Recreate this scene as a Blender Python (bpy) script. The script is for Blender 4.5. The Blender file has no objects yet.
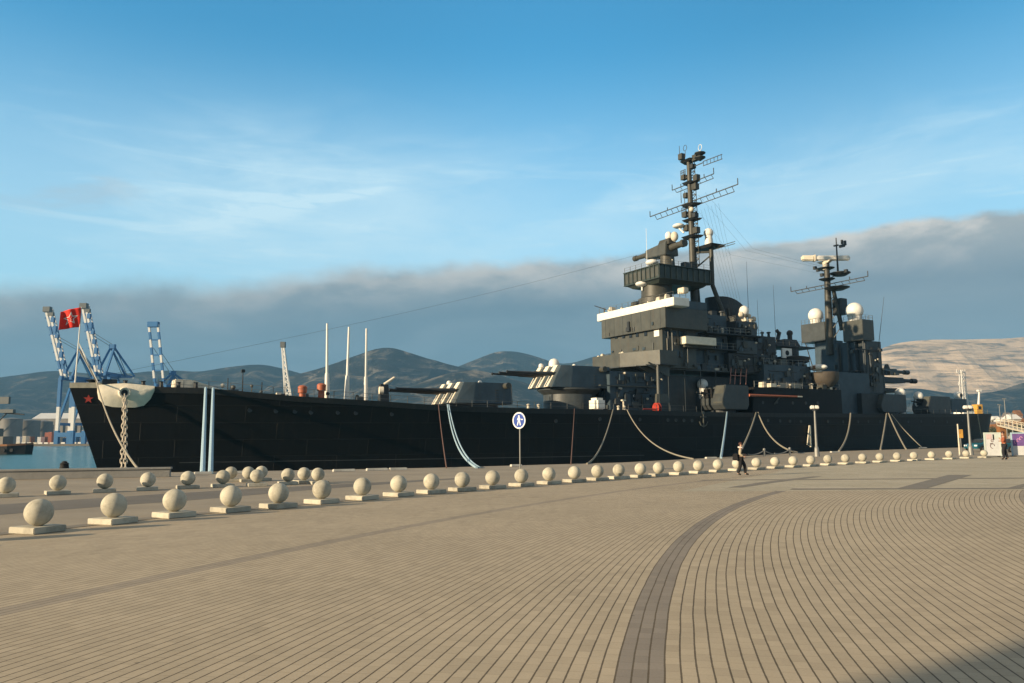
import bpy, bmesh, math, random
from mathutils import Vector, Matrix
random.seed(7)
scn = bpy.context.scene
COL = scn.collection
rad = math.radians

# ------------------------------------------------------------------ camera
F, CX, CY, H = 800.0, 512.0, 341.5, 1.8
PITCH = math.atan((438.8 - CY) / F)
ROLL = math.atan(6.5 / 1024)
cd = bpy.data.cameras.new('camera')
cam = bpy.data.objects.new('camera', cd)
COL.objects.link(cam)
RM = Matrix.Rotation(math.pi / 2 + PITCH, 3, 'X') @ Matrix.Rotation(-ROLL, 3, 'Z')
cam.matrix_world = Matrix.Translation((0, 0, H)) @ RM.to_4x4()
cd.sensor_width = 36
cd.lens = F / 1024 * 36
cd.clip_start = 0.1
cd.clip_end = 40000
scn.camera = cam
CAM = Vector((0, 0, H))


def ray(px, py):
    return RM @ Vector(((px - CX) / F, -(py - CY) / F, -1.0))


def gnd(px, py, z=0.0):                       # where the line of sight meets a level
    d = ray(px, py)
    return CAM + d * ((z - H) / d.z)


def atY(px, py, Y):                           # a point at a chosen distance
    d = ray(px, py)
    return CAM + d * (Y / d.y)


# ------------------------------------------------------------------ materials
def nodes_of(m):
    m.use_nodes = True
    nt = m.node_tree
    return nt, nt.nodes['Principled BSDF']


MATS = {}


def mat(name, col, rough=0.6, var=0.18, scale=1.5, metal=0.0, bump=0.0, bscale=None, spec=0.4, streak=0.0, emit=None):
    if name in MATS:
        return MATS[name]
    m = bpy.data.materials.new(name)
    nt, p = nodes_of(m)
    N, L = nt.nodes, nt.links
    p.inputs['Roughness'].default_value = rough
    p.inputs['Metallic'].default_value = metal
    p.inputs['Specular IOR Level'].default_value = spec
    tc = N.new('ShaderNodeTexCoord')
    nz = N.new('ShaderNodeTexNoise')
    nz.inputs['Scale'].default_value = scale
    nz.inputs['Detail'].default_value = 6
    nz.inputs['Roughness'].default_value = 0.65
    L.new(tc.outputs['Object'], nz.inputs['Vector'])
    mr = N.new('ShaderNodeMapRange')
    mr.inputs['From Min'].default_value = 0.3
    mr.inputs['From Max'].default_value = 0.7
    mr.inputs['To Min'].default_value = 1 - var
    mr.inputs['To Max'].default_value = 1 + var
    L.new(nz.outputs['Fac'], mr.inputs['Value'])
    mul = N.new('ShaderNodeVectorMath')
    mul.operation = 'SCALE'
    mul.inputs[0].default_value = col
    L.new(mr.outputs['Result'], mul.inputs['Scale'])
    last = mul.outputs['Vector']
    if streak > 0:                            # rust and grime runs down the plating
        mp = N.new('ShaderNodeMapping')
        mp.inputs['Scale'].default_value = (2.2, 2.2, 0.12)
        n2 = N.new('ShaderNodeTexNoise')
        n2.inputs['Scale'].default_value = 1.3
        n2.inputs['Detail'].default_value = 5
        L.new(tc.outputs['Object'], mp.inputs['Vector'])
        L.new(mp.outputs['Vector'], n2.inputs['Vector'])
        m2 = N.new('ShaderNodeMapRange')
        m2.inputs['From Min'].default_value = 0.52
        m2.inputs['From Max'].default_value = 0.72
        m2.inputs['To Max'].default_value = streak
        L.new(n2.outputs['Fac'], m2.inputs['Value'])
        mx = N.new('ShaderNodeMix')
        mx.data_type = 'RGBA'
        L.new(m2.outputs['Result'], mx.inputs['Factor'])
        L.new(last, mx.inputs['A'])
        mx.inputs['B'].default_value = (0.10, 0.075, 0.05, 1)
        last = mx.outputs['Result']
    L.new(last, p.inputs['Base Color'])
    if bump > 0:
        nb = N.new('ShaderNodeTexNoise')
        nb.inputs['Scale'].default_value = bscale or scale * 8
        nb.inputs['Detail'].default_value = 4
        L.new(tc.outputs['Object'], nb.inputs['Vector'])
        b = N.new('ShaderNodeBump')
        b.inputs['Strength'].default_value = bump
        b.inputs['Distance'].default_value = 0.05
        L.new(nb.outputs['Fac'], b.inputs['Height'])
        L.new(b.outputs['Normal'], p.inputs['Normal'])
    MATS[name] = m
    return m


M = {}
M['hull'] = mat('hull_black', (0.0062, 0.0062, 0.0068), 0.5, 0.4, 0.35, bump=0.25, bscale=0.7, streak=0.06, spec=0.22)
M['strake'] = mat('strake_grey', (0.018, 0.019, 0.021), 0.6, 0.2, 1.0, streak=0.15)
M['deck'] = mat('deck_planking', (0.10, 0.075, 0.055), 0.8, 0.25, 2.0)
M['grey'] = mat('naval_grey', (0.074, 0.078, 0.070), 0.42, 0.22, 0.6, bump=0.2, bscale=2.0, streak=0.35)
M['grey2'] = mat('naval_grey_dark', (0.054, 0.062, 0.065), 0.42, 0.25, 0.7, bump=0.2, bscale=2.0, streak=0.25)
M['blue'] = mat('naval_blue_grey', (0.044, 0.066, 0.084), 0.40, 0.25, 0.6, bump=0.2, bscale=2.0, streak=0.2)
M['green'] = mat('naval_green_grey', (0.040, 0.054, 0.050), 0.45, 0.25, 0.8, streak=0.2)
M['dark'] = mat('dark_steel', (0.030, 0.034, 0.037), 0.50, 0.25, 1.5)
M['mast'] = mat('mast_paint', (0.058, 0.057, 0.047), 0.5, 0.25, 1.2)
M['white'] = mat('white_paint', (0.76, 0.74, 0.68), 0.5, 0.07, 1.2, bump=0.05)
M['canvas'] = mat('white_canvas', (0.78, 0.70, 0.56), 0.85, 0.10, 1.6, bump=0.5, bscale=3)
M['cream'] = mat('cream_canvas', (0.62, 0.56, 0.45), 0.85, 0.12, 2.0, bump=0.5, bscale=4)
M['black'] = mat('black_void', (0.008, 0.008, 0.009), 0.5, 0.2, 2)
M['glass'] = mat('window_glass', (0.02, 0.025, 0.03), 0.12, 0.2, 2)
M['red'] = mat('red_paint', (0.36, 0.035, 0.02), 0.55, 0.15, 2)
M['orange'] = mat('orange_paint', (0.40, 0.115, 0.055), 0.5, 0.15, 2)
M['flag'] = mat('flag_cloth', (0.75, 0.030, 0.016), 0.8, 0.12, 3)
M['flagwhite'] = mat('flag_white', (0.75, 0.68, 0.62), 0.8, 0.1, 3)
M['rope'] = mat('rope_fibre', (0.30, 0.27, 0.21), 0.9, 0.2, 6, bump=0.6, bscale=30)
M['ropeblue'] = mat('rope_pale_blue', (0.34, 0.47, 0.55), 0.85, 0.15, 6, bump=0.4, bscale=25)
M['ropered'] = mat('rope_brown', (0.16, 0.085, 0.06), 0.9, 0.2, 6)
M['chain'] = mat('chain_paint', (0.58, 0.50, 0.40), 0.6, 0.3, 4)
M['stone'] = mat('ball_stone', (0.40, 0.365, 0.28), 0.75, 0.10, 7, bump=0.25, bscale=60)
M['slab'] = mat('base_stone', (0.46, 0.42, 0.32), 0.8, 0.12, 5, bump=0.3, bscale=40)
M['concrete'] = mat('quay_concrete', (0.30, 0.28, 0.24), 0.85, 0.15, 1.2, bump=0.3, bscale=10, streak=0.25)
M['wallgrey'] = mat('parapet_concrete', (0.24, 0.235, 0.22), 0.85, 0.12, 1.5, bump=0.3, bscale=15)
M['kerb'] = mat('kerb_white', (0.60, 0.57, 0.50), 0.8, 0.2, 3)
M['pole'] = mat('galvanised', (0.24, 0.24, 0.225), 0.45, 0.15, 3, metal=0.3)
M['signblue'] = mat('sign_blue', (0.010, 0.05, 0.30), 0.4, 0.05, 2)
M['signwhite'] = mat('sign_white', (0.72, 0.74, 0.76), 0.4, 0.05, 2)
M['yellow'] = mat('sign_yellow', (0.62, 0.33, 0.06), 0.5, 0.1, 2)
M['craneblue'] = mat('crane_blue', (0.022, 0.14, 0.34), 0.5, 0.15, 0.05)
M['cranewhite'] = mat('crane_white', (0.72, 0.70, 0.66), 0.5, 0.1, 0.05)
M['cranegrey'] = mat('crane_grey', (0.12, 0.13, 0.13), 0.6, 0.15, 0.05)
M['tank'] = mat('tank_paint', (0.20, 0.185, 0.16), 0.6, 0.2, 0.05, streak=0.2)
M['town'] = mat('town_plaster', (0.40, 0.35, 0.29), 0.8, 0.2, 0.1)
M['town2'] = mat('town_brick', (0.28, 0.17, 0.12), 0.8, 0.2, 0.1)
M['roof'] = mat('roof_sheet', (0.20, 0.17, 0.15), 0.7, 0.2, 0.1)
M['rust'] = mat('rust_brown', (0.22, 0.10, 0.04), 0.8, 0.3, 0.4)
M['carblue'] = mat('car_teal', (0.012, 0.10, 0.14), 0.25, 0.05, 1, spec=0.6)
M['rubber'] = mat('rubber', (0.015, 0.015, 0.015), 0.8, 0.2, 4)
M['skin'] = mat('skin', (0.46, 0.28, 0.20), 0.6, 0.05, 8)
M['coat'] = mat('black_cloth', (0.012, 0.012, 0.014), 0.85, 0.2, 8)
M['jean'] = mat('dark_trousers', (0.016, 0.017, 0.022), 0.85, 0.2, 8)
M['beige'] = mat('beige_cloth', (0.40, 0.34, 0.24), 0.85, 0.1, 8)
M['jacket'] = mat('rust_jacket', (0.30, 0.085, 0.04), 0.85, 0.15, 8)
M['hair'] = mat('brown_hair', (0.055, 0.020, 0.012), 0.6, 0.2, 10)
M['banner'] = mat('banner_white', (0.50, 0.51, 0.52), 0.6, 0.1, 1.5)
M['purple'] = mat('banner_purple', (0.13, 0.07, 0.23), 0.6, 0.3, 2)
M['navy'] = mat('banner_navy', (0.02, 0.03, 0.22), 0.6, 0.2, 2)
M['ink'] = mat('banner_ink', (0.12, 0.05, 0.05), 0.7, 0.2, 2)
M['mint'] = mat('frame_mint', (0.48, 0.54, 0.50), 0.6, 0.1, 2)


M['rail'] = mat('rail_paint', (0.13, 0.13, 0.12), 0.5, 0.15, 2)
M['pale_rail'] = mat('pale_rail_paint', (0.24, 0.24, 0.22), 0.5, 0.15, 2)


def hull_material():
    """black side paint: welded plates, faint run marks, scuffed lower band"""
    m = bpy.data.materials.new('hull_plating')
    nt, p = nodes_of(m)
    N, L = nt.nodes, nt.links
    p.inputs['Roughness'].default_value = 0.48
    p.inputs['Specular IOR Level'].default_value = 0.25
    tc = N.new('ShaderNodeTexCoord')
    sp = N.new('ShaderNodeSeparateXYZ')
    L.new(tc.outputs['Object'], sp.inputs[0])
    cb = N.new('ShaderNodeCombineXYZ')
    L.new(sp.outputs['X'], cb.inputs[0])
    L.new(sp.outputs['Z'], cb.inputs[1])
    br = N.new('ShaderNodeTexBrick')
    br.inputs['Scale'].default_value = 1.0
    br.inputs['Brick Width'].default_value = 7.0
    br.inputs['Row Height'].default_value = 1.9
    br.inputs['Mortar Size'].default_value = 0.035
    br.inputs['Mortar Smooth'].default_value = 0.6
    br.inputs['Color1'].default_value = (0.0055, 0.0055, 0.0062, 1)
    br.inputs['Color2'].default_value = (0.0085, 0.0085, 0.0092, 1)
    br.inputs['Mortar'].default_value = (0.014, 0.0135, 0.013, 1)
    L.new(cb.outputs[0], br.inputs['Vector'])
    mp = N.new('ShaderNodeMapping')
    mp.inputs['Scale'].default_value = (1.6, 1.6, 0.10)
    L.new(tc.outputs['Object'], mp.inputs[0])
    n1 = N.new('ShaderNodeTexNoise')
    n1.inputs['Scale'].default_value = 1.0
    n1.inputs['Detail'].default_value = 7
    n1.inputs['Roughness'].default_value = 0.7
    L.new(mp.outputs[0], n1.inputs['Vector'])
    r1 = N.new('ShaderNodeMapRange')
    r1.inputs['From Min'].default_value = 0.54
    r1.inputs['From Max'].default_value = 0.75
    r1.inputs['To Max'].default_value = 0.40
    L.new(n1.outputs['Fac'], r1.inputs['Value'])
    mx = N.new('ShaderNodeMix')
    mx.data_type = 'RGBA'
    L.new(r1.outputs['Result'], mx.inputs['Factor'])
    L.new(br.outputs['Color'], mx.inputs['A'])
    mx.inputs['B'].default_value = (0.026, 0.019, 0.013, 1)
    L.new(mx.outputs['Result'], p.inputs['Base Color'])
    n2 = N.new('ShaderNodeTexNoise')
    n2.inputs['Scale'].default_value = 0.45
    n2.inputs['Detail'].default_value = 3
    L.new(tc.outputs['Object'], n2.inputs['Vector'])
    ad = N.new('ShaderNodeMath')
    ad.operation = 'ADD'
    L.new(n2.outputs['Fac'], ad.inputs[0])
    L.new(br.outputs['Fac'], ad.inputs[1])
    b = N.new('ShaderNodeBump')
    b.inputs['Strength'].default_value = 0.5
    b.inputs['Distance'].default_value = 0.06
    L.new(ad.outputs[0], b.inputs['Height'])
    L.new(b.outputs[0], p.inputs['Normal'])
    return m


def stone_material(name, col, scale):
    """cast stone whose tone and stains differ from piece to piece"""
    m = bpy.data.materials.new(name)
    nt, p = nodes_of(m)
    N, L = nt.nodes, nt.links
    p.inputs['Roughness'].default_value = 0.8
    p.inputs['Specular IOR Level'].default_value = 0.2
    tc = N.new('ShaderNodeTexCoord')
    oi = N.new('ShaderNodeObjectInfo')
    of = N.new('ShaderNodeVectorMath')
    of.operation = 'SCALE'
    of.inputs[0].default_value = (37, 53, 71)
    L.new(oi.outputs['Random'], of.inputs['Scale'])
    av = N.new('ShaderNodeVectorMath')
    av.operation = 'ADD'
    L.new(tc.outputs['Object'], av.inputs[0])
    L.new(of.outputs[0], av.inputs[1])

    def nz(sc, det, a, c, lo, hi):
        n = N.new('ShaderNodeTexNoise')
        n.inputs['Scale'].default_value = sc
        n.inputs['Detail'].default_value = det
        n.inputs['Roughness'].default_value = 0.65
        L.new(av.outputs[0], n.inputs['Vector'])
        r = N.new('ShaderNodeMapRange')
        for k, v in (('From Min', a), ('From Max', c), ('To Min', lo), ('To Max', hi)):
            r.inputs[k].default_value = v
        L.new(n.outputs['Fac'], r.inputs['Value'])
        return r.outputs['Result'], n
    stain, _ = nz(scale, 7, 0.45, 0.72, 1.06, 0.62)
    grain, gn = nz(90, 3, 0.3, 0.7, 0.86, 1.14)
    pr = N.new('ShaderNodeMapRange')
    pr.inputs['To Min'].default_value = 0.86
    pr.inputs['To Max'].default_value = 1.10
    L.new(oi.outputs['Random'], pr.inputs['Value'])
    m1 = N.new('ShaderNodeMath')
    m1.operation = 'MULTIPLY'
    L.new(stain, m1.inputs[0])
    L.new(grain, m1.inputs[1])
    m2 = N.new('ShaderNodeMath')
    m2.operation = 'MULTIPLY'
    L.new(m1.outputs[0], m2.inputs[0])
    L.new(pr.outputs['Result'], m2.inputs[1])
    sc = N.new('ShaderNodeVectorMath')
    sc.operation = 'SCALE'
    sc.inputs[0].default_value = col
    L.new(m2.outputs[0], sc.inputs['Scale'])
    L.new(sc.outputs[0], p.inputs['Base Color'])
    b = N.new('ShaderNodeBump')
    b.inputs['Strength'].default_value = 0.3
    b.inputs['Distance'].default_value = 0.004
    L.new(gn.outputs['Fac'], b.inputs['Height'])
    L.new(b.outputs[0], p.inputs['Normal'])
    return m


M['stone'] = stone_material('ball_stone', (0.48, 0.45, 0.365), 4.0)
M['slab'] = stone_material('base_stone', (0.48, 0.45, 0.37), 3.0)


# ------------------------------------------------------------------ object helpers
def tag(o, label=None, cat=None, group=None, kind=None):
    if label: o['label'] = label
    if cat: o['category'] = cat
    if group: o['group'] = group
    if kind: o['kind'] = kind
    return o


def empty(name, loc, rz=0.0, label=None, cat=None, group=None):
    o = bpy.data.objects.new(name, None)
    o.empty_display_size = 0.2
    o.location = loc
    o.rotation_euler = (0, 0, rz)
    COL.objects.link(o)
    return tag(o, label, cat, group)


class MB:
    """collects shapes and links them as one mesh"""

    def __init__(self):
        self.bm = bmesh.new()

    def face(self, pts):
        return self.bm.faces.new([self.bm.verts.new(p) for p in pts])

    def hexa(self, b, t):                      # bottom ring and top ring of equal length
        bv = [self.bm.verts.new(p) for p in b]
        tv = [self.bm.verts.new(p) for p in t]
        n = len(bv)
        self.bm.faces.new(list(reversed(bv)))
        self.bm.faces.new(tv)
        for i in range(n):
            self.bm.faces.new([bv[i], bv[(i + 1) % n], tv[(i + 1) % n], tv[i]])
        return self

    def box(self, x0, x1, y0, y1, z0, z1, tx=0.0, ty=0.0):
        b = [(x0, y0, z0), (x1, y0, z0), (x1, y1, z0), (x0, y1, z0)]
        t = [(x0 + tx, y0 + ty, z1), (x1 - tx, y0 + ty, z1), (x1 - tx, y1 - ty, z1), (x0 + tx, y1 - ty, z1)]
        return self.hexa(b, t)

    def prism(self, poly, z0, z1, top=None):
        return self.hexa([(p[0], p[1], z0) for p in poly], [(p[0], p[1], z1) for p in (top or poly)])

    def rod(self, a, b, r0, r1=None, n=10, caps=True):
        a, b = Vector(a), Vector(b)
        r1 = r0 if r1 is None else r1
        d = (b - a).normalized()
        u = d.orthogonal().normalized()
        v = d.cross(u)
        A = [self.bm.verts.new(a + (u * math.cos(q) + v * math.sin(q)) * r0) for q in [2 * math.pi * i / n for i in range(n)]]
        B = [self.bm.verts.new(b + (u * math.cos(q) + v * math.sin(q)) * r1) for q in [2 * math.pi * i / n for i in range(n)]]
        for i in range(n):
            self.bm.faces.new([A[i], A[(i + 1) % n], B[(i + 1) % n], B[i]])
        if caps:
            self.bm.faces.new(list(reversed(A)))
            self.bm.faces.new(B)
        return self

    def bar(self, a, b, w, h=None):            # square-section bar
        a, b = Vector(a), Vector(b)
        h = h or w
        d = (b - a).normalized()
        up = Vector((0, 0, 1)) if abs(d.z) < 0.95 else Vector((1, 0, 0))
        u = d.cross(up).normalized() * w / 2
        v = d.cross(u).normalized() * h / 2
        return self.hexa([a - u - v, a + u - v, a + u + v, a - u + v], [b - u - v, b + u - v, b + u + v, b - u + v])

    def tube(self, pts, r, n=8):
        pts = [Vector(p) for p in pts]
        rings = []
        for i, p in enumerate(pts):
            d = (pts[min(i + 1, len(pts) - 1)] - pts[max(i - 1, 0)]).normalized()
            ref = Vector((0, 0, 1)) if abs(d.z) < 0.9 else Vector((1, 0, 0))
            u = d.cross(ref).normalized()
            v = d.cross(u)
            rr = r[i] if isinstance(r, (list, tuple)) else r
            rings.append([self.bm.verts.new(p + (u * math.cos(2 * math.pi * k / n) + v * math.sin(2 * math.pi * k / n)) * rr) for k in range(n)])
        for A, B in zip(rings, rings[1:]):
            # keep rings aligned
            best = min(range(n), key=lambda s: (A[0].co - B[s].co).length)
            B[:] = B[best:] + B[:best]
            if (A[1].co - B[1].co).length > (A[1].co - B[-1].co).length:
                B[:] = [B[0]] + list(reversed(B[1:]))
            for i in range(n):
                self.bm.faces.new([A[i], A[(i + 1) % n], B[(i + 1) % n], B[i]])
        self.bm.faces.new(list(reversed(rings[0])))
        self.bm.faces.new(rings[-1])
        return self

    def lathe(self, prof, c=(0, 0, 0), n=24, axis='Z', sy=1.0):
        c = Vector(c)
        rings = []
        for r, z in prof:
            ring = []
            for k in range(n):
                q = 2 * math.pi * k / n
                if axis == 'Z': p = Vector((r * math.cos(q), r * sy * math.sin(q), z))
                elif axis == 'Y': p = Vector((r * math.cos(q), z, r * math.sin(q)))
                else: p = Vector((z, r * math.cos(q), r * math.sin(q)))
                ring.append(self.bm.verts.new(c + p))
            rings.append(ring)
        for A, B in zip(rings, rings[1:]):
            for i in range(n):
                self.bm.faces.new([A[i], A[(i + 1) % n], B[(i + 1) % n], B[i]])
        self.bm.faces.new(list(reversed(rings[0])))
        self.bm.faces.new(rings[-1])
        return self

    def ball(self, c, r, sx=1, sy=1, sz=1, n=20, lo=-1.0):
        prof = []
        m = 12
        a0 = math.asin(max(lo, -0.9999))
        for i in range(m + 1):
            a = a0 + (math.pi / 2 - a0) * i / m
            prof.append((max(r * math.cos(a), 1e-3), r * math.sin(a) * sz))
        k = len(self.bm.verts)
        self.lathe(prof, c, n, sy=sy / sx if sx else 1)
        if sx != 1:
            self.bm.verts.ensure_lookup_table()
            for v in self.bm.verts[k:]:
                v.co.x = c[0] + (v.co.x - c[0]) * sx
                v.co.y = c[1] + (v.co.y - c[1]) * sx
        return self

    def build(self, name, m, parent=None, smooth=False, bevel=0.0, label=None):
        bm = self.bm
        bmesh.ops.recalc_face_normals(bm, faces=bm.faces)
        if bevel > 0:
            bmesh.ops.bevel(bm, geom=list(bm.edges), offset=bevel, segments=2, affect='EDGES', clamp_overlap=True)
        me = bpy.data.meshes.new(name)
        bm.to_mesh(me)
        bm.free()
        if smooth:
            for p in me.polygons:
                p.use_smooth = True
            try:
                me.set_sharp_from_angle(angle=rad(40))
            except Exception:
                pass
        o = bpy.data.objects.new(name, me)
        if m: me.materials.append(m)
        COL.objects.link(o)
        if parent: o.parent = parent
        if label: o['label'] = label
        return o


def copy_tree(o, parent=None):
    c = o.copy()
    COL.objects.link(c)
    if parent: c.parent = parent
    for ch in list(o.children):
        copy_tree(ch, c)
    return c


ORD = ['', 'first', 'second', 'third', 'fourth', 'fifth', 'sixth', 'seventh', 'eighth', 'ninth', 'tenth', 'eleventh', 'twelfth',
       'thirteenth', 'fourteenth', 'fifteenth', 'sixteenth', 'seventeenth', 'eighteenth', 'nineteenth', 'twentieth']

# ================================================================== SETTING
SUN_AZ = rad(31.5)                               # sun stands left and a little behind the camera
SUN_EL = rad(15)
SDIR = Vector((-math.cos(SUN_AZ) * math.cos(SUN_EL), -math.sin(SUN_AZ) * math.cos(SUN_EL), math.sin(SUN_EL)))
sl = bpy.data.lights.new('sun', 'SUN')
sl.energy = 5.0
sl.angle = rad(0.6)
sl.color = (1.0, 0.79, 0.52)
so = bpy.data.objects.new('sun', sl)
so.rotation_euler = (-SDIR).to_track_quat('-Z', 'Y').to_euler()
COL.objects.link(so)


def build_world():
    w = bpy.data.worlds.new('World')
    scn.world = w
    w.use_nodes = True
    nt = w.node_tree
    N, L = nt.nodes, nt.links
    bg = N['Background']
    bg.inputs['Strength'].default_value = 0.10
    sky = N.new('ShaderNodeTexSky')
    sky.sky_type = 'NISHITA'
    sky.sun_disc = False
    sky.sun_elevation = SUN_EL
    sky.sun_rotation = math.atan2(SDIR.x, SDIR.y)
    sky.air_density = 1.0
    sky.dust_density = 0.6
    sky.ozone_density = 2.0

    def math_(op, a, b=None, c=None, clamp=False):
        n = N.new('ShaderNodeMath')
        n.operation = op
        n.use_clamp = clamp
        for i, v in enumerate((a, b, c)):
            if v is None: continue
            if isinstance(v, (int, float)): n.inputs[i].default_value = v
            else: L.new(v, n.inputs[i])
        return n.outputs[0]

    def mix(f, a, b):
        n = N.new('ShaderNodeMix')
        n.data_type = 'RGBA'
        if isinstance(f, (int, float)): n.inputs['Factor'].default_value = f
        else: L.new(f, n.inputs['Factor'])
        for k, v in (('A', a), ('B', b)):
            if isinstance(v, tuple): n.inputs[k].default_value = (*v, 1)
            else: L.new(v, n.inputs[k])
        return n.outputs['Result']

    def sstep(v, a, b, t0=0.0, t1=1.0):
        n = N.new('ShaderNodeMapRange')
        n.interpolation_type = 'SMOOTHSTEP'
        L.new(v, n.inputs['Value'])
        for k, q in (('From Min', a), ('From Max', b), ('To Min', t0), ('To Max', t1)):
            n.inputs[k].default_value = q
        return n.outputs['Result']

    tc = N.new('ShaderNodeTexCoord')
    sp = N.new('ShaderNodeSeparateXYZ')
    L.new(tc.outputs['Generated'], sp.inputs[0])
    az = math_('MULTIPLY', math_('ARCTAN2', sp.outputs['X'], sp.outputs['Y']), 180 / math.pi)
    el = math_('MULTIPLY', math_('ARCSINE', sp.outputs['Z']), 180 / math.pi)

    def noise(sx, sy, scale, detail=6, rough=0.55, rot=0.0, off=0.0, dist=0.0):
        cb = N.new('ShaderNodeCombineXYZ')
        L.new(math_('MULTIPLY', az, sx), cb.inputs[0])
        L.new(math_('MULTIPLY', el, sy), cb.inputs[1])
        cb.inputs[2].default_value = off
        mp = N.new('ShaderNodeMapping')
        mp.inputs['Rotation'].default_value = (0, 0, rot)
        L.new(cb.outputs[0], mp.inputs['Vector'])
        n = N.new('ShaderNodeTexNoise')
        n.inputs['Scale'].default_value = scale
        n.inputs['Detail'].default_value = detail
        n.inputs['Roughness'].default_value = rough
        n.inputs['Distortion'].default_value = dist
        L.new(mp.outputs[0], n.inputs['Vector'])
        return n.outputs['Fac']

    # clear sky, a touch more saturated
    hs = N.new('ShaderNodeHueSaturation')
    hs.inputs['Hue'].default_value = 0.485
    hs.inputs['Saturation'].default_value = 1.22
    hs.inputs['Value'].default_value = 1.0
    L.new(sky.outputs[0], hs.inputs['Color'])
    tint = N.new('ShaderNodeVectorMath')
    tint.operation = 'MULTIPLY'
    tint.inputs[1].default_value = (0.76, 1.46, 1.62)
    L.new(hs.outputs[0], tint.inputs[0])
    dim = N.new('ShaderNodeVectorMath')
    dim.operation = 'SCALE'
    L.new(tint.outputs[0], dim.inputs[0])
    L.new(sstep(az, -2, 26, 1.0, 0.74), dim.inputs['Scale'])
    base = dim.outputs[0]
    # high thin veil and streaks
    veil = math_('MULTIPLY', sstep(noise(0.05, 0.16, 1.0, 8, 0.6, rad(-8), 3.1, 0.6), 0.42, 0.72), sstep(el, 26, 15))
    streak = math_('MULTIPLY', sstep(noise(0.055, 0.42, 1.0, 9, 0.62, rad(14), 7.7, 1.2), 0.52, 0.74), sstep(el, 25, 16))
    veil2 = math_('MULTIPLY', sstep(el, 28, 12), 0.48)
    # one long wisp left of centre with a broad soft patch round it
    wl_ = math_('SUBTRACT', el, math_('ADD', math_('MULTIPLY', math_('ADD', az, 21.3), 0.235), math_('ADD', 14.4, math_('MULTIPLY', noise(0.2, 0.2, 1.0, 4, 0.6, 0, 6.1), 0.9))))
    wq = math_('DIVIDE', wl_, math_('ADD', 0.28, math_('MULTIPLY', sstep(az, -9, -22), 0.75)))
    wisp = math_('MULTIPLY', math_('POWER', 2.718, math_('MULTIPLY', math_('MULTIPLY', wq, wq), -1)), math_('MULTIPLY', sstep(az, -24, -18), sstep(az, -6, -12)))
    wisp = math_('MULTIPLY', wisp, sstep(noise(0.25, 1.6, 1.0, 8, 0.65, rad(12), 2.9, 0.8), 0.30, 0.62))
    pa, pe = math_('DIVIDE', math_('ADD', az, 14), 13), math_('DIVIDE', math_('SUBTRACT', el, 16.5), 4.6)
    patch = math_('POWER', 2.718, math_('MULTIPLY', math_('ADD', math_('MULTIPLY', pa, pa), math_('MULTIPLY', pe, pe)), -1))
    patch = math_('MULTIPLY', patch, math_('ADD', 0.45, math_('MULTIPLY', sstep(noise(0.07, 0.28, 1.0, 8, 0.62, rad(10), 5.2, 1.0), 0.34, 0.66), 0.75)))
    cirrus = math_('ADD', math_('ADD', math_('MULTIPLY', veil, 0.26), math_('MULTIPLY', streak, 0.22)), veil2)
    cirrus = math_('MINIMUM', math_('ADD', cirrus, math_('ADD', math_('MULTIPLY', wisp, 0.42), math_('MULTIPLY', patch, 0.34))), 0.88)
    base = mix(cirrus, base, (4.6, 6.1, 6.75))
    # a few small grey puffs at the left
    pf = math_('MULTIPLY', sstep(noise(0.10, 0.30, 1.0, 7, 0.6, 0, 1.3, 0.4), 0.50, 0.66),
               math_('MULTIPLY', sstep(az, -22, -31), math_('MULTIPLY', sstep(el, 13.5, 16), sstep(el, 20, 17.5))))
    base = mix(math_('MULTIPLY', pf, 0.6), base, (3.1, 3.6, 4.0))
    # the low bank of grey cloud
    a2 = math_('MULTIPLY', az, az)
    edge = math_('ADD', math_('ADD', 12.7, math_('MULTIPLY', az, 0.060)), math_('MULTIPLY', a2, -0.0010))
    wob = math_('MULTIPLY', math_('SUBTRACT', noise(0.09, 0.10, 1.0, 5, 0.5, 0, 5.5), 0.5), 3.2)
    wob2 = math_('MULTIPLY', math_('SUBTRACT', noise(0.5, 0.8, 1.0, 5, 0.55, 0, 8.5), 0.5), 0.9)
    dlt = math_('SUBTRACT', math_('ADD', edge, math_('ADD', wob, wob2)), el)
    soft = sstep(az, -25, 25, 1.5, 0.55)
    bank = sstep(math_('DIVIDE', dlt, soft), -0.25, 0.95)
    up = sstep(dlt, 4.2, 0.3)                   # lit upper edge, darker belly
    tex = noise(0.07, 0.30, 1.0, 7, 0.55, rad(-6), 2.2, 0.5)
    lit = math_('MULTIPLY', up, sstep(az, -30, 26, 0.50, 1.0))
    belly = mix(sstep(tex, 0.35, 0.65), (0.84, 1.30, 1.68), (1.16, 1.62, 1.98))
    belly = mix(sstep(az, 0, 30, 0, 0.85), belly, mix(sstep(tex, 0.35, 0.65), (1.42, 1.78, 2.10), (1.72, 2.05, 2.30)))
    crown = mix(sstep(noise(0.16, 0.34, 1.0, 6, 0.55, 0, 4.4, 0.3), 0.38, 0.64), (2.6, 2.75, 2.75), (5.0, 4.6, 4.1))
    cloud = mix(lit, belly, crown)
    low = sstep(el, 6.0, 0.0)
    cloud = mix(math_('MULTIPLY', low, 0.55), cloud, (1.66, 2.12, 2.50))
    base = mix(math_('MULTIPLY', bank, 0.94), base, cloud)
    # added, out of view: dome overhead and behind recoloured to tune the ambient light
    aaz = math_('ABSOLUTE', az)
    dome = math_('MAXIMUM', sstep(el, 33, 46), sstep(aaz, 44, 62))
    dtex = noise(0.03, 0.06, 1.0, 5, 0.55, 0, 9.9)
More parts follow.
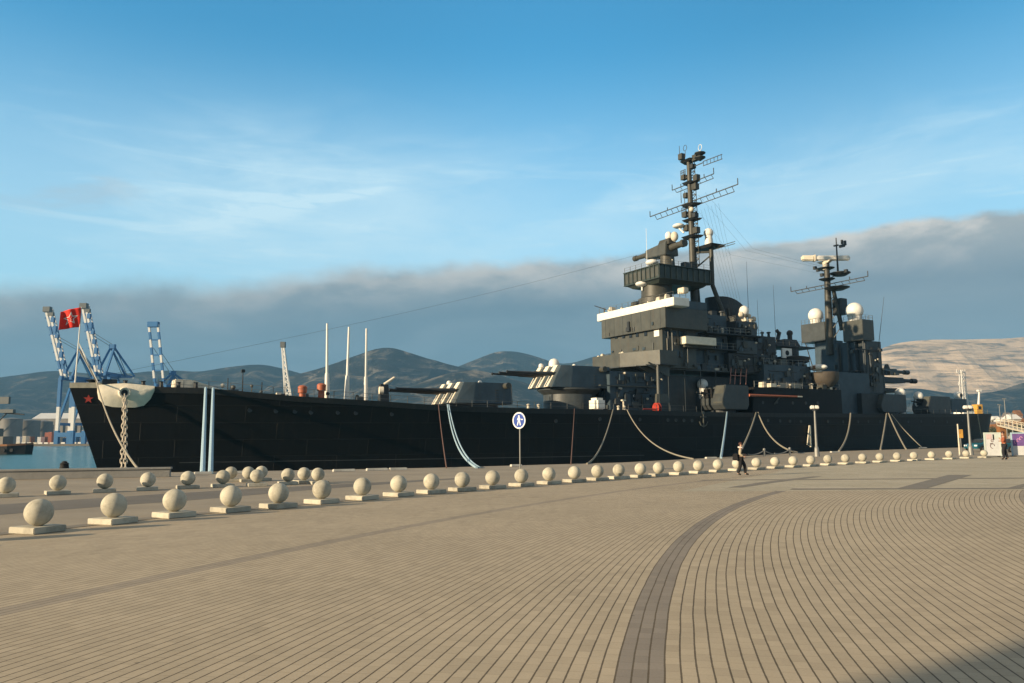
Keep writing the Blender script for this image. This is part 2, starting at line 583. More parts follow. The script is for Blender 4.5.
    base = mix(math_('MULTIPLY', dome, 0.92), base, mix(sstep(el, 15, 48), (0.92, 1.85, 2.65), mix(sstep(dtex, 0.3, 0.7), (2.35, 2.10, 1.75), (3.1, 2.75, 2.3))))
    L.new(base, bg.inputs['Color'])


build_world()


# ------------------------------------------------------------------ ground
def plaza_material():
    m = bpy.data.materials.new('plaza_paving')
    nt, p = nodes_of(m)
    N, L = nt.nodes, nt.links
    p.inputs['Roughness'].default_value = 0.85
    p.inputs['Specular IOR Level'].default_value = 0.25
    tc = N.new('ShaderNodeTexCoord')

    def mt(op, a, b=None, c=None, clamp=False):
        n = N.new('ShaderNodeMath')
        n.operation = op
        n.use_clamp = clamp
        for i, v in enumerate((a, b, c)):
            if v is None: continue
            if isinstance(v, (int, float)): n.inputs[i].default_value = v
            else: L.new(v, n.inputs[i])
        return n.outputs[0]

    def mix(f, a, b):
        n = N.new('ShaderNodeMix')
        n.data_type = 'RGBA'
        if isinstance(f, (int, float)): n.inputs['Factor'].default_value = f
        else: L.new(f, n.inputs['Factor'])
        for k, v in (('A', a), ('B', b)):
            if isinstance(v, tuple): n.inputs[k].default_value = (*v, 1)
            else: L.new(v, n.inputs[k])
        return n.outputs['Result']

    def noise(scale, detail=5, rough=0.6, vec=None):
        n = N.new('ShaderNodeTexNoise')
        n.inputs['Scale'].default_value = scale
        n.inputs['Detail'].default_value = detail
        n.inputs['Roughness'].default_value = rough
        L.new(vec or tc.outputs['Object'], n.inputs['Vector'])
        return n.outputs['Fac']

    sp = N.new('ShaderNodeSeparateXYZ')
    L.new(tc.outputs['Object'], sp.inputs[0])
    x, y = sp.outputs['X'], sp.outputs['Y']

    def dist(cx, cy):
        dx, dy = mt('SUBTRACT', x, cx), mt('SUBTRACT', y, cy)
        return mt('SQRT', mt('ADD', mt('MULTIPLY', dx, dx), mt('MULTIPLY', dy, dy)))

    wig = mt('MULTIPLY', mt('SUBTRACT', noise(0.55, 3), 0.5), 0.032)
    sA = mt('ADD', mt('SUBTRACT', dist(62, -5), 62.089), wig)
    sB = mt('ADD', mt('SUBTRACT', 90.651, dist(80, -21)), wig)
    PITCHR = 0.125
    nR = mt('DIVIDE', sA, PITCHR)
    t = mt('DIVIDE', sA, mt('MAXIMUM', mt('ADD', sA, sB), 0.2))
    nM = mt('MULTIPLY', t, 57)
    nL = mt('ADD', 57, mt('DIVIDE', mt('MULTIPLY', sB, -1), PITCHR))

    def sel(c, a, b):                           # c ? a : b
        return mt('ADD', mt('MULTIPLY', c, a), mt('MULTIPLY', mt('SUBTRACT', 1, c), b))

    right = mt('LESS_THAN', sA, 0)
    beyond = mt('LESS_THAN', sB, 0)
    n = sel(right, nR, sel(beyond, nL, nM))
    n = mt('ADD', n, 0.5)
    row = mt('FLOOR', n)
    fr = mt('FRACT', n)
    # crisp joints with a slightly ragged edge
    ang = mt('MULTIPLY', mt('ARCTAN2', mt('SUBTRACT', y, -5), mt('SUBTRACT', x, 62)), 62)
    jw = mt('ADD', 0.022, mt('MULTIPLY', noise(14, 4, 0.75), 0.076))
    dj = mt('MINIMUM', fr, mt('SUBTRACT', 1, fr))
    joint = mt('LESS_THAN', dj, jw)
    rnd = mt('FRACT', mt('MULTIPLY', mt('SINE', mt('MULTIPLY', row, 12.9898)), 43758.5))
    al = mt('ADD', mt('DIVIDE', ang, 0.20), rnd)
    fa = mt('FRACT', al)
    da = mt('MINIMUM', fa, mt('SUBTRACT', 1, fa))
    cross = mt('MULTIPLY', mt('LESS_THAN', da, 0.018), 0.35)
    stone = mt('FRACT', mt('MULTIPLY', mt('SINE', mt('ADD', mt('MULTIPLY', row, 78.233), mt('MULTIPLY', mt('FLOOR', al), 37.719))), 43758.5))

    def band(lo, hi):
        return mt('MULTIPLY', mt('GREATER_THAN', row, lo - 0.5), mt('LESS_THAN', row, hi + 0.5))

    dark = mt('ADD', mt('ADD', band(-1, 1), mt('MULTIPLY', band(55, 57), 0.62)), mt('MULTIPLY', band(-58, -55), 0.7), clamp=True)
    # far strip of large pale slabs beyond the rows
    lineq = mt('ADD', mt('MULTIPLY', x, 0.028), mt('SUBTRACT', y, 27.6))
    far = mt('MULTIPLY', mt('GREATER_THAN', lineq, 0), mt('GREATER_THAN', mt('ADD', mt('MULTIPLY', y, -0.55), x), -9.5))
    big = noise(0.22, 5, 0.6)
    mid = noise(1.7, 5, 0.65)
    fine = noise(45, 3, 0.7)
    shade = mt('ADD', mt('ADD', mt('MULTIPLY', stone, 0.13), mt('MULTIPLY', big, 0.46)), mt('ADD', mt('MULTIPLY', mid, 0.30), mt('MULTIPLY', fine, 0.36)))
    odd = mt('SUBTRACT', 1, mt('MULTIPLY', mt('GREATER_THAN', stone, 0.972), 0.16))
    blot = N.new('ShaderNodeMapRange')
    blot.inputs['From Min'].default_value = 0.60
    blot.inputs['From Max'].default_value = 0.72
    blot.inputs['To Min'].default_value = 1.0
    blot.inputs['To Max'].default_value = 0.80
    L.new(noise(0.62, 6, 0.72), blot.inputs['Value'])
    shade = mt('MULTIPLY', mt('MULTIPLY', mt('ADD', shade, 0.40), odd), blot.outputs['Result'])
    c = mix(dark, (0.425, 0.352, 0.248), (0.225, 0.198, 0.165))
    pink = mix(mt('MULTIPLY', noise(0.11, 3), 0.30), c, (0.42, 0.325, 0.25))
    # warm slabs
    bsl = N.new('ShaderNodeTexBrick')
    bsl.inputs['Scale'].default_value = 1.0
    bsl.inputs['Brick Width'].default_value = 2.4
    bsl.inputs['Row Height'].default_value = 1.6
    bsl.inputs['Mortar Size'].default_value = 0.02
    bsl.inputs['Color1'].default_value = (0.43, 0.375, 0.28, 1)
    bsl.inputs['Color2'].default_value = (0.39, 0.34, 0.25, 1)
    bsl.inputs['Mortar'].default_value = (0.26, 0.22, 0.165, 1)
    rot = N.new('ShaderNodeMapping')
    rot.inputs['Rotation'].default_value = (0, 0, rad(-4))
    L.new(tc.outputs['Object'], rot.inputs['Vector'])
    L.new(rot.outputs[0], bsl.inputs['Vector'])
    jc = mix(mt('MAXIMUM', joint, cross), pink, (0.120, 0.094, 0.062))
    allc = mix(far, jc, bsl.outputs['Color'])
    # spots of chewing gum and old stains
    vo = N.new('ShaderNodeTexVoronoi')
    vo.inputs['Scale'].default_value = 1.1
    L.new(tc.outputs['Object'], vo.inputs['Vector'])
    spot = mt('MULTIPLY', mt('LESS_THAN', vo.outputs['Distance'], mt('MULTIPLY', noise(3.0, 2), 0.045)), 0.5)
    allc = mix(spot, allc, (0.07, 0.06, 0.05))
    sc = N.new('ShaderNodeVectorMath')
    sc.operation = 'SCALE'
    L.new(allc, sc.inputs[0])
    L.new(shade, sc.inputs['Scale'])
    L.new(sc.outputs[0], p.inputs['Base Color'])
    hgt = mt('SUBTRACT', mt('MULTIPLY', fine, 0.25), mt('MULTIPLY', mt('MULTIPLY', joint, mt('SUBTRACT', 1, far)), 1.0))
    b = N.new('ShaderNodeBump')
    b.inputs['Strength'].default_value = 0.35
    b.inputs['Distance'].default_value = 0.006
    L.new(hgt, b.inputs['Height'])
    L.new(b.outputs['Normal'], p.inputs['Normal'])
    return m


SEA = -2.0
QUAY = [(-70, 39.5), (-16, 47.5), (-5, 51.5), (8, 60), (17, 71), (37, 98), (76, 131.5), (130, 177)]
g = MB()
g.face([(x, y, 0) for x, y in [(-70, -60), (170, -60), (420, 300), (300, 340), (130, 177)] + list(reversed(QUAY[:-1]))])
tag(g.build('plaza', plaza_material()), kind='structure')

q = MB()                                        # quay wall under the edge
for a, b in zip(QUAY, QUAY[1:]):
    q.face([(a[0], a[1], -0.006), (b[0], b[1], -0.006), (b[0], b[1], SEA - 1.5), (a[0], a[1], SEA - 1.5)])
tag(q.build('quay_wall', M['concrete']), kind='structure')


def strip(pts, w, z, name, m, side=0.0):
    """a ground strip of width w along a polyline"""
    P = [Vector((p[0], p[1])) for p in pts]
    b = MB()
    Lf, Rt = [], []
    for i, p in enumerate(P):
        d = (P[min(i + 1, len(P) - 1)] - P[max(i - 1, 0)]).normalized()
        nn = Vector((-d.y, d.x))
        ww = w[i] if isinstance(w, (list, tuple)) else w
        Lf.append(b.bm.verts.new((*(p + nn * (ww / 2 + side)), z)))
        Rt.append(b.bm.verts.new((*(p - nn * (ww / 2 - side)), z)))
    for i in range(len(P) - 1):
        b.bm.faces.new([Rt[i], Rt[i + 1], Lf[i + 1], Lf[i]])
    return tag(b.build(name, m), kind='structure')


# quay apron: smooth asphalt between the row of balls and the edge of the quay
M['apron'] = mat('apron_asphalt', (0.310, 0.258, 0.190), 0.85, 0.16, 0.35, bump=0.3, bscale=25)
M['lane'] = mat('lane_asphalt', (0.165, 0.145, 0.120), 0.85, 0.16, 0.4, bump=0.3, bscale=25)
M['bandstone'] = mat('band_stone', (0.20, 0.175, 0.14), 0.85, 0.12, 2.0)

BALLS = [(39, 512), (114, 505), (174.7, 500), (231, 495.8), (278.7, 492.8), (321.9, 489.2), (362.4, 486.2), (398.7, 483.5), (431.4, 481.3), (462.3, 479.4), (492.6, 477.5), (521.4, 475.6), (549, 473.9), (574.4, 472.4), (597.5, 471), (618.8, 469.9), (640.5, 468.7), (658.6, 467.7), (678.6, 466.5), (698.4, 465.4), (718, 464.4), (737, 463.4), (756.4, 462.4), (775, 461.5), (793, 460.6), (810.7, 459.8), (827.8, 459.0), (845.3, 458.2), (862.4, 457.4), (879.7, 456.7), (897, 456), (913.8, 455.4), (931.5, 454.7), (949, 454.1), (966, 453.5), (984, 453)]
BZ = 0.40
front = [gnd(x, y, BZ) for x, y in BALLS]
row2d = [(p.x, p.y) for p in front]
pre = [(row2d[0][0] - (row2d[3][0] - row2d[0][0]) * k * 1.4, row2d[0][1] - (row2d[3][1] - row2d[0][1]) * k) for k in (6, 4, 2, 1)]
line = pre + row2d[::2] + [(60, 86), (110, 130)]
# apron sheet
ap = MB()
off = []
for i, p in enumerate(line):
    a, b = Vector(line[max(i - 1, 0)]), Vector(line[min(i + 1, len(line) - 1)])
    d = (b - a).normalized()
    off.append(Vector(p) + Vector((-d.y, d.x)) * 0.55)
qq = [(x, y - 0.05) for x, y in QUAY]
ap.face([(p.x, p.y, 0.004) for p in off] + [(130, 176.5, 0.004)] + [(x, y, 0.004) for x, y in reversed(qq[:-1])])
tag(ap.build('quay_apron', M['apron']), kind='structure')
strip([(p[0], p[1]) for p in pre] + row2d[:14], [3.4] * (len(pre) + 6) + [3.0, 2.6, 2.2, 1.8, 1.4, 1.1, 0.8, 0.6], 0.008, 'asphalt_lane', M['lane'], side=6.2)
strip(line, 0.45, 0.008, 'edge_course', M['bandstone'], side=0.30)
# dark stone bands crossing the pale slabs
for k, poly in enumerate([[(742, 487.5), (772, 483), (822, 476.5), (812, 476.5), (760, 482.5), (728, 487.5)],
                          [(895, 489), (925, 489), (972, 475), (948, 475)],
                          [(1004, 489), (1016, 489), (1060, 478), (1046, 478)]]):
    b = MB()
    b.face([(*gnd(x, y).xy, 0.006) for x, y in poly])
    tag(b.build('paving_band', M['bandstone']), kind='structure')
b = MB()
b.face([(*gnd(x, y).xy, 0.005) for x, y in [(790, 489.8), (1100, 488.6), (1100, 487.6), (792, 488.6)]])
tag(b.build('paving_band', M['bandstone']), kind='structure')
b = MB()
b.face([(*gnd(x, y).xy, 0.005) for x, y in [(700, 480.6), (1100, 478.0), (1100, 477.2), (704, 479.9)]])
tag(b.build('paving_band', M['bandstone']), kind='structure')

# ------------------------------------------------------------------ water
wm = bpy.data.materials.new('sea_water')
nt, p = nodes_of(wm)
p.inputs['Base Color'].default_value = (0.015, 0.13, 0.15, 1)
p.inputs['Roughness'].default_value = 0.18
p.inputs['IOR'].default_value = 1.33
tc = nt.nodes.new('ShaderNodeTexCoord')
mp = nt.nodes.new('ShaderNodeMapping')
mp.inputs['Scale'].default_value = (0.5, 1.0, 1)
n1 = nt.nodes.new('ShaderNodeTexNoise')
n1.inputs['Scale'].default_value = 0.55
n1.inputs['Detail'].default_value = 6
n1.inputs['Roughness'].default_value = 0.65
bp = nt.nodes.new('ShaderNodeBump')
bp.inputs['Strength'].default_value = 1.0
bp.inputs['Distance'].default_value = 0.35
nt.links.new(tc.outputs['Object'], mp.inputs['Vector'])
nt.links.new(mp.outputs[0], n1.inputs['Vector'])
nt.links.new(n1.outputs['Fac'], bp.inputs['Height'])
nt.links.new(bp.outputs['Normal'], p.inputs['Normal'])
b = MB()
b.face([(-4500, -300, SEA), (4500, -300, SEA), (4500, 5500, SEA), (-4500, 5500, SEA)])
tag(b.build('sea', wm), kind='structure')

# far shore land
M['shore'] = mat('shore_ground', (0.16, 0.14, 0.11), 0.9, 0.3, 0.02)
b = MB()
b.prism([(-1500, 720), (-60, 700), (250, 560), (280, 340), (420, 300), (1800, 300), (2600, 1500), (2500, 2600), (-2500, 2600)], SEA - 1, -0.05)
tag(b.build('far_shore', M['shore']), kind='structure')


# ------------------------------------------------------------------ hills
def hill_material(name, c1, c2, c3, scale, zs=2.6):
    m = bpy.data.materials.new(name)
    nt, p = nodes_of(m)
    N, L = nt.nodes, nt.links
    p.inputs['Roughness'].default_value = 0.95
    p.inputs['Specular IOR Level'].default_value = 0.05
    tc = N.new('ShaderNodeTexCoord')
    mp = N.new('ShaderNodeMapping')
    mp.inputs['Scale'].default_value = (1, 1, zs)
    L.new(tc.outputs['Object'], mp.inputs[0])
    n = N.new('ShaderNodeTexNoise')
    n.inputs['Scale'].default_value = scale
    n.inputs['Detail'].default_value = 9
    n.inputs['Roughness'].default_value = 0.68
    n.inputs['Distortion'].default_value = 0.8
    L.new(mp.outputs[0], n.inputs['Vector'])
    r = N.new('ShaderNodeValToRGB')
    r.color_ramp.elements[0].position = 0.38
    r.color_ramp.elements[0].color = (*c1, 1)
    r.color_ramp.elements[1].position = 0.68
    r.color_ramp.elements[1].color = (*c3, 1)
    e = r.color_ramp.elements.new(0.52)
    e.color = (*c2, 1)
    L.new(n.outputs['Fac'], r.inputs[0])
    L.new(r.outputs[0], p.inputs['Base Color'])
    b = N.new('ShaderNodeBump')
    b.inputs['Strength'].default_value = 0.7
    b.inputs['Distance'].default_value = 18
    L.new(n.outputs['Fac'], b.inputs['Height'])
    L.new(b.outputs[0], p.inputs['Normal'])
    return m


from mathutils import noise as mnoise


def interp(tab, x):
    if x <= tab[0][0]: return tab[0][1]
    for (x0, y0), (x1, y1) in zip(tab, tab[1:]):
        if x <= x1:
            t = (x - x0) / (x1 - x0)
            return y0 + (y1 - y0) * t
    return tab[-1][1]


def sinterp(tab, x):                            # smooth version
    return sum(interp(tab, x + d) * w for d, w in ((-16, 1), (-10, 2), (-4, 3), (4, 3), (10, 2), (16, 1))) / 12


def hill(name, ridge, D, depth, m, rough=0.10, seed=0, nx=170, ny=46, gully=1.0):
    """a range standing at distance D whose skyline follows the given outline"""
    xs0, xs1 = ridge[0][0], ridge[-1][0]
    b = MB()
    grid = []
    for i in range(nx + 1):
        px = xs0 + (xs1 - xs0) * i / nx
        py = sinterp(ridge, px)
        top = atY(px, py, D)
        hz = max(top.z, 4)
        colv = []
        for j in range(ny + 1):
            v = j / ny                           # 0 front foot, 1 back foot
            if v < 0.6:
                a = v / 0.6
                prof = a ** 1.25
            else:
                prof = 1 - ((v - 0.6) / 0.4) ** 0.8 * 0.9
            Y = D + (v - 0.6) * depth
            X = top.x / D * (D + (v - 0.6) * depth * 0.25)
            rel = min(1, prof)
            q = Vector((X * 0.0021 + seed, Y * 0.0021, seed * 1.7))
            rid = 1 - abs(mnoise.noise(q * 1.6)) * 2
            nz = mnoise.fractal(q * 2.2, 1.0, 2.0, 6)
            damp = (1 - rel ** 3) if v < 0.6 else 0.12
            fx = Vector((X * 0.006 + seed, Y * 0.0012, 0.3))
            gul = abs(mnoise.noise(fx)) * gully
            z = hz * prof * (1 - damp * 0.22 * gul) + hz * rough * (nz + 0.5 * rid * 0.5) * damp * prof * 1.1
            if rel > 0.985 and v <= 0.6:
                z = hz + hz * 0.012 * mnoise.fractal(Vector((X * 0.02, seed, 0)), 1.0, 2.0, 4)
            colv.append(b.bm.verts.new((X, Y, z - 3)))
        grid.append(colv)
    for i in range(nx):
        for j in range(ny):
            b.bm.faces.new([grid[i][j], grid[i + 1][j], grid[i + 1][j + 1], grid[i][j + 1]])
    return tag(b.build(name, m, smooth=False), kind='structure')


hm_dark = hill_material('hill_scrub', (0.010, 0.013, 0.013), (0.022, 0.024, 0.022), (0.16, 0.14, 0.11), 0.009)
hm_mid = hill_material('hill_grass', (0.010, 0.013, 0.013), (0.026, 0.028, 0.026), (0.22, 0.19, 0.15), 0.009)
hm_pale = hill_material('hill_chalk', (0.14, 0.115, 0.085), (0.56, 0.42, 0.28), (0.72, 0.56, 0.40), 0.0055, 7.5)
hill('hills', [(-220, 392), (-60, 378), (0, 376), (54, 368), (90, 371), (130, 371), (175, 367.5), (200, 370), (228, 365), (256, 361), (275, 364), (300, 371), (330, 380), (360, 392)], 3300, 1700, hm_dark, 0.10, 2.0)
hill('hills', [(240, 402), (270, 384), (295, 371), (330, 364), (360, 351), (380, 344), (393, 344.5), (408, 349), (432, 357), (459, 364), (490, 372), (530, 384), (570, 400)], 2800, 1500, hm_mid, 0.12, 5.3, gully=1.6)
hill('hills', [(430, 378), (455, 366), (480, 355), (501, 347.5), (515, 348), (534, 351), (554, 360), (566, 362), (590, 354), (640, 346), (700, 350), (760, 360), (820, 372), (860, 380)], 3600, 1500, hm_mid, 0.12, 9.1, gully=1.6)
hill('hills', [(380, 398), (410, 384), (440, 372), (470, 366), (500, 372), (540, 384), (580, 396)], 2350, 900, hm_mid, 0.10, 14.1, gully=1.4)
hill('hills', [(780, 382), (830, 366), (867, 352), (881, 345.5), (895, 340), (918, 336.7), (950, 336.7), (992, 336), (1024, 334), (1100, 331), (1250, 345)], 3900, 1900, hm_pale, 0.07, 12.2, gully=0.8)
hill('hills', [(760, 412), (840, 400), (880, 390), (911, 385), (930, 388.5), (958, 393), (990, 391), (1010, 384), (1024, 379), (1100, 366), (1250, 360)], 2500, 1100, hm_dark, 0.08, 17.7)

# haze: real air between here and the hills
hm = bpy.data.materials.new('haze_air')
hm.use_nodes = True
nt = hm.node_tree
nt.nodes.remove(nt.nodes['Principled BSDF'])
pv = nt.nodes.new('ShaderNodeVolumePrincipled')
HAZE_DENSITY = 0.00012
pv.inputs['Density'].default_value = HAZE_DENSITY
pv.inputs['Color'].default_value = (0.27, 0.62, 1.0, 1)
pv.inputs['Anisotropy'].default_value = 0.0
nt.links.new(pv.outputs[0], nt.nodes['Material Output'].inputs['Volume'])
b = MB()
b.box(-4600, 4600, -400, 5600, -5.0, 640)
tag(b.build('haze', hm), kind='stuff')
# ================================================================== WARSHIP
BOW = Vector((-47.1, 85.0, 0))
STERN = Vector((98.3, 170.0, 0))
AX = (STERN - BOW).normalized()                 # local x runs aft
SX = Vector((-AX.y, AX.x, 0))                   # local y runs to starboard, away from the quay
SHIP_RZ = math.atan2(AX.y, AX.x)
ship = empty('warship', BOW, SHIP_RZ, 'very long black hulled warship with dark grey superstructure moored behind the row of stone balls', 'warship')


def P(px, py, y):
    """where the line of sight meets the fore-and-aft plane y of the ship: (x aft, z)"""
    d = ray(px, py)
    c = CAM - BOW
    t = (y - c.dot(SX)) / d.dot(SX)
    q = c + d * t
    return q.dot(AX), q.z


def P3(px, py, y):
    s, z = P(px, py, y)
    return Vector((s, y, z))


def yat(px, py, s):
    """athwartship position where the line of sight meets the cross plane x = s"""
    d = ray(px, py)
    c = CAM - BOW
    t = (s - c.dot(AX)) / d.dot(AX)
    q = c + d * t
    return q.dot(SX), q.z


def pbox(xl, xc, xr, yt, yb, y0=0.0, ym=None):
    """centred block from its three visible uprights"""
    lo, hi = 0.2, 14.0
    yy = ym or (yt + yb) / 2
    f = lambda w: yat(xl, yy, P(xc, yy, y0 - w)[0])[0] - (y0 + w)
    for _ in range(50):
        m = (lo + hi) / 2
        if f(m) > 0: lo = m
        else: hi = m
    w = lo
    s0, zt = P(xc, yt, y0 - w)
    zb = P(xc, yb, y0 - w)[1]
    return s0, P(xr, yy, y0 - w)[0], w, zb, zt


def pboxo(xl, xc, xr, yt, yb, yp):
    """block whose port face lies at yp"""
    s0, zt = P(xc, yt, yp)
    zb = P(xc, yb, yp)[1]
    return s0, P(xr, (yt + yb) / 2, yp)[0], yat(xl, (yt + yb) / 2, s0)[0], zb, zt


def part(mb, name, m, parent=None, **k):
    return mb.build(name, m, parent or ship, **k)


LEN = (STERN - BOW).length
HB = [(0, .22), (.012, .75), (.03, 1.7), (.06, 3.0), (.10, 4.5), (.16, 6.2), (.22, 7.4), (.30, 8.4), (.40, 9.0), (.66, 9.0), (.76, 8.6), (.86, 7.6), (.93, 6.5), (.97, 5.3), (.99, 4.0), (1.0, 2.6)]


def hb(s): return interp(HB, s / LEN)


EDGE = [(68, 386.5), (110, 386.5), (155, 387), (200, 388), (220, 389.5), (260, 393), (300, 396.7), (376, 401), (420, 404.2), (462, 406.6), (524, 408.4), (619, 409.9), (700, 412.0), (780, 413.2), (878, 413.8), (960, 413.9), (990, 413.9)]
DK = []
for px_, py_ in EDGE:
    yy = -1.0
    for _ in range(30):
        s, z = P(px_, py_, yy)
        yy = -hb(min(max(s, 0), LEN))
    DK.append((s, z))
DK[0] = (0.0, DK[0][1])


def zd(s): return interp(DK, s)


ZW = -3.2
sw, _zz = P(96.5, 467, 0)
s_stem_mid = sw
z_stem_mid = _zz


def hull_pt(u, f):
    """u along the deck, f from deck edge (0) to below the water (1)"""
    s_d = u * LEN
    z0 = zd(s_d)
    z = z0 + (ZW - z0) * f
    k = (z0 - z) / (zd(0) - z_stem_mid)
    s_b = s_stem_mid * k
    s_e = LEN - 2.4 * f
    s = s_b + u * (s_e - s_b)
    w0 = hb(s_d)
    keep = interp([(0, .12), (.03, .30), (.08, .48), (.16, .66), (.28, .86), (.40, .97), (.7, 1.0), (.88, .96), (1.0, .80)], u)
    w = w0 * (keep + (1 - keep) * (1 - f) ** 1.5)
    return s, w, z


US = [0, .006, .012, .02, .03, .045, .06, .08, .10, .13, .16, .19, .22, .26, .30, .35, .40, .46, .52, .58, .64, .70, .76, .81, .86, .90, .93, .95, .97, .98, .99, 1.0]
FS = [0, .06, .13, .22, .32, .44, .58, .74, 1.0]
h = MB()
VP = [[h.bm.verts.new((s, -w, z)) for s, w, z in (hull_pt(u, f) for f in FS)] for u in US]
VS = [[h.bm.verts.new((s, w, z)) for s, w, z in (hull_pt(u, f) for f in FS)] for u in US]
for i in range(len(US) - 1):
    for j in range(len(FS) - 1):
        h.bm.faces.new([VP[i][j], VP[i + 1][j], VP[i + 1][j + 1], VP[i][j + 1]])
        h.bm.faces.new([VS[i][j], VS[i][j + 1], VS[i + 1][j + 1], VS[i + 1][j]])
for j in range(len(FS) - 1):
    h.bm.faces.new([VP[0][j], VP[0][j + 1], VS[0][j + 1], VS[0][j]])
    h.bm.faces.new([VP[-1][j], VS[-1][j], VS[-1][j + 1], VP[-1][j + 1]])
hull = part(h, 'hull', hull_material(), smooth=True)
dk = MB()
for i in range(len(US) - 1):
    a, c = hull_pt(US[i], 0), hull_pt(US[i + 1], 0)
    dk.face([(a[0], -a[1] + .02, a[2] - .12), (c[0], -c[1] + .02, c[2] - .12), (c[0], c[1] - .02, c[2] - .12), (a[0], a[1] - .02, a[2] - .12)])
part(dk, 'deck', M['deck'], hull)


def hull_w(s, z):
    """half breadth of the side at a height"""
    u = min(max(s / LEN, 0), 1)
    for _ in range(6):
        z0 = zd(u * LEN)
        f = min(max((z0 - z) / (z0 - ZW), 0), 1)
        a = hull_pt(u, f)
        u = min(max(u + (s - a[0]) / LEN, 0), 1)
    return a[1]


def on_side(px, py):
    """point of the port side seen at this place in the photograph"""
    y = -8.0
    for _ in range(25):
        s, z = P(px, py, y)
        y = -hull_w(min(max(s, 0), LEN), z)
    return Vector((s, y, z))


# dark grey strake along the deck edge, thin boot line lower down
def side_strip(name, f0, f1, u0, u1, proud, m, zabs=None):
    b = MB()
    us = [u for u in [i / 120 for i in range(121)] if u0 <= u <= u1]
    prev = None
    for u in us:
        if zabs:
            z0 = zd(u * LEN)
            fa, fb = (z0 - zabs[0]) / (z0 - ZW), (z0 - zabs[1]) / (z0 - ZW)
        else:
            z0 = zd(u * LEN)
            fa, fb = f0 / (z0 - ZW), f1 / (z0 - ZW)
        a, c = hull_pt(u, fa), hull_pt(u, fb)
        cur = [(a[0], -a[1] - proud, a[2] + (0.02 if not zabs else 0)), (c[0], -c[1] - proud, c[2]), (c[0], -c[1] + .05, c[2]), (a[0], -a[1] + .05, a[2] + (0.02 if not zabs else 0))]
        if prev:
            for k in range(4):
                b.face([prev[k], cur[k], cur[(k + 1) % 4], prev[(k + 1) % 4]])
        prev = cur
    bmesh.ops.remove_doubles(b.bm, verts=b.bm.verts, dist=0.001)
    return part(b, name, m, hull)


side_strip('strake', 0.0, 0.62, 0.035, 0.985, 0.05, M['strake'])
side_strip('boot_line', 0, 0, 0.05, 0.42, 0.02, mat('boot_grey', (.055, .055, .055), .6, .2, 1), zabs=(-0.55, -0.64))
# pale bulwark at the very bow
b = MB()
for sg in (-1, 1):
    pr = None
    for u in (0.0, .006, .012, .018):
        a = hull_pt(u, 0)
        cur = [(a[0], sg * (a[1] + .05), a[2] - .15), (a[0], sg * (a[1] + .06), a[2] + .42), (a[0], sg * max(a[1] - .05, 0.02), a[2] + .42), (a[0], sg * max(a[1] - .05, .02), a[2] - .15)]
        if pr:
            for k in range(4):
                b.face([pr[k], cur[k], cur[(k + 1) % 4], pr[(k + 1) % 4]])
        pr = cur
part(b, 'bow_bulwark', mat('bulwark_cream', (.34, .31, .24), .7, .2, 2))

# portholes
port = MB()
port.lathe([(0.26, 0.0), (0.26, 0.06), (0.19, 0.06), (0.17, 0.03)], (0, 0, 0), 12, 'Y')
proto = part(port, 'porthole', M['dark'], hull)
proto_me = proto.data
first = True
for px_, py_ in [(250, 410), (276, 411), (295, 411.5), (311, 412.3), (338, 412.5), (356, 413), (392, 414), (556, 421), (600, 419), (640, 419.5), (668, 420), (676, 420.2), (684, 420.4), (692, 420.5), (752, 419), (768, 420.5), (780, 421), (790, 421.2), (801, 421.5), (828, 421.5), (843, 421.8), (858, 421.8), (868, 421.4), (880, 421.6), (895, 421.6), (908, 421.8), (921, 421.4), (934, 421.3), (947, 421.8), (962, 420.6)]:
    v = on_side(px_, py_)
    o = proto if first else proto.copy()
    if not first:
        COL.objects.link(o)
    first = False
    o.location = (v.x, v.y - .05, v.z)
# red star on the bow
v = on_side(88.5, 399)
b = MB()
ring = []
for k in range(10):
    r = 0.50 if k % 2 == 0 else 0.20
    q = math.pi / 2 + k * math.pi / 5
    ring.append((r * math.cos(q), r * math.sin(q)))
b.hexa([(x, 0.08, z) for x, z in ring], [(x, -0.06, z) for x, z in ring])
o = part(b, 'star_emblem', M['red'], hull)
o.location = v
u_ = on_side(94, 399) - on_side(83, 399)
o.rotation_euler = (0, 0, math.atan2(u_.y, u_.x))
# anchor emblem amidships
v = on_side(703, 420)
b = MB()
b.bar((0, 0, -.95), (0, 0, .85), .18, .12)
b.bar((-.55, 0, .45), (.55, 0, .45), .16, .12)
b.tube([(.8, 0, -.25), (.55, 0, -.75), (0, 0, -.98), (-.55, 0, -.75), (-.8, 0, -.25)], .09, 6)
b.lathe([(.16, -.05), (.26, -.05), (.26, .05), (.16, .05)], (0, 0, 1.05), 10, 'Y')
o = part(b, 'anchor_emblem', M['grey'], hull)
o.location = (v.x, v.y - .1, v.z)

# white canvas apron with the hawse hole
b = MB()
lowr = [(97.3, 392), (98.5, 399), (104, 405), (112, 407), (124, 407.6), (135, 407.6), (144, 405.6), (150.5, 399), (154.3, 391)]
top = [(97, 385.2), (101, 384.8), (106, 384.4), (114, 383.8), (124, 383.3), (134, 384), (143, 385), (150, 385.8), (154.5, 386.2)]
T, Bt = [], []
for (x1, y1), (x2, y2) in zip(top, lowr):
    a, c = on_side(x1, max(y1, 387)), on_side(x2, y2)
    T.append(Vector((a.x, a.y, P(x1, y1, a.y)[1])))
    Bt.append(c)
rows = []
for j in range(6):
    t = j / 5
    bulge = [.10, .30, .50, .42, .25, .08][j]
    rows.append([a.lerp(c, t) + Vector((0, -bulge * math.sin(math.pi * (i + .6) / 9.2) - .05, 0)) for i, (a, c) in enumerate(zip(T, Bt))])
vg = [[b.bm.verts.new(q_) for q_ in r] for r in rows]
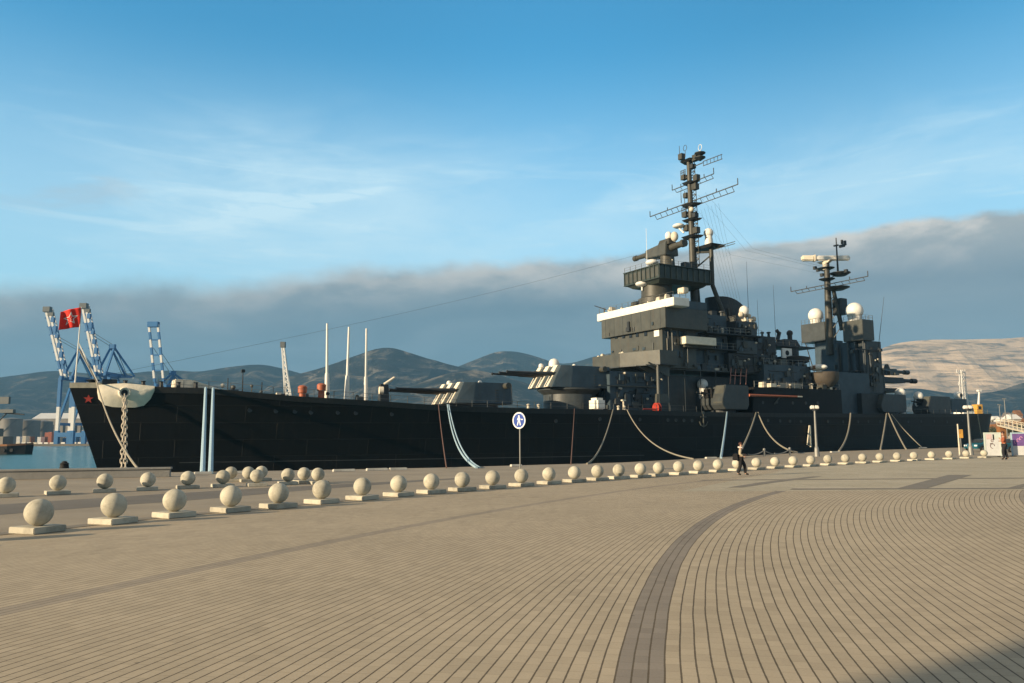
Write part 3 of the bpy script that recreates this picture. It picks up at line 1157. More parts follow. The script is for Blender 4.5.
bk = [[b.bm.verts.new(q_ + Vector((0, .45, 0))) for q_ in r] for r in rows]
for G in (vg, bk):
    for j in range(5):
        for i in range(8):
            b.bm.faces.new([G[j][i], G[j][i + 1], G[j + 1][i + 1], G[j + 1][i]])
per = [(0, i) for i in range(9)] + [(j, 8) for j in range(1, 6)] + [(5, i) for i in (7, 6, 5, 4, 3, 2, 1, 0)] + [(j, 0) for j in (4, 3, 2, 1)]
for (a0, a1), (c0, c1) in zip(per, per[1:] + per[:1]):
    b.bm.faces.new([vg[a0][a1], vg[c0][c1], bk[c0][c1], bk[a0][a1]])
apron = part(b, 'hawse_cover', M['canvas'], smooth=True)
v = on_side(124, 393)
b = MB()
b.lathe([(0.30, .55), (0.33, -.62), (0.52, -.80), (0.60, -.70), (0.62, .3)], (v.x, v.y, v.z), 20, 'Y')
part(b, 'hawse_pipe', M['canvas'], apron, smooth=True)
b = MB()
b.lathe([(0.34, -.55), (0.34, -.64)], (v.x, v.y, v.z), 20, 'Y')
part(b, 'hawse_hole', M['black'], apron)
HAWSE = Vector((v.x, v.y - .7, v.z - .1))


# railings: posts with two wires, one part
def railing(name, pts, hgt=1.0, step=2.0, m=None, wires=3, r=0.025, parent=None):
    b = MB()
    for a, c in zip(pts, pts[1:]):
        a, c = Vector(a), Vector(c)
        n = max(1, round((c - a).length / step))
        for i in range(n + 1):
            q_ = a.lerp(c, i / n)
            b.bar(q_, q_ + Vector((0, 0, hgt)), .055)
        for k in range(wires):
            zz = Vector((0, 0, hgt * (k + 1) / wires - .02))
            b.bar(a + zz, c + zz, r * 1.4)
    return part(b, name, m or M['rail'], parent)


for sg in (-1, 1):
    railing('deck_railing', [(hull_pt(u, 0)[0], sg * (hull_pt(u, 0)[1] - .25), hull_pt(u, 0)[2] - .12) for u in (.05, .08, .12, .16, .20, .25, .30, .36, .42, .48)], step=2.4, wires=2)
    railing('deck_railing', [(hull_pt(u, 0)[0], sg * (hull_pt(u, 0)[1] - .25), hull_pt(u, 0)[2] - .12) for u in (.80, .85, .90, .94, .97)], step=2.4, wires=2)


# ---- big triple turrets
def triple_turret(xcb, ycb, xct, yct, xlb, xr, ytop, ybot, roof_slope, tip, rooty, ear, domes):
    t = empty('gun_turret', (0, 0, 0))
    t.parent = ship
    lo, hi = .3, 8.0
    for _ in range(40):
        w = (lo + hi) / 2
        s0, z0 = P(xcb, ycb, -w)
        if yat(xlb, ycb, s0)[0] > w: lo = w
        else: hi = w
    wf = max(w, 1.9)
    s0, z0 = P(xcb, ycb, -wf)
    s1, z1 = P(xct, yct, -wf)
    wb = wf + .55
    se = P(xr, (ytop + ybot) / 2, -wb * .9)[0]
    Ln = se - s0
    bot = [(s0, -wf), (s0 + Ln * .26, -wb), (se - Ln * .12, -wb), (se, -wb * .62), (se, wb * .62), (se - Ln * .12, wb), (s0 + Ln * .26, wb), (s0, wf)]
    top = [(s1, -wf + .1), (s0 + Ln * .30, -wb + .2), (se - Ln * .12, -wb + .2), (se - .1, -wb * .6), (se - .1, wb * .6), (se - Ln * .12, wb - .2), (s0 + Ln * .30, wb - .2), (s1, wf - .1)]
    m = MB()
    m.hexa([(x, y, z0) for x, y in bot], [(x, y, z1 + (x - s1) * roof_slope) for x, y in top])
    m.build('turret_house', M['blue'], t, bevel=.05)
    # bare plating strip round the front edge
    m = MB()
    for sg in (-1, 1):
        m.hexa([(s0 - .06, sg * (wf - .35), z0), (s0 + .3, sg * (wf + .05), z0), (s0 + .5, sg * (wf + .02), z0), (s0 + .1, sg * (wf - .4), z0)],
               [(s1 - .06, sg * (wf - .45), z1 - .05), (s1 + .3, sg * (wf - .03), z1 - .05), (s1 + .5, sg * (wf - .1), z1 - .05), (s1 + .1, sg * (wf - .5), z1 - .05)])
    m.build('front_edge', M['grey'], t)
    tipS = P(tip[0], tip[1], 0)
    rs, rz = P(rooty[0], rooty[1], 0)
    zb_ = rz
    hgt = z1 - z0
    for k in (-1, 0, 1):
        yb_ = k * (wf * .66)
        # two canvas blast bags per gun, above and below the barrel
        c = MB()
        fr = (s1 - s0)
        mid = (zb_ - z0) / hgt
        def fx(a): return s0 + fr * a
        for a0, a1 in ((0.02, mid - .07), (mid + .07, 1.02)):
            c.hexa([(fx(a0) - .45, yb_ - .52, z0 + hgt * a0), (fx(a0) + .2, yb_ - .52, z0 + hgt * a0), (fx(a0) + .2, yb_ + .52, z0 + hgt * a0), (fx(a0) - .45, yb_ + .52, z0 + hgt * a0)],
                   [(fx(a1) - .30, yb_ - .48, z0 + hgt * a1), (fx(a1) + .35, yb_ - .48, z0 + hgt * a1), (fx(a1) + .35, yb_ + .48, z0 + hgt * a1), (fx(a1) - .30, yb_ + .48, z0 + hgt * a1)])
        c.build('blast_bag', M['canvas'], t, bevel=.035)
        g_ = MB()
        rootx = s0 + fr * mid
        Lb = rootx - tipS[0]
        X = lambda q_: rootx - Lb * q_
        g_.tube([(X(-.08), yb_, zb_), (X(.10), yb_, zb_), (X(.12), yb_, zb_ + .0), (X(.42), yb_, zb_ + .02), (X(.44), yb_, zb_ + .02), (X(.97), yb_, zb_ + .06), (X(.975), yb_, zb_ + .06), (X(1.0), yb_, zb_ + .06)],
                [.34, .34, .29, .25, .20, .14, .18, .18], 12)
        g_.build('gun_barrel', M['dark'], t, smooth=True)
    # rangefinder ears
    es, ez = P(ear[0], ear[1], -wb)
    m = MB()
    m.rod((es, -wb - .75, ez), (es, wb + .75, ez), .42, n=14)
    m.build('rangefinder', M['mast'], t, smooth=True)
    for x, y, r, yy, sz in domes:
        s, z = P(x, y, yy)
        m = MB()
        m.lathe([(r, 0), (r, r * sz), (r * .92, r * (sz + .42)), (r * .6, r * (sz + .82)), (.02, r * (sz + 1))], (s, yy, z1 - .05 + (s - s1) * roof_slope), 16)
        m.build('dome_cover', M['white'], t, smooth=True)
    m = MB()                                     # hatch and ladder rungs on the side
    for k in range(5):
        m.box(s0 + Ln * .62, s0 + Ln * .62 + .5, -wb - .05, -wb + .4, z0 + .25 + k * .38, z0 + .30 + k * .38)
    m.build('rungs', M['mast'], t)
    return s0, s1, se, wf, wb, z0, z1


t1 = triple_turret(455, 403, 464.5, 382, 432, 517, 381.5, 402, 0.0, (389, 391.6), (449, 391.6), (506, 386), [(449, 381.5, .33, .9, .6), (480, 380, .30, -.6, .9)])
t2 = triple_turret(552, 386.8, 561.5, 365, 528, 616, 365, 386.8, 0.0, (499, 375.2), (548, 375), (602, 369.5), [(554, 364.5, .78, -.2, .65), (541, 366, .35, 1.0, .7), (574, 364, .30, -.7, .9)])
# barbettes
for (s0, s1, se, wf, wb, z0, z1), bot in ((t1, None), (t2, None)):
    b = MB()
    cx_ = s0 + (se - s0) * .46
    zb_ = zd(cx_) - .15
    r = (se - s0) * .43
    if z0 - zb_ > 1.0:
        b.lathe([(r * .80, zb_), (r * .80, z0 - .9), (r * .98, z0 - .25), (r * .98, z0 - .06)], (cx_, 0, 0), 32)
    else:
        b.lathe([(r * .9, zb_), (r * .9, z0 - .05)], (cx_, 0, 0), 32)
    part(b, 'barbette', M['grey2'], smooth=True)


# ---- superstructure blocks
def block(name, q_, m, tx=0, ty=0, bevel=.04, parent=None, w=None):
    s0, s1, ww, z0, z1 = q_
    ww = w or ww
    b = MB().box(s0, s1, -ww, ww, z0, z1, tx, ty)
    return part(b, name, m, parent, bevel=bevel)


def oblock(name, q_, m, bevel=.04, parent=None, tx=0, ty=0):
    s0, s1, ys, z0, z1 = q_[:5]
    yp = q_[5]
    b = MB().box(s0, s1, yp, ys, z0, z1, tx, ty)
    return part(b, name, m, parent, bevel=bevel)


UB = pbox(601, 665, 707.5, 306.5, 327)
LB = pbox(610, 662, 696, 327.5, 362)
zdeck = zd(UB[0]) - .12
upper = block('upper_bridge', UB, M['grey'])
zS = P(700, 369.5, -5.7)[1]
lower = block('bridge_tower', (LB[0], min(LB[1], UB[1]), LB[2], zS + .004, UB[3] - .003), M['grey'])
LB = (LB[0], min(LB[1], UB[1]) - 2, LB[2], LB[3], LB[4])
# panel lines and windows of the upper bridge front
s0, s1, w, z0, z1 = UB
for k in range(7):
    y = -w + w * 2 * (k + .5) / 7
    part(MB().box(s0 - .03, s0 + .02, y - .03, y + .03, z0 + .1, z1 - .1), 'plate_seam', M['grey2'], upper)
b = MB()
yc = yat(629, 325, s0)[0]
b.box(s0 - .35, s0, yc - .45, yc + .45, z0 + .35, z0 + 1.0)
b.box(s0 - .25, s0, yc - .25, yc + .25, z0 + 1.0, z0 + 1.9)
part(b, 'lamp_box', M['dark'], upper, bevel=.03)
# window row of the bridge
sb, _e, wl, _z, _t = LB
for x_, y_, wd in [(616.5, 336.5, .62), (624, 336, .62), (631, 335.4, .62), (637.5, 334.6, .62), (646, 333.6, .62), (657, 333.4, 1.0)]:
    y, z = yat(x_, y_, sb)
    b = MB()
    b.box(sb - .10, sb + .05, y - wd / 2 - .08, y + wd / 2 + .08, z - .46, z + .46)
    fr = part(b, 'window', M['grey2'] if x_ < 650 else M['white'], lower)
    b = MB()
    b.box(sb - .115, sb + .05, y - wd / 2, y + wd / 2, z - .36, z + .36)
    if x_ < 650:
        part(b, 'window', M['glass'], lower)
        bpy.data.objects.remove(fr)
for x_, y_ in [(667.5, 333), (674, 333.5), (681, 334)]:
    s, z = P(x_, y_, -wl)
    b = MB()
    b.box(s - .45, s + .45, -wl - .06, -wl + .1, z - .42, z + .42)
    part(b, 'window', M['glass'], lower)
# white canopy over the open bridge
CN = pbox(596.5, 673.5, 689.5, 298.2, 305.6)
s0, s1, w, z0, z1 = CN
b = MB()
z1 += .22
b.box(s0, s1, -w, w, UB[4] + .003, z1)
part(b, 'canopy', M['white'], bevel=.07)
b = MB()
b.box(s1 - .4, UB[1], -UB[2] + .06, UB[2] - .06, UB[4] + .002, P(700, 302, -UB[2])[1])
part(b, 'bridge_house', M['blue'], bevel=.04)
zc = z1
# clutter on the canopy: cloth covered lamps, small guns, pelorus
for x_, y_, yy, sx_, hh in [(612, 303, 4.5, .9, .9), (622, 301, 3, .5, .5), (660, 294, -2.5, 1.0, .7), (667, 294, -4.2, .7, .9), (648, 297, -1, .5, .5)]:
    s, z = s0 + 1.2, zc
    yv = yat(x_, y_, s)[0]
    b = MB()
    b.box(s - sx_ * .6, s + sx_ * .6, yv - sx_ / 2, yv + sx_ / 2, zc - .03, zc + hh, .1, .1)
    part(b, 'covered_instrument', M['cream'], bevel=.08)
yv = yat(604, 302, s0 + 1)[0]
b = MB()
b.rod((s0 + 1, yv, zc), (s0 + 1, yv, zc + .8), .10)
b.rod((s0 + 1.2, yv - .3, zc + .75), (s0 - .1, yv + 1.2, zc + 1.5), .09, .06)
part(b, 'signal_gun', M['dark'])
railing('bridge_railing', [(s0 + .3, w - .3, zc), (s0 + .3, -w + .3, zc), (s1 - .4, -w + .3, zc)], hgt=.9, step=1.5, wires=2, r=.018)

# gun platform wrapped round the front of the bridge
zt_, zb_ = P(620, 353, -1)[1], P(620, 367, -1)[1]
sF = LB[0] - 3.6
yl, yr_ = yat(592.5, 360, sF)[0], yat(620, 360, sF)[0]
wl2 = LB[2] + 1.0
s_corner = P(660, 360, -wl2)[0]
poly = [(sF, yr_), (s_corner, -wl2), (s_corner + 3.4, -wl2), (s_corner + 3.4, wl2), (s_corner, wl2), (sF, yl)]
b = MB()
b.prism(poly, zb_, zb_ + .18)
part(b, 'wing_platform', M['grey2'])
b = MB()                                        # solid bulwark, thin
inn = [(sF + .15, yr_ + .08), (s_corner + .08, -wl2 + .12), (s_corner + 3.3, -wl2 + .12), (s_corner + 3.3, wl2 - .12), (s_corner + .08, wl2 - .12), (sF + .15, yl - .08)]
n = len(poly)
for i in (5, 0, 1, 4):
    j = (i + 1) % n
    b.hexa([(*poly[i], zb_ + .183), (*poly[j], zb_ + .183), (*inn[j], zb_ + .183), (*inn[i], zb_ + .183)],
           [(*poly[i], zt_), (*poly[j], zt_), (*inn[j], zt_), (*inn[i], zt_)])
part(b, 'platform_bulwark', M['grey'])
for dy, hh in ((yl - .6, .5), (yl - 1.6, .9), (yr_ + .3, .6), (0.2, .4)):
    b = MB()
    b.box(sF + .5, sF + 1.2, dy - .35, dy + .35, zb_ + .18, zt_ + hh * .5, .08, .08)
    part(b, 'covered_instrument', M['cream'], bevel=.08)
b = MB()                                        # bracket plates below the platform, pierced look
for yv in (-wl2 + 1.0, -wl2 + 3.2, 0.0, wl2 - 1.5):
    b.hexa([(sF + .8, yv - .06, zb_ - .25), (s_corner + 2.6, yv - .06, zb_ - 1.7), (s_corner + 2.6, yv + .06, zb_ - 1.7), (sF + .8, yv + .06, zb_ - .25)],
           [(sF + .3, yv - .06, zb_ - .004), (s_corner + 2.6, yv - .06, zb_ - .004), (s_corner + 2.6, yv + .06, zb_ - .004), (sF + .3, yv + .06, zb_ - .004)])
part(b, 'bracket', M['grey'])

# conning tower base below
yp = -4.42
sA, sB_ = P(610, 395, yp)[0], P(663, 395, yp)[0]
zA = P(660, 373, yp)[1]
base = part(MB().box(sA, sB_, yp, -yp, zdeck, zA), 'base_deckhouse', M['blue'], bevel=.05)
part(MB().box(sB_ + .003, P(745, 395, -3.4)[0], -3.4, 3.4, zdeck, zA - .1), 'engine_house', M['grey2'], bevel=.05)
zL = P(620, 386.5, yp)[1]
part(MB().box(sA - 2, sA + 9, yp - .5, yp - .003, zL, zL + .14), 'ledge', M['grey'], base)
for x_ in (640, 655):
    s, z = P(x_, 396, yp)
    part(MB().box(s - .4, s + .4, yp - .06, yp + .1, zdeck + .3, zdeck + 2.2), 'door', M['grey2'], base, bevel=.03)
for x_, y_ in [(634, 396), (650, 380), (658, 398)]:
    s, z = P(x_, y_, yp)
    b = MB()
    b.lathe([(.2, 0), (.2, .12)], (s, yp - .1, z), 12, 'Y')
    part(b, 'deck_lamp', M['white'] if x_ in (658, 634) else M['dark'], base)
# 01 deck slab with stanchions
zS = P(700, 369.5, -5.7)[1]
sS0, sS1 = P(664, 369, -5.7)[0], P(792, 374, -5.7)[0]
dk1 = part(MB().box(sS0, sS1, -5.7, 5.7, zS - .22, zS), 'upper_deck', M['grey2'], bevel=.03)
for i in range(9):
    s = sS0 + 1 + (sS1 - sS0 - 2) * i / 8
    part(MB().bar((s, -5.5, zd(s) - .12), (s, -5.5, zS - .225), .10), 'stanchion', M['grey2'], dk1)
railing('deck_railing', [(sS0 + .2, 0, zS), (sS0 + .2, -5.55, zS), (sS1 - .3, -5.55, zS)], hgt=1.0, step=1.6, wires=2, parent=dk1)
# aft part of the bridge, stepped
AB = (UB[1] + .003, P(727, 330, -5)[0], 5.0, zS + .01, P(715, 315, -5)[1])
block('after_bridge', AB, M['blue'])
b = MB()
b.box(AB[0] + .4, AB[1] + 2.5, -6.4, 6.4, AB[3] + 3.2, AB[3] + 3.35)
b.box(AB[0] + .6, AB[1] + 6, -7.0, 7.0, AB[3] + 5.6, AB[3] + 5.75)
part(b, 'bridge_galleries', M['dark'])
for x_ in (671, 686):
    s, z = P(x_, 352, -wl)
    b = MB()
    b.rod((s, -wl - .35, zS), (s, -wl - .35, UB[3]), .10)
    part(b, 'downpipe', M['grey'])
# cargo post with bracket at the side
yp = -6.6
s, z = P(658.5, 395, yp)
zt2 = P(658.5, 365, yp)[1]
b = MB()
b.rod((s, yp, zdeck), (s, yp, zt2), .28, .24, 12)
b.box(s - .5, s + 1.9, yp - .2, yp + .3, P(664, 403, yp)[1], P(664, 394, yp)[1], .12, 0)
b.bar((s, yp, zt2 - .3), (s - 1.6, yp + .2, zt2 + .35), .22)
part(b, 'boat_winch_post', M['grey'], bevel=.03)
b = MB()
b.lathe([(.75, -.25), (.75, -.15), (.35, -.15), (.35, .15), (.75, .15), (.75, .25)], (P(657, 408, -8)[0], -8.0, P(657, 408, -8)[1]), 16, 'X')
b.box(P(657, 408, -8)[0] - .5, P(657, 408, -8)[0] + .5, -8.4, -7.6, zdeck, zdeck + .5)
part(b, 'hose_reel', M['red'])
b = MB()
b.rod((P(643, 410, -8.3)[0], -8.3, zdeck + .4), (P(655, 410, -8.3)[0], -8.3, zdeck + .4), .09)
part(b, 'fire_hose', M['red'])

# ---- covered boat at the bridge side
BT = pboxo(684.5, 685.5, 716.5, 335.5, 345.3, -7.6)
zt3 = P(686, 335.6, -7.6)[1]
zb3 = P(686, 343.5, -7.6)[1]
b = MB()
b.box(BT[0], BT[1], -7.6, -5.0, zb3, zt3)
bt = part(b, 'covered_boat', M['canvas'], bevel=.06)
b = MB()
b.box(BT[0] + .2, BT[1] - .2, -7.3, -5.1, zb3 - .45, zb3 - .003, .1, .3)
part(b, 'boat_cradle', M['mast'], bt)

# ---- director tower above the bridge
zUp = zc
ds, dz = P(668, 290, 0)
cs = UB[0] + (UB[1] - UB[0]) * .62
zq = yat(668, 283, cs)[1]
b = MB()
b.lathe([(3.0, UB[4]), (3.0, UB[4] + (zq - UB[4]) * .55), (2.5, UB[4] + (zq - UB[4]) * .6), (2.4, zq)], (cs, 0, 0), 20)
tower = part(b, 'director_tower', M['mast'], smooth=True)
b = MB()
for k in range(14):
    q_ = 2 * math.pi * k / 14
    b.box(cs + 3.05 * math.cos(q_) - .3, cs + 3.05 * math.cos(q_) + .3, 3.05 * math.sin(q_) - .3, 3.05 * math.sin(q_) + .3, UB[4] + .3, UB[4] + 1.0 + .7 * random.random())
part(b, 'ready_lockers', M['mast'], tower)
railing('bridge_railing', [(cs - 3.8, -3.5, UB[4] + .4), (cs + 4, -3.5, UB[4] + .4)], hgt=1.6, step=.8, wires=3, r=.02)
# wide ribbed platform
DP = pbox(624.5, 659, 712, 264.5, 281)
s0, s1, w, z0, z1 = DP
b = MB()
pl_b = [(s0 + .8, -w * .75), (s1 - 1.2, -w * .8), (s1 - .8, -w * .4), (s1 - .8, w * .4), (s1 - 1.2, w * .8), (s0 + .8, w * .75)]
pl_m = [(s0, -w), (s1 - .5, -w), (s1, -w * .5), (s1, w * .5), (s1 - .5, w), (s0, w)]
hm_ = z0 + (z1 - z0) * .25
b.hexa([(x, y, z0) for x, y in pl_b], [(x, y, hm_) for x, y in pl_m])
b.hexa([(x, y, hm_ + .002) for x, y in pl_m], [(x, y, z1) for x, y in pl_m])
plat = part(b, 'director_platform', M['green'])
b = MB()
for k in range(9):
    y = -w + 2 * w * k / 8
    b.box(s0 - .16, s0 - .002, y - .07, y + .07, hm_, z1 + .05)
for k in range(10):
    x = s0 + (s1 - .5 - s0) * k / 9
    b.box(x - .07, x + .07, -w - .16, -w - .002, hm_, z1 + .05)
b.box(s0 - .2, s1, -w - .2, w + .2, z1 + .052, z1 + .18)
b.box(s0 - .18, s1, -w - .18, w + .18, hm_ - .10, hm_ - .003)
part(b, 'platform_ribs', M['green'], plat)
b = MB()
b.lathe([(4.3, UB[4] + .01), (4.3, UB[4] + 1.1), (4.0, UB[4] + 1.2)], (cs, 0, 0), 24)
drum = part(b, 'tower_drum', M['mast'], tower, smooth=True)
for k in range(16):
    q_ = rad(150 + k * 14)
    hh = .4 + .8 * random.random()
    xx, yy = cs + 4.0 * math.cos(q_), 4.0 * math.sin(q_)
    part(MB().box(xx - .35, xx + .35, yy - .35, yy + .35, UB[4] + 1.2, UB[4] + 1.2 + hh, .05, .05), 'deck_locker', random.choice([M['mast'], M['grey2'], M['cream'], M['dark']]), drum, bevel=.04)
for k in range(8):
    y = -w + 2 * w * (k + .5) / 8
    part(MB().box(s0 - .03, s0 + .1, y - .36, y + .36, hm_ + .25, z1 - .25), 'rib_panel', M['grey'], plat)
zP = z1 + .18
railing('platform_railing', [(s0, w, zP), (s0, -w, zP), (s1 - .4, -w, zP)], hgt=.8, step=1.4, wires=2, r=.018, parent=plat)
# rangefinder director on top
s_d = s0 + (s1 - s0) * .30
dirr = empty('rangefinder_director', (0, 0, 0))
dirr.parent = ship
yA, zA_ = yat(637, 256, s_d)
yB, zB_ = yat(648, 251, s_d)
yC, zC_ = yat(671, 249, s_d)
yD, zD_ = yat(697, 246, s_d)
zm = (zB_ + zC_) / 2 - .2
b = MB()
b.hexa([(s_d - .8, yB, zm - .8), (s_d + 1.3, yB, zm - .8), (s_d + 1.6, yC, zm - 1.2), (s_d - 1.2, yC, zm - 1.2)],
       [(s_d - .6, yB, zm + .6), (s_d + 1.1, yB, zm + .6), (s_d + 1.4, yC, zm + .95), (s_d - 1.0, yC, zm + .95)])
b.build('director_body', M['grey'], dirr, bevel=.10)
b = MB()
b.rod((s_d, yB + .2, zm), (s_d, yA + .3, zm), .42, .36, 14)
b.rod((s_d, yA + .7, zm), (s_d, yA - .0, zm), .46, .46, 14)
b.build('rangefinder_arm', M['mast'], dirr, smooth=True)
b = MB()
b.rod((s_d, yC - .1, zm), (s_d, yC - 2.6, zm + .1), .55, .48, 14)
b.rod((s_d, yC - 2.6, zm + .1), (s_d, yC - 3.2, zm + .1), .62, .62, 14)
b.build('rangefinder_arm', M['mast'], dirr, smooth=True)
b = MB()
b.rod((s_d + .2, yC + 1.2, zP - .1), (s_d + .2, yC + 1.2, zm - 1.0), 1.25, 1.1, 16)
b.build('director_pedestal', M['mast'], dirr, smooth=True)
b = MB()
b.box(s_d - .8, s_d + 1.0, yC - .4, yC + 2.4, zm + .5, zm + 1.5, .3, .3)
b.build('sight_hood', M['mast'], dirr, bevel=.05)
for x_, y_, r_ in [(668.5, 236, .55), (674.5, 236.5, .6)]:
    yv, zv = yat(x_, y_, s_d)
    b = MB()
    b.ball((s_d, yv, zv), r_, sz=1.3)
    b.rod((s_d, yv, zv - r_), (s_d, yv, zm + .8), .12)
    b.build('radome', M['white'] if x_ < 670 else M['cream'], dirr, smooth=True)
# dishes round the tower
for x_, y_, rx_, rz_, ss in [(642, 284, 1.05, .45, s0 + .4), (652, 262.5, 1.0, .5, s0 + .4)]:
    yv, zv = yat(x_, y_, ss)
    b = MB()
    b.ball((ss, yv, zv), rx_, sy=1.0, sz=rz_ / rx_)
    b.rod((ss, yv, zv - rz_ * .8), (ss, yv, zv - rz_ - .6), .15)
    part(b, 'satellite_dome', M['white'], smooth=True)
yv, zv = yat(685, 291, cs - 2)
b = MB()
b.box(cs - 2.9, cs - 1.9, yv - .7, yv + .7, zv - .42, zv + .42)
b.box(cs - 3.01, cs - 2.4, yv - .8, yv - .3, zv - .5, zv - .05)
part(b, 'equipment_box', M['cream'], bevel=.08)

# ---- foremast
s_m = P(692, 240, 0)[0]
zTop = P(691, 161, 0)[1]
mast = empty('foremast', (0, 0, 0))
mast.parent = ship
b = MB()
zmid = P(693, 236, 0)[1]
b.rod((s_m, 0, UB[4] - .1), (s_m, 0, zmid), .62, .56, 14)
b.rod((s_m, 0, zmid), (s_m - .15, 0, zTop), .52, .36, 14)
b.build('mast_column', M['mast'], mast, smooth=True)
b = MB()                                        # lattice bracing and ladder up the mast
zz_ = zmid - 5
kk = 0
while zz_ < zTop - .6:
    t_ = (zz_ - zmid) / (zTop - zmid)
    w_ = .95 - .35 * max(0, t_)
    for dy in (-w_, w_):
        b.bar((s_m + .55, dy, zz_), (s_m + .55, dy * .98, zz_ + 1.0), .09)
    b.bar((s_m + .55, -w_, zz_), (s_m + .55, w_, zz_ + 1.0), .07)
    b.bar((s_m + .55, w_, zz_), (s_m + .55, -w_, zz_ + 1.0), .07)
    b.bar((s_m + .55, -w_, zz_), (s_m + .55, w_, zz_), .08)
    b.bar((s_m, 0, zz_), (s_m + .55, w_, zz_), .07)
    b.bar((s_m, 0, zz_), (s_m + .55, -w_, zz_), .07)
    zz_ += 1.0
b.build('mast_lattice', M['mast'], mast)
for yy_, zz_, a_ in [(1.2, .3, .45), (-1.1, .25, .35), (.9, .55, .4), (-1.3, .62, .5), (1.3, .80, .4), (-.9, .9, .35), (1.0, .12, .5), (-1.2, .05, .5)]:
    zq2 = zmid + (zTop - zmid) * zz_
    b = MB()
    b.box(s_m - .5, s_m + .3, yy_ - a_, yy_ + a_, zq2 - a_, zq2 + a_)
    b.bar((s_m, 0, zq2), (s_m, yy_, zq2), .14)
    b.rod((s_m - .1, yy_, zq2 + a_), (s_m - .1, yy_, zq2 + a_ + .9), .05, .03, 6)
    b.build('antenna', M['mast'] if a_ > .38 else M['dark'], mast)
for x_, y_, wd, dp, tk in [(690.5, 161, 2.0, 1.1, .30), (689.5, 182.5, 1.6, 1.0, .35), (689.5, 204.5, 2.0, 1.1, .32), (692.5, 220, 1.9, 1.1, .30), (694, 237, 2.0, 1.3, .35)]:
    ss, zz = P(x_, y_, 0)
    b = MB()
    b.prism([(s_m - dp * .6, -wd * .55), (s_m + dp * .6, -wd * .7), (s_m + dp * .6, wd * .7), (s_m - dp * .6, wd * .55)], zz - tk * .9, zz,
            [(s_m - dp, -wd * .6), (s_m + dp * .7, -wd), (s_m + dp * .7, wd), (s_m - dp, wd * .6)])
    b.build('mast_platform', M['dark'], mast)
# aft leg
sl_, zl_ = P(711, 246, -2.0)
b = MB()
b.rod((sl_, -2.0, P(711, 285, -2.0)[1]), (sl_, -2.0, zl_), .36, .36, 12)
sl2, zl2 = P(726, 321, -3.0)
b.rod((sl_, -2.0, P(711, 285, -2.0)[1]), (sl2, -3.0, zl2), .36, .40, 12)
sl3, zl3 = P(711, 246, 2.0)
b.rod((sl_, 2.0, zl_), (sl2, 3.0, zl2), .36, .40, 12)
b.bar((s_m, 0, zl_ - 1), (sl_, -2.0, zl_ - 1), .3)
b.bar((s_m, 0, zl_ - 4), (sl_, -2.0, zl_ - 1.5), .22)
b.bar((s_m, 0, zl_ - 6.5), (sl_, -2.0, zl_ - 6.5), .22)
b.bar((s_m, 0, zl_ - 6.5), (sl_, -2.0, zl_ - 4.5), .18)
b.build('mast_leg', M['mast'], mast, smooth=True)
b = MB()
zz = zl_
b.prism([(sl_ - 1.2, -3.2), (sl_ + 1.2, -3.2), (sl_ + 1.2, 1.0), (sl_ - 1.2, 1.0)], zz - .4, zz, [(sl_ - 1.6, -3.8), (sl_ + 1.6, -3.8), (sl_ + 1.6, 1.4), (sl_ - 1.6, 1.4)])
b.build('radome_platform', M['dark'], mast)
b = MB()
yr2, zr2 = yat(708.5, 233, sl_)
b.ball((sl_, yr2, zr2), .80)
b.rod((sl_, yr2, zz), (sl_, yr2, zr2 - .5), .72, .60, 14)
b.build('radome', M['white'], mast, smooth=True)


def lattice_yard(pa, pb, ss, parent, gap=.55, r=.07, name='yard'):
    """double athwartship yard between two picture points at one frame of the ship"""
    ya, za = yat(*pa, ss)
    yb_, zb__ = yat(*pb, ss)
    za = zb__ = (za + zb__) / 2
    b = MB()
    b.bar((ss, ya, za), (ss, yb_, zb__), r * 2)
    b.bar((ss + .5, ya + (yb_ - ya) * .06, za - gap), (ss + .5, yb_ - (yb_ - ya) * .06, zb__ - gap), r * 1.6)
    n = max(4, int(abs(yb_ - ya) / 1.6))
    for i in range(n + 1):
        y = ya + (yb_ - ya) * (.06 + .88 * i / n)
        b.bar((ss, y, za), (ss + .5, y, za - gap), r)
    for y, hh in ((ya, 1.0), (yb_, 1.0), (ya + (yb_ - ya) * .22, .5), (ya + (yb_ - ya) * .78, .6)):
        b.bar((ss, y, za), (ss, y, za + hh), r * 1.6)
    b.build(name, M['mast'], parent)
    return za


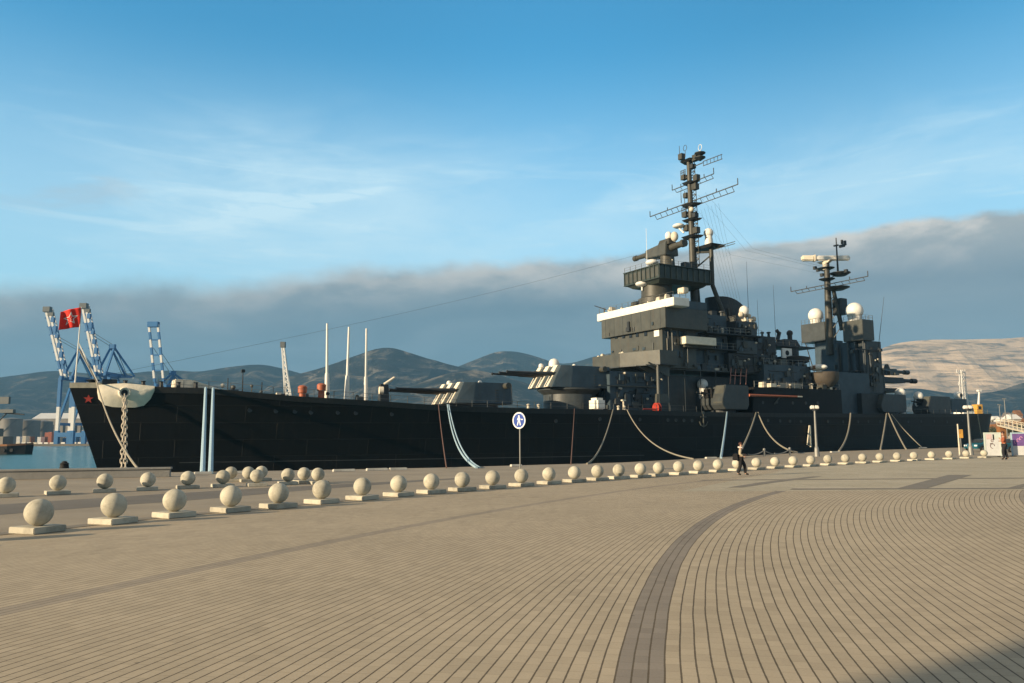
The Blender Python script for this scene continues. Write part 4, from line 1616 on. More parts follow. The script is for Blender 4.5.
lattice_yard((650, 213.5), (738, 188), s_m + .2, mast, gap=.75, r=.065)
lattice_yard((672, 183.5), (714, 181), s_m + .1, mast, gap=.5, r=.06)
ya, za = yat(703, 161.5, s_m)
yb_, zb_2 = yat(721, 160.5, s_m)
b = MB()
for zz in (za, za - .75):
    b.bar((s_m, ya, zz), (s_m + .3, yb_, zz + (zb_2 - za) * 0), .10)
for i in range(6):
    y = ya + (yb_ - ya) * i / 5
    b.bar((s_m + .1, y, za), (s_m + .1, y, za - .75), .06)
b.bar((s_m, 0, za - .2), (s_m, ya, za - .2), .12)
b.build('ladder_antenna', M['mast'], mast)
for x_, y_, kind in [(685, 148, 'hoop'), (700, 147.5, 'hoopw'), (679.5, 151, 'rod'), (682, 157, 'box'), (700, 153.5, 'disc'), (700, 158, 'disc'), (684, 175, 'grid'), (697, 178, 'box'), (681, 195, 'rod'), (684.5, 196, 'rod'), (685, 212, 'grid'), (696, 158, 'box')]:
    yv, zv = yat(x_, y_, s_m)
    b = MB()
    if kind.startswith('hoop'):
        pts = [(s_m, yv + .42 * math.cos(a), zv + .5 * math.sin(a)) for a in [math.pi * 2 * i / 12 for i in range(12)]] + [(s_m, yv + .42, zv)]
        b.tube(pts, .045, 6)
        b.rod((s_m, yv, zv - .5), (s_m, yv, zv - 1.6), .05)
        mm = M['mast'] if kind == 'hoop' else M['white']
    elif kind == 'rod':
        b.rod((s_m, yv, zv - 1.4), (s_m, yv, zv + .9), .07, .04)
        mm = M['dark']
    elif kind == 'disc':
        b.lathe([(.15, -.5), (.9, .0), (.9, .12), (.2, .2)], (s_m, yv, zv), 16)
        mm = M['dark']
    elif kind == 'grid':
        for k in range(5):
            b.bar((s_m - .2, yv - .6, zv - .8 + k * .4), (s_m - .2, yv + .6, zv - .8 + k * .4), .07)
            b.bar((s_m - .2, yv - .6 + k * .3, zv - .8), (s_m - .2, yv - .6 + k * .3, zv + .8), .06)
        b.bar((s_m, 0, zv - .7), (s_m - .2, yv, zv - .7), .12)
        mm = M['mast']
    else:
        b.box(s_m - .5, s_m + .3, yv - .45, yv + .45, zv - .5, zv + .5)
        mm = M['mast']
    b.build('antenna', mm, mast)
yv, zv = yat(678.5, 226, s_m - 1)
b = MB()
b.ball((s_m - 1, yv, zv), 1.0, sz=.42)
b.rod((s_m - 1, yv, zv - .3), (s_m - .6, yv * .6, zv - 1.3), .15)
b.build('satellite_dome', M['white'], mast, smooth=True)
yv, zv = yat(691.5, 209.5, s_m - .5)
b = MB()
b.ball((s_m - .5, yv, zv), .42)
b.build('search_lamp', M['cream'], mast, smooth=True)
for a_, c_ in [((716, 247), (735, 241)), ((716, 249), (735, 244.5))]:
    y1, z1_ = yat(*a_, sl_)
    y2, z2_ = yat(*c_, sl_)
    b = MB()
    b.bar((sl_, y1, z1_), (sl_, y2, z1_), .09)
    b.build('whip_yard', M['mast'], mast)

# ---- funnel with raked cap
sf0, zf0 = P(719, 325, -2.4)
sf1 = P(753.5, 325, -2.4)[0]
zfa = P(722, 295.5, -2.4)[1]
zfb = P(752, 312, -2.4)[1]
zdeckF = zS
cxf, lf = (sf0 + sf1) / 2, (sf1 - sf0) / 2
b = MB()
rings = []
for lev in range(7):
    t = lev / 6
    ring = []
    for k in range(28):
        q_ = 2 * math.pi * k / 28
        x = cxf + lf * math.cos(q_) * (1.0 if t < 1 else .98)
        y = 2.5 * math.sin(q_)
        xr = (x - sf0) / (2 * lf)
        if t < .5:
            z = zdeckF + (zf0 - zdeckF) * t / .5
        else:
            ztop = zfa + (zfb - zfa) * max(0, xr - .22) ** 1.5 / .78 ** 1.5
            z = zf0 + (ztop - zf0) * (t - .5) / .5
        ring.append(b.bm.verts.new((x, y, z)))
    rings.append(ring)
for A, B_ in zip(rings, rings[1:]):
    for k in range(28):
        b.bm.faces.new([A[k], A[(k + 1) % 28], B_[(k + 1) % 28], B_[k]])
funnel = part(b, 'funnel', M['dark'], smooth=True)
b = MB()
cap = []
for k in range(28):
    q_ = 2 * math.pi * k / 28
    x = cxf + lf * .95 * math.cos(q_)
    xr = (x - sf0) / (2 * lf)
    cap.append((x, 2.35 * math.sin(q_), zfa + (zfb - zfa) * max(0, xr - .22) ** 1.5 / .78 ** 1.5 - .25))
b.face(cap)
part(b, 'funnel_cap', M['black'], funnel)
b = MB()
b.rod((cxf - lf * .75, -2.2, zf0 - 3), (cxf - lf * .75, -2.2, zfa - 2), .16)
b.rod((cxf - lf * .45, -2.55, zf0 - 3), (cxf - lf * .45, -2.55, zfa - 2), .13)
part(b, 'steam_pipe', M['mast'], funnel)

# platforms beside the funnel
FP = pboxo(725.5, 735.5, 757, 320.5, 332.5, -6.2) + (-6.2,)
f1 = oblock('funnel_platform', FP, M['grey2'])
railing('platform_railing', [(FP[0], FP[2], FP[4]), (FP[0] + .1, -6.1, FP[4]), (FP[1] - .1, -6.1, FP[4])], hgt=.8, step=1.2, wires=2, parent=f1)
b = MB()
for x_, y_ in [(748, 331), (753.5, 331)]:
    s, z = P(x_, y_, -6.2)
    b.lathe([(.25, 0), (.3, .3), (.2, .32)], (s, -6.55, z), 12, 'Y')
part(b, 'flood_lamp', M['cream'], f1)
FP2 = pboxo(729.6, 736.6, 757, 340, 353, -6.4) + (-6.4,)
f2 = oblock('funnel_sponson', FP2, M['grey2'])
FPm = (FP[0] + .6, FP[1] - .4, FP[2] - .3, FP2[4] + .003, FP[3] - .003, -5.7)
oblock('funnel_house', FPm, M['dark'])
FPb = (FP2[0] - 1.5, P(768, 350, -6.0)[0], 5.5, zS + .01, FP2[3] - .003, -6.0)
oblock('funnel_deckhouse', FPb, M['dark'])
for x_, y_, r_ in [(744, 311, .80), (741, 314.5, .45), (753.5, 319, .42), (749, 316, .35)]:
    s, z = P(x_, y_, -4.6)
    b = MB()
    b.ball((s, -4.6, z), r_, sz=1.1)
    b.rod((s, -4.6, FP[4]), (s, -4.6, z - r_ * .6), r_ * .6, r_ * .5, 12)
    part(b, 'radome', M['white'] if r_ > .5 else M['cream'], f1, smooth=True)

# ---- second bank: dark block, after director, boats
K1 = (P(756.5, 350, -4.5)[0], P(776, 350, -4.5)[0], 4.5, zS - 1.0, P(762, 336, -4.5)[1], -4.5)
oblock('engine_casing', K1, M['dark'])
K2 = (P(764, 375, -6.8)[0], P(811, 375, -6.8)[0], 6.8, zd(P(780, 400, -6.8)[0]), P(790, 365.5, -6.8)[1], -6.8)
mid = oblock('midship_house', K2, M['blue'])
sD, zD0 = P(790, 357, -1.5)
zt4 = P(790, 348.5, -1.5)[1]
aftd = empty('secondary_director', (0, 0, 0))
aftd.parent = ship
b = MB()
b.lathe([(1.6, K2[4]), (1.6, zD0 - 1.6), (3.1, zD0 - 1.0), (3.3, zD0 - .2), (2.4, zD0)], (sD, -1.5, 0), 24)
b.build('director_tub', M['dark'], aftd, smooth=True)
b = MB()
b.rod((sD, -1.5, zD0 - .1), (sD, -1.5, zt4), 1.5, 1.5, 16)
b.box(sD - 5.2, sD + 4.6, -3.2, 1.2, zt4, zt4 + .28)
b.build('director_platform', M['dark'], aftd, bevel=.04)
s_, z_ = P(786.5, 353, -3.0)
b = MB()
b.box(s_ - 1.2, s_ + 1.2, -3.15, -2.9, z_ - .9, z_ + .8)
b.build('notice_panel', M['white'], aftd)
b = MB()
b.rod((s_, -3.2, z_), (s_, -3.1, z_), .45)
b.build('panel_lamp', M['black'], aftd)
b = MB()
b.box(sD - 2.4, sD + 1.6, -2.6, 0, zt4 + .283, zt4 + 1.5, .5, .4)
b.rod((sD - 3.0, -1.5, zt4 + 1.2), (sD - 2.4, -1.5, zt4 + 2.7), .35)
b.rod((sD + .2, -1.5, zt4 + 1.2), (sD + .2, -1.5, zt4 + 2.6), .42)
b.ball((sD + .2, -1.5, zt4 + 2.7), .55)
b.rod((sD - 2.9, -1.9, zt4 + 2.4), (sD - 3.6, -2.0, zt4 + 2.9), .3)
b.build('twin_sight', M['dark'], aftd, bevel=.03)
railing('platform_railing', [(sD - 5, -3.1, zt4 + .28), (sD + 4.4, -3.1, zt4 + .28)], hgt=.8, step=1.5, wires=2, parent=aftd)
# long house flush with the side amidships
yp = -8.75
h0, h1 = P(752, 400, yp)[0], P(842, 400, yp)[0]
zh0, zh1 = P(742, 386.5, yp)[1], P(842, 390, yp)[1]
zdk = lambda s_: zd(s_) - .03
b = MB()
b.hexa([(h0, yp, zdk(h0)), (h1, yp, zdk(h1)), (h1, -yp, zdk(h1)), (h0, -yp, zdk(h0))], [(h0 + .6, yp + .05, zh0), (h1, yp + .05, zh1), (h1, -yp - .05, zh1), (h0 + .6, -yp - .05, zh0)])
house = part(b, 'side_deckhouse', M['hull'], bevel=.04)
for x_, y_ in [(763, 402.5), (777, 402), (793, 403), (806, 403), (818, 403)]:
    s, z = P(x_, y_, yp)
    o = proto.copy()
    COL.objects.link(o)
    o.parent = house
    o.location = (s, yp - .02, z)
# red boat boom stowed along it
sb0, zb0 = P(749, 396.2, yp - .35)
sb1, zb1 = P(797, 395.7, yp - .35)
b = MB()
b.rod((sb0, yp - .35, (zb0 + zb1) / 2), (sb1, yp - .35, (zb0 + zb1) / 2), .22, .14, 12)
boom = part(b, 'boat_boom', M['orange'], smooth=True)
b = MB()
b.rod((sb1 - 4.2, yp - .35, (zb0 + zb1) / 2), (sb1 + 1.2, yp - .35, (zb0 + zb1) / 2), .17, .12, 12)
part(b, 'boom_tip', M['cream'], boom)
b = MB()
sv = P(774, 399, yp)[0]
b.bar((sv, yp, zh0 - 2.6), (sv + .9, yp - .35, (zb0 + zb1) / 2 - .2), .18)
part(b, 'boom_bracket', M['mast'], boom)
# launch on chocks
sl0, sl1 = P(776, 385, -6.6)[0], P(807, 385, -6.6)[0]
zb5 = P(790, 387, -6.6)[1]
b = MB()
pl0 = [(sl0, -7.3), (sl1 - 2.6, -7.4), (sl1, -6.4), (sl1 - 2.6, -5.3), (sl0, -5.4)]
b.prism([(x * .96 + (sl0 + sl1) / 2 * .04, -6.4 + (y + 6.4) * .6) for x, y in pl0], zb5 - .25, zb5 + .55, pl0)
launch = part(b, 'work_boat', M['cream'], bevel=.05)
b = MB()
b.bar((sl0 + 5.5, -6.4, zb5 + .5), (sl0 + 9.3, -6.4, zb5 + 2.0), .28)
b.bar((sl0 + 4.0, -6.4, zb5 + .5), (sl0 + 4.0, -6.4, zb5 + 1.6), .22)
b.bar((sl1 - 1, -6.4, zb5 + .2), (sl1 + 2.5, -6.2, zb5 + 2.4), .25)
part(b, 'boat_davit', M['cream'], launch)
# pale red ladder frame
sx0, zx0 = P(730, 384, -6.5)
b = MB()
for dx in (0, 1.0, 2.2, 3.4):
    b.bar((sx0 + dx, -6.5, zx0), (sx0 + dx + .9, -6.0, zx0 + 2.6), .12)
b.bar((sx0 + .5, -6.2, zx0 + 1.4), (sx0 + 4, -6.2, zx0 + 1.4), .10)
part(b, 'ladder_frame', mat('pale_red', (.34, .17, .14), .7, .2, 2))


# ---- twin secondary turrets
def twin_turret(xl, xc, xr, yt, yb, yp, dome, m1='grey', m2='grey2', flip=False):
    t = empty('secondary_turret', (0, 0, 0))
    t.parent = ship
    s0, s1, ys, z0, z1 = pboxo(xl, xc, xr, yt, yb, yp)
    ys = min(ys, yp + 6.0)
    hh = z1 - z0
    b = MB()
    Lt = s1 - s0
    # body: sloping front glacis, chamfered lower edge
    prof = [(s0 + .5, z0), (s1 - .4, z0), (s1, z0 + hh * .2), (s1, z1 - .15), (s1 - .3, z1), (s0 + Lt * .12, z1), (s0 - .1, z0 + hh * .42), (s0 - .1, z0 + hh * .2)]
    f1_ = [b.bm.verts.new((x, yp, z)) for x, z in prof]
    f2_ = [b.bm.verts.new((x, ys, z)) for x, z in prof]
    b.bm.faces.new(f1_)
    b.bm.faces.new(list(reversed(f2_)))
    for i in range(len(prof)):
        j = (i + 1) % len(prof)
        b.bm.faces.new([f1_[i], f2_[i], f2_[j], f1_[j]])
    b.build('turret_house', M[m2], t, bevel=.06)
    b = MB()
    b.box(s0 - .16, s0 + Lt * .3, ys - (ys - yp) * .62, ys - (ys - yp) * .32, z0 + hh * .48, z0 + hh * .86)
    b.build('gun_port', M['black'], t)
    b = MB()
    for yy in (ys - (ys - yp) * .55, ys - (ys - yp) * .38):
        b.rod((s0 + .2, yy, z0 + hh * .62), (s0 - 2.0, yy, z0 + hh * .72), .13, .10, 10)
    b.build('gun_barrel', M['dark'], t, smooth=True)
    b = MB()
    b.hexa([(s0 - .16, yp + .1, z0 + hh * .25), (s0 - .08, yp + .1, z0 + hh * .25), (s0 - .08, ys - (ys - yp) * .66, z0 + hh * .25), (s0 - .16, ys - (ys - yp) * .66, z0 + hh * .25)],
           [(s0 + Lt * .10 - .06, yp + .1, z1 - .1), (s0 + Lt * .10, yp + .1, z1 - .1), (s0 + Lt * .10, ys - (ys - yp) * .66, z1 - .1), (s0 + Lt * .10 - .06, ys - (ys - yp) * .66, z1 - .1)])
    b.build('front_shield', M[m1], t)
    if dome:
        x_, y_, r_ = dome
        yv, zv = yat(x_, y_, s0 + .6)
        b = MB()
        b.ball((s0 + .6, yv, zv), r_, sz=1.05)
        b.rod((s0 + .6, yv, z0 + hh * .4), (s0 + .6, yv, zv - r_ * .5), r_ * .75, r_ * .75, 14)
        b.build('radome', M['white'], t, smooth=True)
    b = MB()
    b.rod(((s0 + s1) / 2, (yp + ys) / 2, zd(s0) - .13), ((s0 + s1) / 2, (yp + ys) / 2, z0 + .02), 1.9, 1.9, 20)
    b.build('turret_base', M['dark'], t)
    return t


twin_turret(696.5, 722.5, 749, 384.5, 409, -9.1, (702.5, 384.5, .85))
twin_turret(868, 881, 906.5, 394, 412, -6.4, None)
twin_turret(912, 928, 951, 396, 413.5, -6.2, (918.3, 396.5, .92))
TW3 = pboxo(946, 951, 967, 398.5, 412, -4.2) + (-4.2,)
c3 = oblock('after_deckhouse', TW3, M['blue'])
s, z = P(900.3, 393, -5.0)
b = MB()
b.ball((s, -5.0, z), .95)
b.rod((s, -5.0, zd(s)), (s, -5.0, z - .4), .7, .7, 14)
part(b, 'radome', M['white'], smooth=True)
s, z = P(958, 395.5, -3.5)
b = MB()
b.ball((s, -3.5, z), .78)
b.rod((s, -3.5, TW3[4] - .05), (s, -3.5, z - .3), .5, .5, 14)
part(b, 'radome', M['white'], c3, smooth=True)
b = MB()
b.lathe([(.42, -.12), (.42, .0)], (s - .25, -4.25, z), 14, 'Y')
part(b, 'radome_port', M['dark'], c3)
# after director: two long superposed arms
da = empty('after_director', (0, 0, 0))
da.parent = ship
sz0 = P(878, 385, 0)[0]
for (xa, xb_, yy_, rr, nm) in [(871, 908, 371.5, .62, 'upper'), (876, 915.5, 380.3, .66, 'lower')]:
    sa, za_ = P(xa, yy_, -.6)
    sb2, zb2 = P(xb_, yy_, -.6)
    b = MB()
    Lr = sb2 - sa
    za_ = (za_ + zb2) / 2
    b.box(sa, sa + Lr * .62, -1.5, .9, za_ - rr * .85, za_ + rr * .75, .2, .2)
    b.rod((sa + Lr * .60, -.6, za_), (sa + Lr * .9, -.6, za_), rr * .62, rr * .5, 12)
    b.rod((sa + Lr * .88, -.6, za_), (sb2, -.6, za_), rr * .75, rr * .75, 12)
    b.build('director_arm', M['dark'] if nm == 'lower' else M['grey2'], da, bevel=.03)
sa, za_ = P(887, 372, -.6)
b = MB()
b.prism([(sa - .8, -.9), (sa + .8, -.9), (sa + .8, -.3), (sa - .8, -.3)], za_ + .3, za_ + 1.5, [(sa - .25, -.8), (sa + .25, -.8), (sa + .25, -.4), (sa - .25, -.4)])
b.build('sight_fin', M['dark'], da)
sp0, zp0 = P(880, 388, -.6)
b = MB()
b.rod((sp0, -.6, zd(sp0)), (sp0, -.6, za_), 1.1, .9, 16)
b.build('director_pedestal', M['dark'], da, smooth=True)
b = MB()
b.box(sp0 - 3.4, sp0 + 5.0, -2.4, 1.4, P(880, 392, -.6)[1], P(880, 388.5, -.6)[1])
b.build('director_platform', M['dark'], da)
# low block in front of it
q5 = (P(862, 405, -5.5)[0], P(882, 405, -5.5)[0], 3.0, zd(P(870, 410, -5.5)[0]), P(870, 393.5, -5.5)[1], -5.5)
oblock('after_casing', q5, M['dark'])

# ---- after mast tower
at = empty('mainmast', (0, 0, 0))
at.parent = ship
RB = pboxo(840, 862, 874, 319, 339.5, -4.8)
LBx = pboxo(801, 825, 828.5, 323.5, 341.5, -0.1)
s0, s1, ysr, z0, z1 = RB
b = MB()
b.box(s0, s1, -4.8, min(ysr, -.6), z0, z1)
rb = b.build('radome_cabin', M['grey'], at, bevel=.05)
yv, zv = yat(854.5, 311, s0 + (s1 - s0) * .5)
b = MB()
b.ball((s0 + (s1 - s0) * .5, yv, zv), 1.58, lo=-.75)
b.lathe([(1.1, z1 - .02), (1.2, zv - 1.0)], (s0 + (s1 - s0) * .5, yv, 0), 20)
b.build('radome', M['white'], at, smooth=True)
railing('cabin_railing', [(s0 + .1, -.8, z1), (s0 + .1, -4.7, z1), (s1 - .1, -4.7, z1), (s1 - .1, -.8, z1)], hgt=.9, step=.9, wires=2, r=.018, parent=at)
# starboard cabin mirrors it
yl1 = yat(801, 332, s0)[0]
yl0 = yat(825, 332, s0)[0]
zl1 = yat(812, 323.3, s0)[1]
zl0 = yat(812, 342, s0)[1]
b = MB()
b.box(s0, s1, max(yl0, .3), yl1, zl0, zl1)
b.build('radome_cabin', M['grey2'], at, bevel=.05)
yv, zv = yat(815.7, 315.5, s0 + (s1 - s0) * .4)
b = MB()
b.ball((s0 + (s1 - s0) * .4, yv, zv), 1.42, lo=-.75)
b.lathe([(1.0, zl1 - .02), (1.1, zv - .9)], (s0 + (s1 - s0) * .4, yv, 0), 20)
b.build('radome', M['white'], at, smooth=True)
railing('cabin_railing', [(s0 + .1, yl1 - .1, zl1), (s0 + .1, yl0 + .3, zl1), (s1 - .1, yl0 + .3, zl1)], hgt=.9, step=.9, wires=2, r=.018, parent=at)
# tower under the cabins
sT0 = s0 + .6
yT0, zT0 = yat(824, 380, sT0)
yT1, _ = yat(848, 380, sT0)
zTd = zd(sT0) - .1
zTt = min(z0, zl0)
b = MB()
b.box(sT0, s1 + 1.0, -2.6, 2.4, zTd, z0 - .003, .15, .15)
b.box(sT0 + .4, s1 + .6, 2.403, max(2.6, yl1 - 2.2), zTd + 6, zl0 - .003)
tw = b.build('mast_tower', M['blue'], at, bevel=.05)
b = MB()
b.box(sT0 + .9, s1 + 2.6, -4.2, -2.603, zTd + 4, z0 - .003)
b.rod((sT0 + .3, -4.0, zTd + 4), (sT0 + .1, -4.2, z0 - .02), .14)
b.rod((sT0 - .2, -1.2, zTd + 3), (sT0 - .2, -1.2, z0), .18)
b.rod((sT0 - .2, 1.0, zTd + 3), (sT0 - .2, 1.0, z0), .18)
b.bar((sT0 + .3, yl1 - 2.4, zTd + 7), (s0 + .4, yl1 - .6, zl0), .16)
b.build('tower_trunking', M['grey2'], at, bevel=.03)
b = MB()
for zz in (zTd + 8.0, zTd + 4.2):
    b.box(sT0 - .8, s1 + 1.8, -3.4, 3.0, zz, zz + .14)
b.build('tower_gallery', M['dark'], at)
railing('tower_railing', [(sT0 - .7, 2.9, zTd + 4.34), (sT0 - .7, -3.3, zTd + 4.34), (s1 + 1.6, -3.3, zTd + 4.34)], hgt=.9, step=1.1, wires=2, r=.018, parent=at)
sq, zq_ = P(838, 390, -4.6)
b = MB()
b.box(P(838, 390, -4.6)[0], P(870, 390, -4.6)[0], -4.6, 4.6, zTd, P(850, 372.5, -4.6)[1])
b.build('tower_base', M['blue'], at, bevel=.05)
# mast column and raked leg
sM = s0 + .8
yM0, zM0 = yat(829, 330, sM)
yM1, zM1 = yat(826.5, 262, sM)
b = MB()
b.rod((sM, yM0, z0 - 2), (sM, yM1, zM1), .80, .52, 14)
yR0, zR0 = yat(842, 325, sM + 1)
yR1, zR1 = yat(833, 288, sM)
b.rod((sM + 1, yR0, zR0 - 1), (sM, yR1, zR1), .42, .36, 12)
for k in range(6):
    t_ = k / 5
    b.bar((sM, yM0 + (yM1 - yM0) * t_ * .6, z0 + (zR1 - z0) * t_ * .95), (sM + 1 - t_, yR0 + (yR1 - yR0) * t_, zR0 + (zR1 - zR0) * t_), .12)
b.build('mast_column', M['mast'], at, smooth=True)
for (x_, y_, wd, tk, dx) in [(837, 287.5, 2.3, .42, 0), (828, 279, 1.5, .3, -.3), (826, 268, 1.6, .3, 0), (838, 272.5, 1.9, .5, .6)]:
    yv, zv = yat(x_, y_, sM)
    b = MB()
    b.lathe([(wd * .55, zv - tk * 1.2), (wd, zv - tk * .2), (wd, zv)], (sM + dx, yv, 0), 16)
    b.build('mast_platform', M['dark'], at)
lattice_yard((791, 291), (868, 277), sM - .2, at, gap=.55, r=.07)
ctr = BOW + AX * (sM - .4) + SX * yat(826, 258, sM - .4)[0]


def loc_at(px, py):
    w_ = atY(px, py, ctr.y)
    return Vector(((w_ - BOW).dot(AX), (w_ - BOW).dot(SX), w_.z))


rA, rB = loc_at(801.5, 258.6), loc_at(849.5, 258.0)
zz = (rA.z + rB.z) / 2
rA.z = rB.z = zz
rC, rD = rA.lerp(rB, .25), rA.lerp(rB, .28)
rdr = MB()
rdr.bar(rD, rB, .95, .95)
rdr.build('radar_bar', M['white'], at, bevel=.2)
rdr = MB()
rdr.bar(rA, rC, 1.0, 1.05)
rdr.build('radar_bar', M['canvas'], at, bevel=.2)
rdr = MB()
rdr.bar(rC, rD, 1.15, 1.2)
rdr.build('radar_clamp', M['cream'], at)
yk, zk = yat(825, 265, sM - .4)
rdr = MB()
rdr.rod((sM - .4, yk, zz - 2.2), (sM - .4, yk, zz - .3), .5, .42, 14)
rdr.hexa([(sM - .8, yk - .9, zz - .95), (sM, yk - .9, zz - .95), (sM, yk + .9, zz - .95), (sM - .8, yk + .9, zz - .95)], [(sM - .8, yk - 1.6, zz - .5), (sM, yk - 1.6, zz - .5), (sM, yk + 1.6, zz - .5), (sM - .8, yk + 1.6, zz - .5)])
rdr.build('radar_turntable', M['cream'], at)
yp1, zp1 = yat(838, 273, sM + .6)
yp2, zp2 = yat(837.5, 237.5, sM + .6)
b = MB()
b.rod((sM + .6, yp1, zp1), (sM + .6, yp1, zp2), .20, .10, 10)
for x_, y_, a_, hh in [(842, 246, .55, .5), (836, 245.5, .45, .25), (845, 243, .18, .9), (842, 242, .14, .8)]:
    yv, zv = yat(x_, y_, sM + .6)
    b.box(sM + .4, sM + .8, yv - a_, yv + a_, zv - hh / 2, zv + hh / 2)
b.build('topmast', M['dark'], at)
for x_, y_ in [(818, 270), (815, 268), (846, 271), (822, 275)]:
    yv, zv = yat(x_, y_, sM)
    b = MB()
    b.bar((sM, yM1, zv - .8), (sM, yv, zv), .12)
    b.box(sM - .25, sM + .25, yv - .3, yv + .3, zv - .3, zv + .3)
    b.build('antenna', M['dark'], at)
yv, zv = yat(838, 305, sM + .8)
b = MB()
b.box(sM + .4, sM + 2.2, yv - 1.0, yv + 1.0, zv - 1.9, zv + 1.2)
b.build('mast_cabinet', M['dark'], at, bevel=.04)
# life float on a round tub
YU = -7.4
sU = P(824, 378, YU)[0]
zU0, zU1 = P(824, 385.5, YU)[1], P(824, 372.5, YU)[1]
b = MB()
b.lathe([(1.2, zU0 - .4), (1.9, zU0 + .3), (2.35, zU0 + 1.0), (2.45, zU1)], (sU, YU, 0), 24)
b.bar((sU + .5, YU + .2, zU0 - 2.0), (sU + .5, YU + .2, zU0 - .3), 1.4)
b.bar((sU + .5, YU + .2, zU0 - .2), (sU + .5, -3, zU0 - .2), .8)
tub = b.build('gun_tub', mat('tub_brown', (.085, .070, .055), .6, .25, 1, streak=.4), at, smooth=True)
yv, zv = yat(818, 367.5, sU - 1.5)
b = MB()
b.ball((sU - 1.5, yv, zv), 1.0, sz=.55)
for v_ in b.bm.verts:
    v_.co.y = yv + (v_.co.y - yv) * 1.75
b.build('life_float', M['white'], at, smooth=True)
b = MB()
b.box(sU - 2.6, sU - 2.3, yv - .25, yv + .25, zv - .3, zv + .25)
b.build('float_lashing', M['rust'], at)
# whips and side arm
sW, zW0 = P(874, 350, -4.6)
b = MB()
b.bar((P(858, 350, -4.6)[0], -4.2, zW0), (P(881, 350, -4.6)[0], -4.6, zW0), .18)
b.rod((P(878, 350, -4.6)[0], -4.6, zW0), (P(884, 297, -4.6)[0], -4.6, P(884, 297, -4.6)[1]), .06, .03, 6)
b.box(P(879, 350, -4.6)[0], P(881, 350, -4.6)[0], -4.9, -4.4, zW0 - .2, zW0 + .3)
b.build('whip_antenna', M['dark'], at)
for x_, y0_, y1_, yy in [(759, 340, 300, -4), (776, 345, 285, -3), (748, 300, 262, -2)]:
    s, z = P(x_, y0_, yy)
    b = MB()
    b.rod((s, yy, z - 1.5), (s, yy, P(x_, y1_, yy)[1]), .045, .02, 6)
    part(b, 'whip_antenna', M['dark'])
yv, zv = yat(647, 262, DP[0])
b = MB()
b.rod((DP[0], yv, zP), (DP[0], yv, yat(647, 228, DP[0])[1]), .05, .025, 6)
part(b, 'whip_antenna', M['white'])

TW = (s0, s1, z0)
# ---- the small fittings that crowd the steelwork
gr = random.Random(5)
DETAIL_M = [M['grey'], M['grey2'], M['blue'], M['dark'], M['mast']]


def fit_port(s0, s1, y, z0, z1, n, parent, ladders=1, lamps=2, pipes=2):
    """fittings on a wall that faces the quay"""
    L_, H_ = s1 - s0, z1 - z0
    if L_ < .5 or H_ < .6: return
    for _ in range(n):
        w_, h_ = gr.uniform(.3, 1.1), gr.uniform(.3, 1.0)
        if w_ > L_ * .6 or h_ > H_ * .6: continue
        s, z, d = gr.uniform(s0 + w_ / 2, s1 - w_ / 2), gr.uniform(z0 + h_ / 2, z1 - h_ / 2), gr.uniform(.12, .5)
        part(MB().box(s - w_ / 2, s + w_ / 2, y - d, y - .003, z - h_ / 2, z + h_ / 2), gr.choice(['locker', 'vent_box', 'cable_box']), gr.choice(DETAIL_M), parent, bevel=.03)
    for _ in range(pipes):
        s = gr.uniform(s0 + .2, s1 - .2)
        za, zb = sorted((gr.uniform(z0, z1), gr.uniform(z0, z1)))
        if zb - za > .8:
            part(MB().rod((s, y - .14, za), (s, y - .14, zb), gr.uniform(.05, .12), n=8), 'pipe', gr.choice(DETAIL_M), parent)
    for _ in range(pipes):
        z = gr.uniform(z0 + .3, z1 - .2)
        a_, c_ = sorted((gr.uniform(s0, s1), gr.uniform(s0, s1)))
        if c_ - a_ > 1:
            part(MB().rod((a_, y - .10, z), (c_, y - .10, z), .05, n=6), 'cable_run', M['dark'], parent)
    for _ in range(ladders):
        s = gr.uniform(s0 + .4, s1 - .4)
        b = MB()
        for dx in (-.22, .22):
            b.bar((s + dx, y - .22, z0), (s + dx, y - .22, z1), .06)
        k = 0
        while z0 + .3 + k * .33 < z1:
            b.bar((s - .22, y - .22, z0 + .3 + k * .33), (s + .22, y - .22, z0 + .3 + k * .33), .045)
            k += 1
        part(b, 'ladder', M['mast'], parent)
    for _ in range(lamps):
        s, z = gr.uniform(s0, s1), gr.uniform(z0 + H_ * .4, z1 - .1)
        b = MB()
        b.lathe([(.10, 0), (.17, .12), (.17, .3), (.08, .34)], (s, y - .35, z), 10, 'Y')
        part(b, 'deck_lamp', M['cream'], parent, smooth=True)


def fit_front(s, y0, y1, z0, z1, n, parent, pipes=2):
    """fittings on a wall that faces the bow"""
    W_, H_ = y1 - y0, z1 - z0
    for _ in range(n):
        w_, h_ = gr.uniform(.3, .9), gr.uniform(.25, .8)
        if w_ > W_ * .6 or h_ > H_ * .6: continue
        y, z, d = gr.uniform(y0 + w_ / 2, y1 - w_ / 2), gr.uniform(z0 + h_ / 2, z1 - h_ / 2), gr.uniform(.1, .35)
        part(MB().box(s - d, s - .003, y - w_ / 2, y + w_ / 2, z - h_ / 2, z + h_ / 2), gr.choice(['locker', 'vent_box', 'cable_box']), gr.choice(DETAIL_M[:3]), parent, bevel=.03)
    for _ in range(pipes):
        y = gr.uniform(y0 + .2, y1 - .2)
        part(MB().rod((s - .12, y, z0), (s - .12, y, z0 + H_ * gr.uniform(.5, 1)), .06, n=8), 'pipe', gr.choice(DETAIL_M), parent)


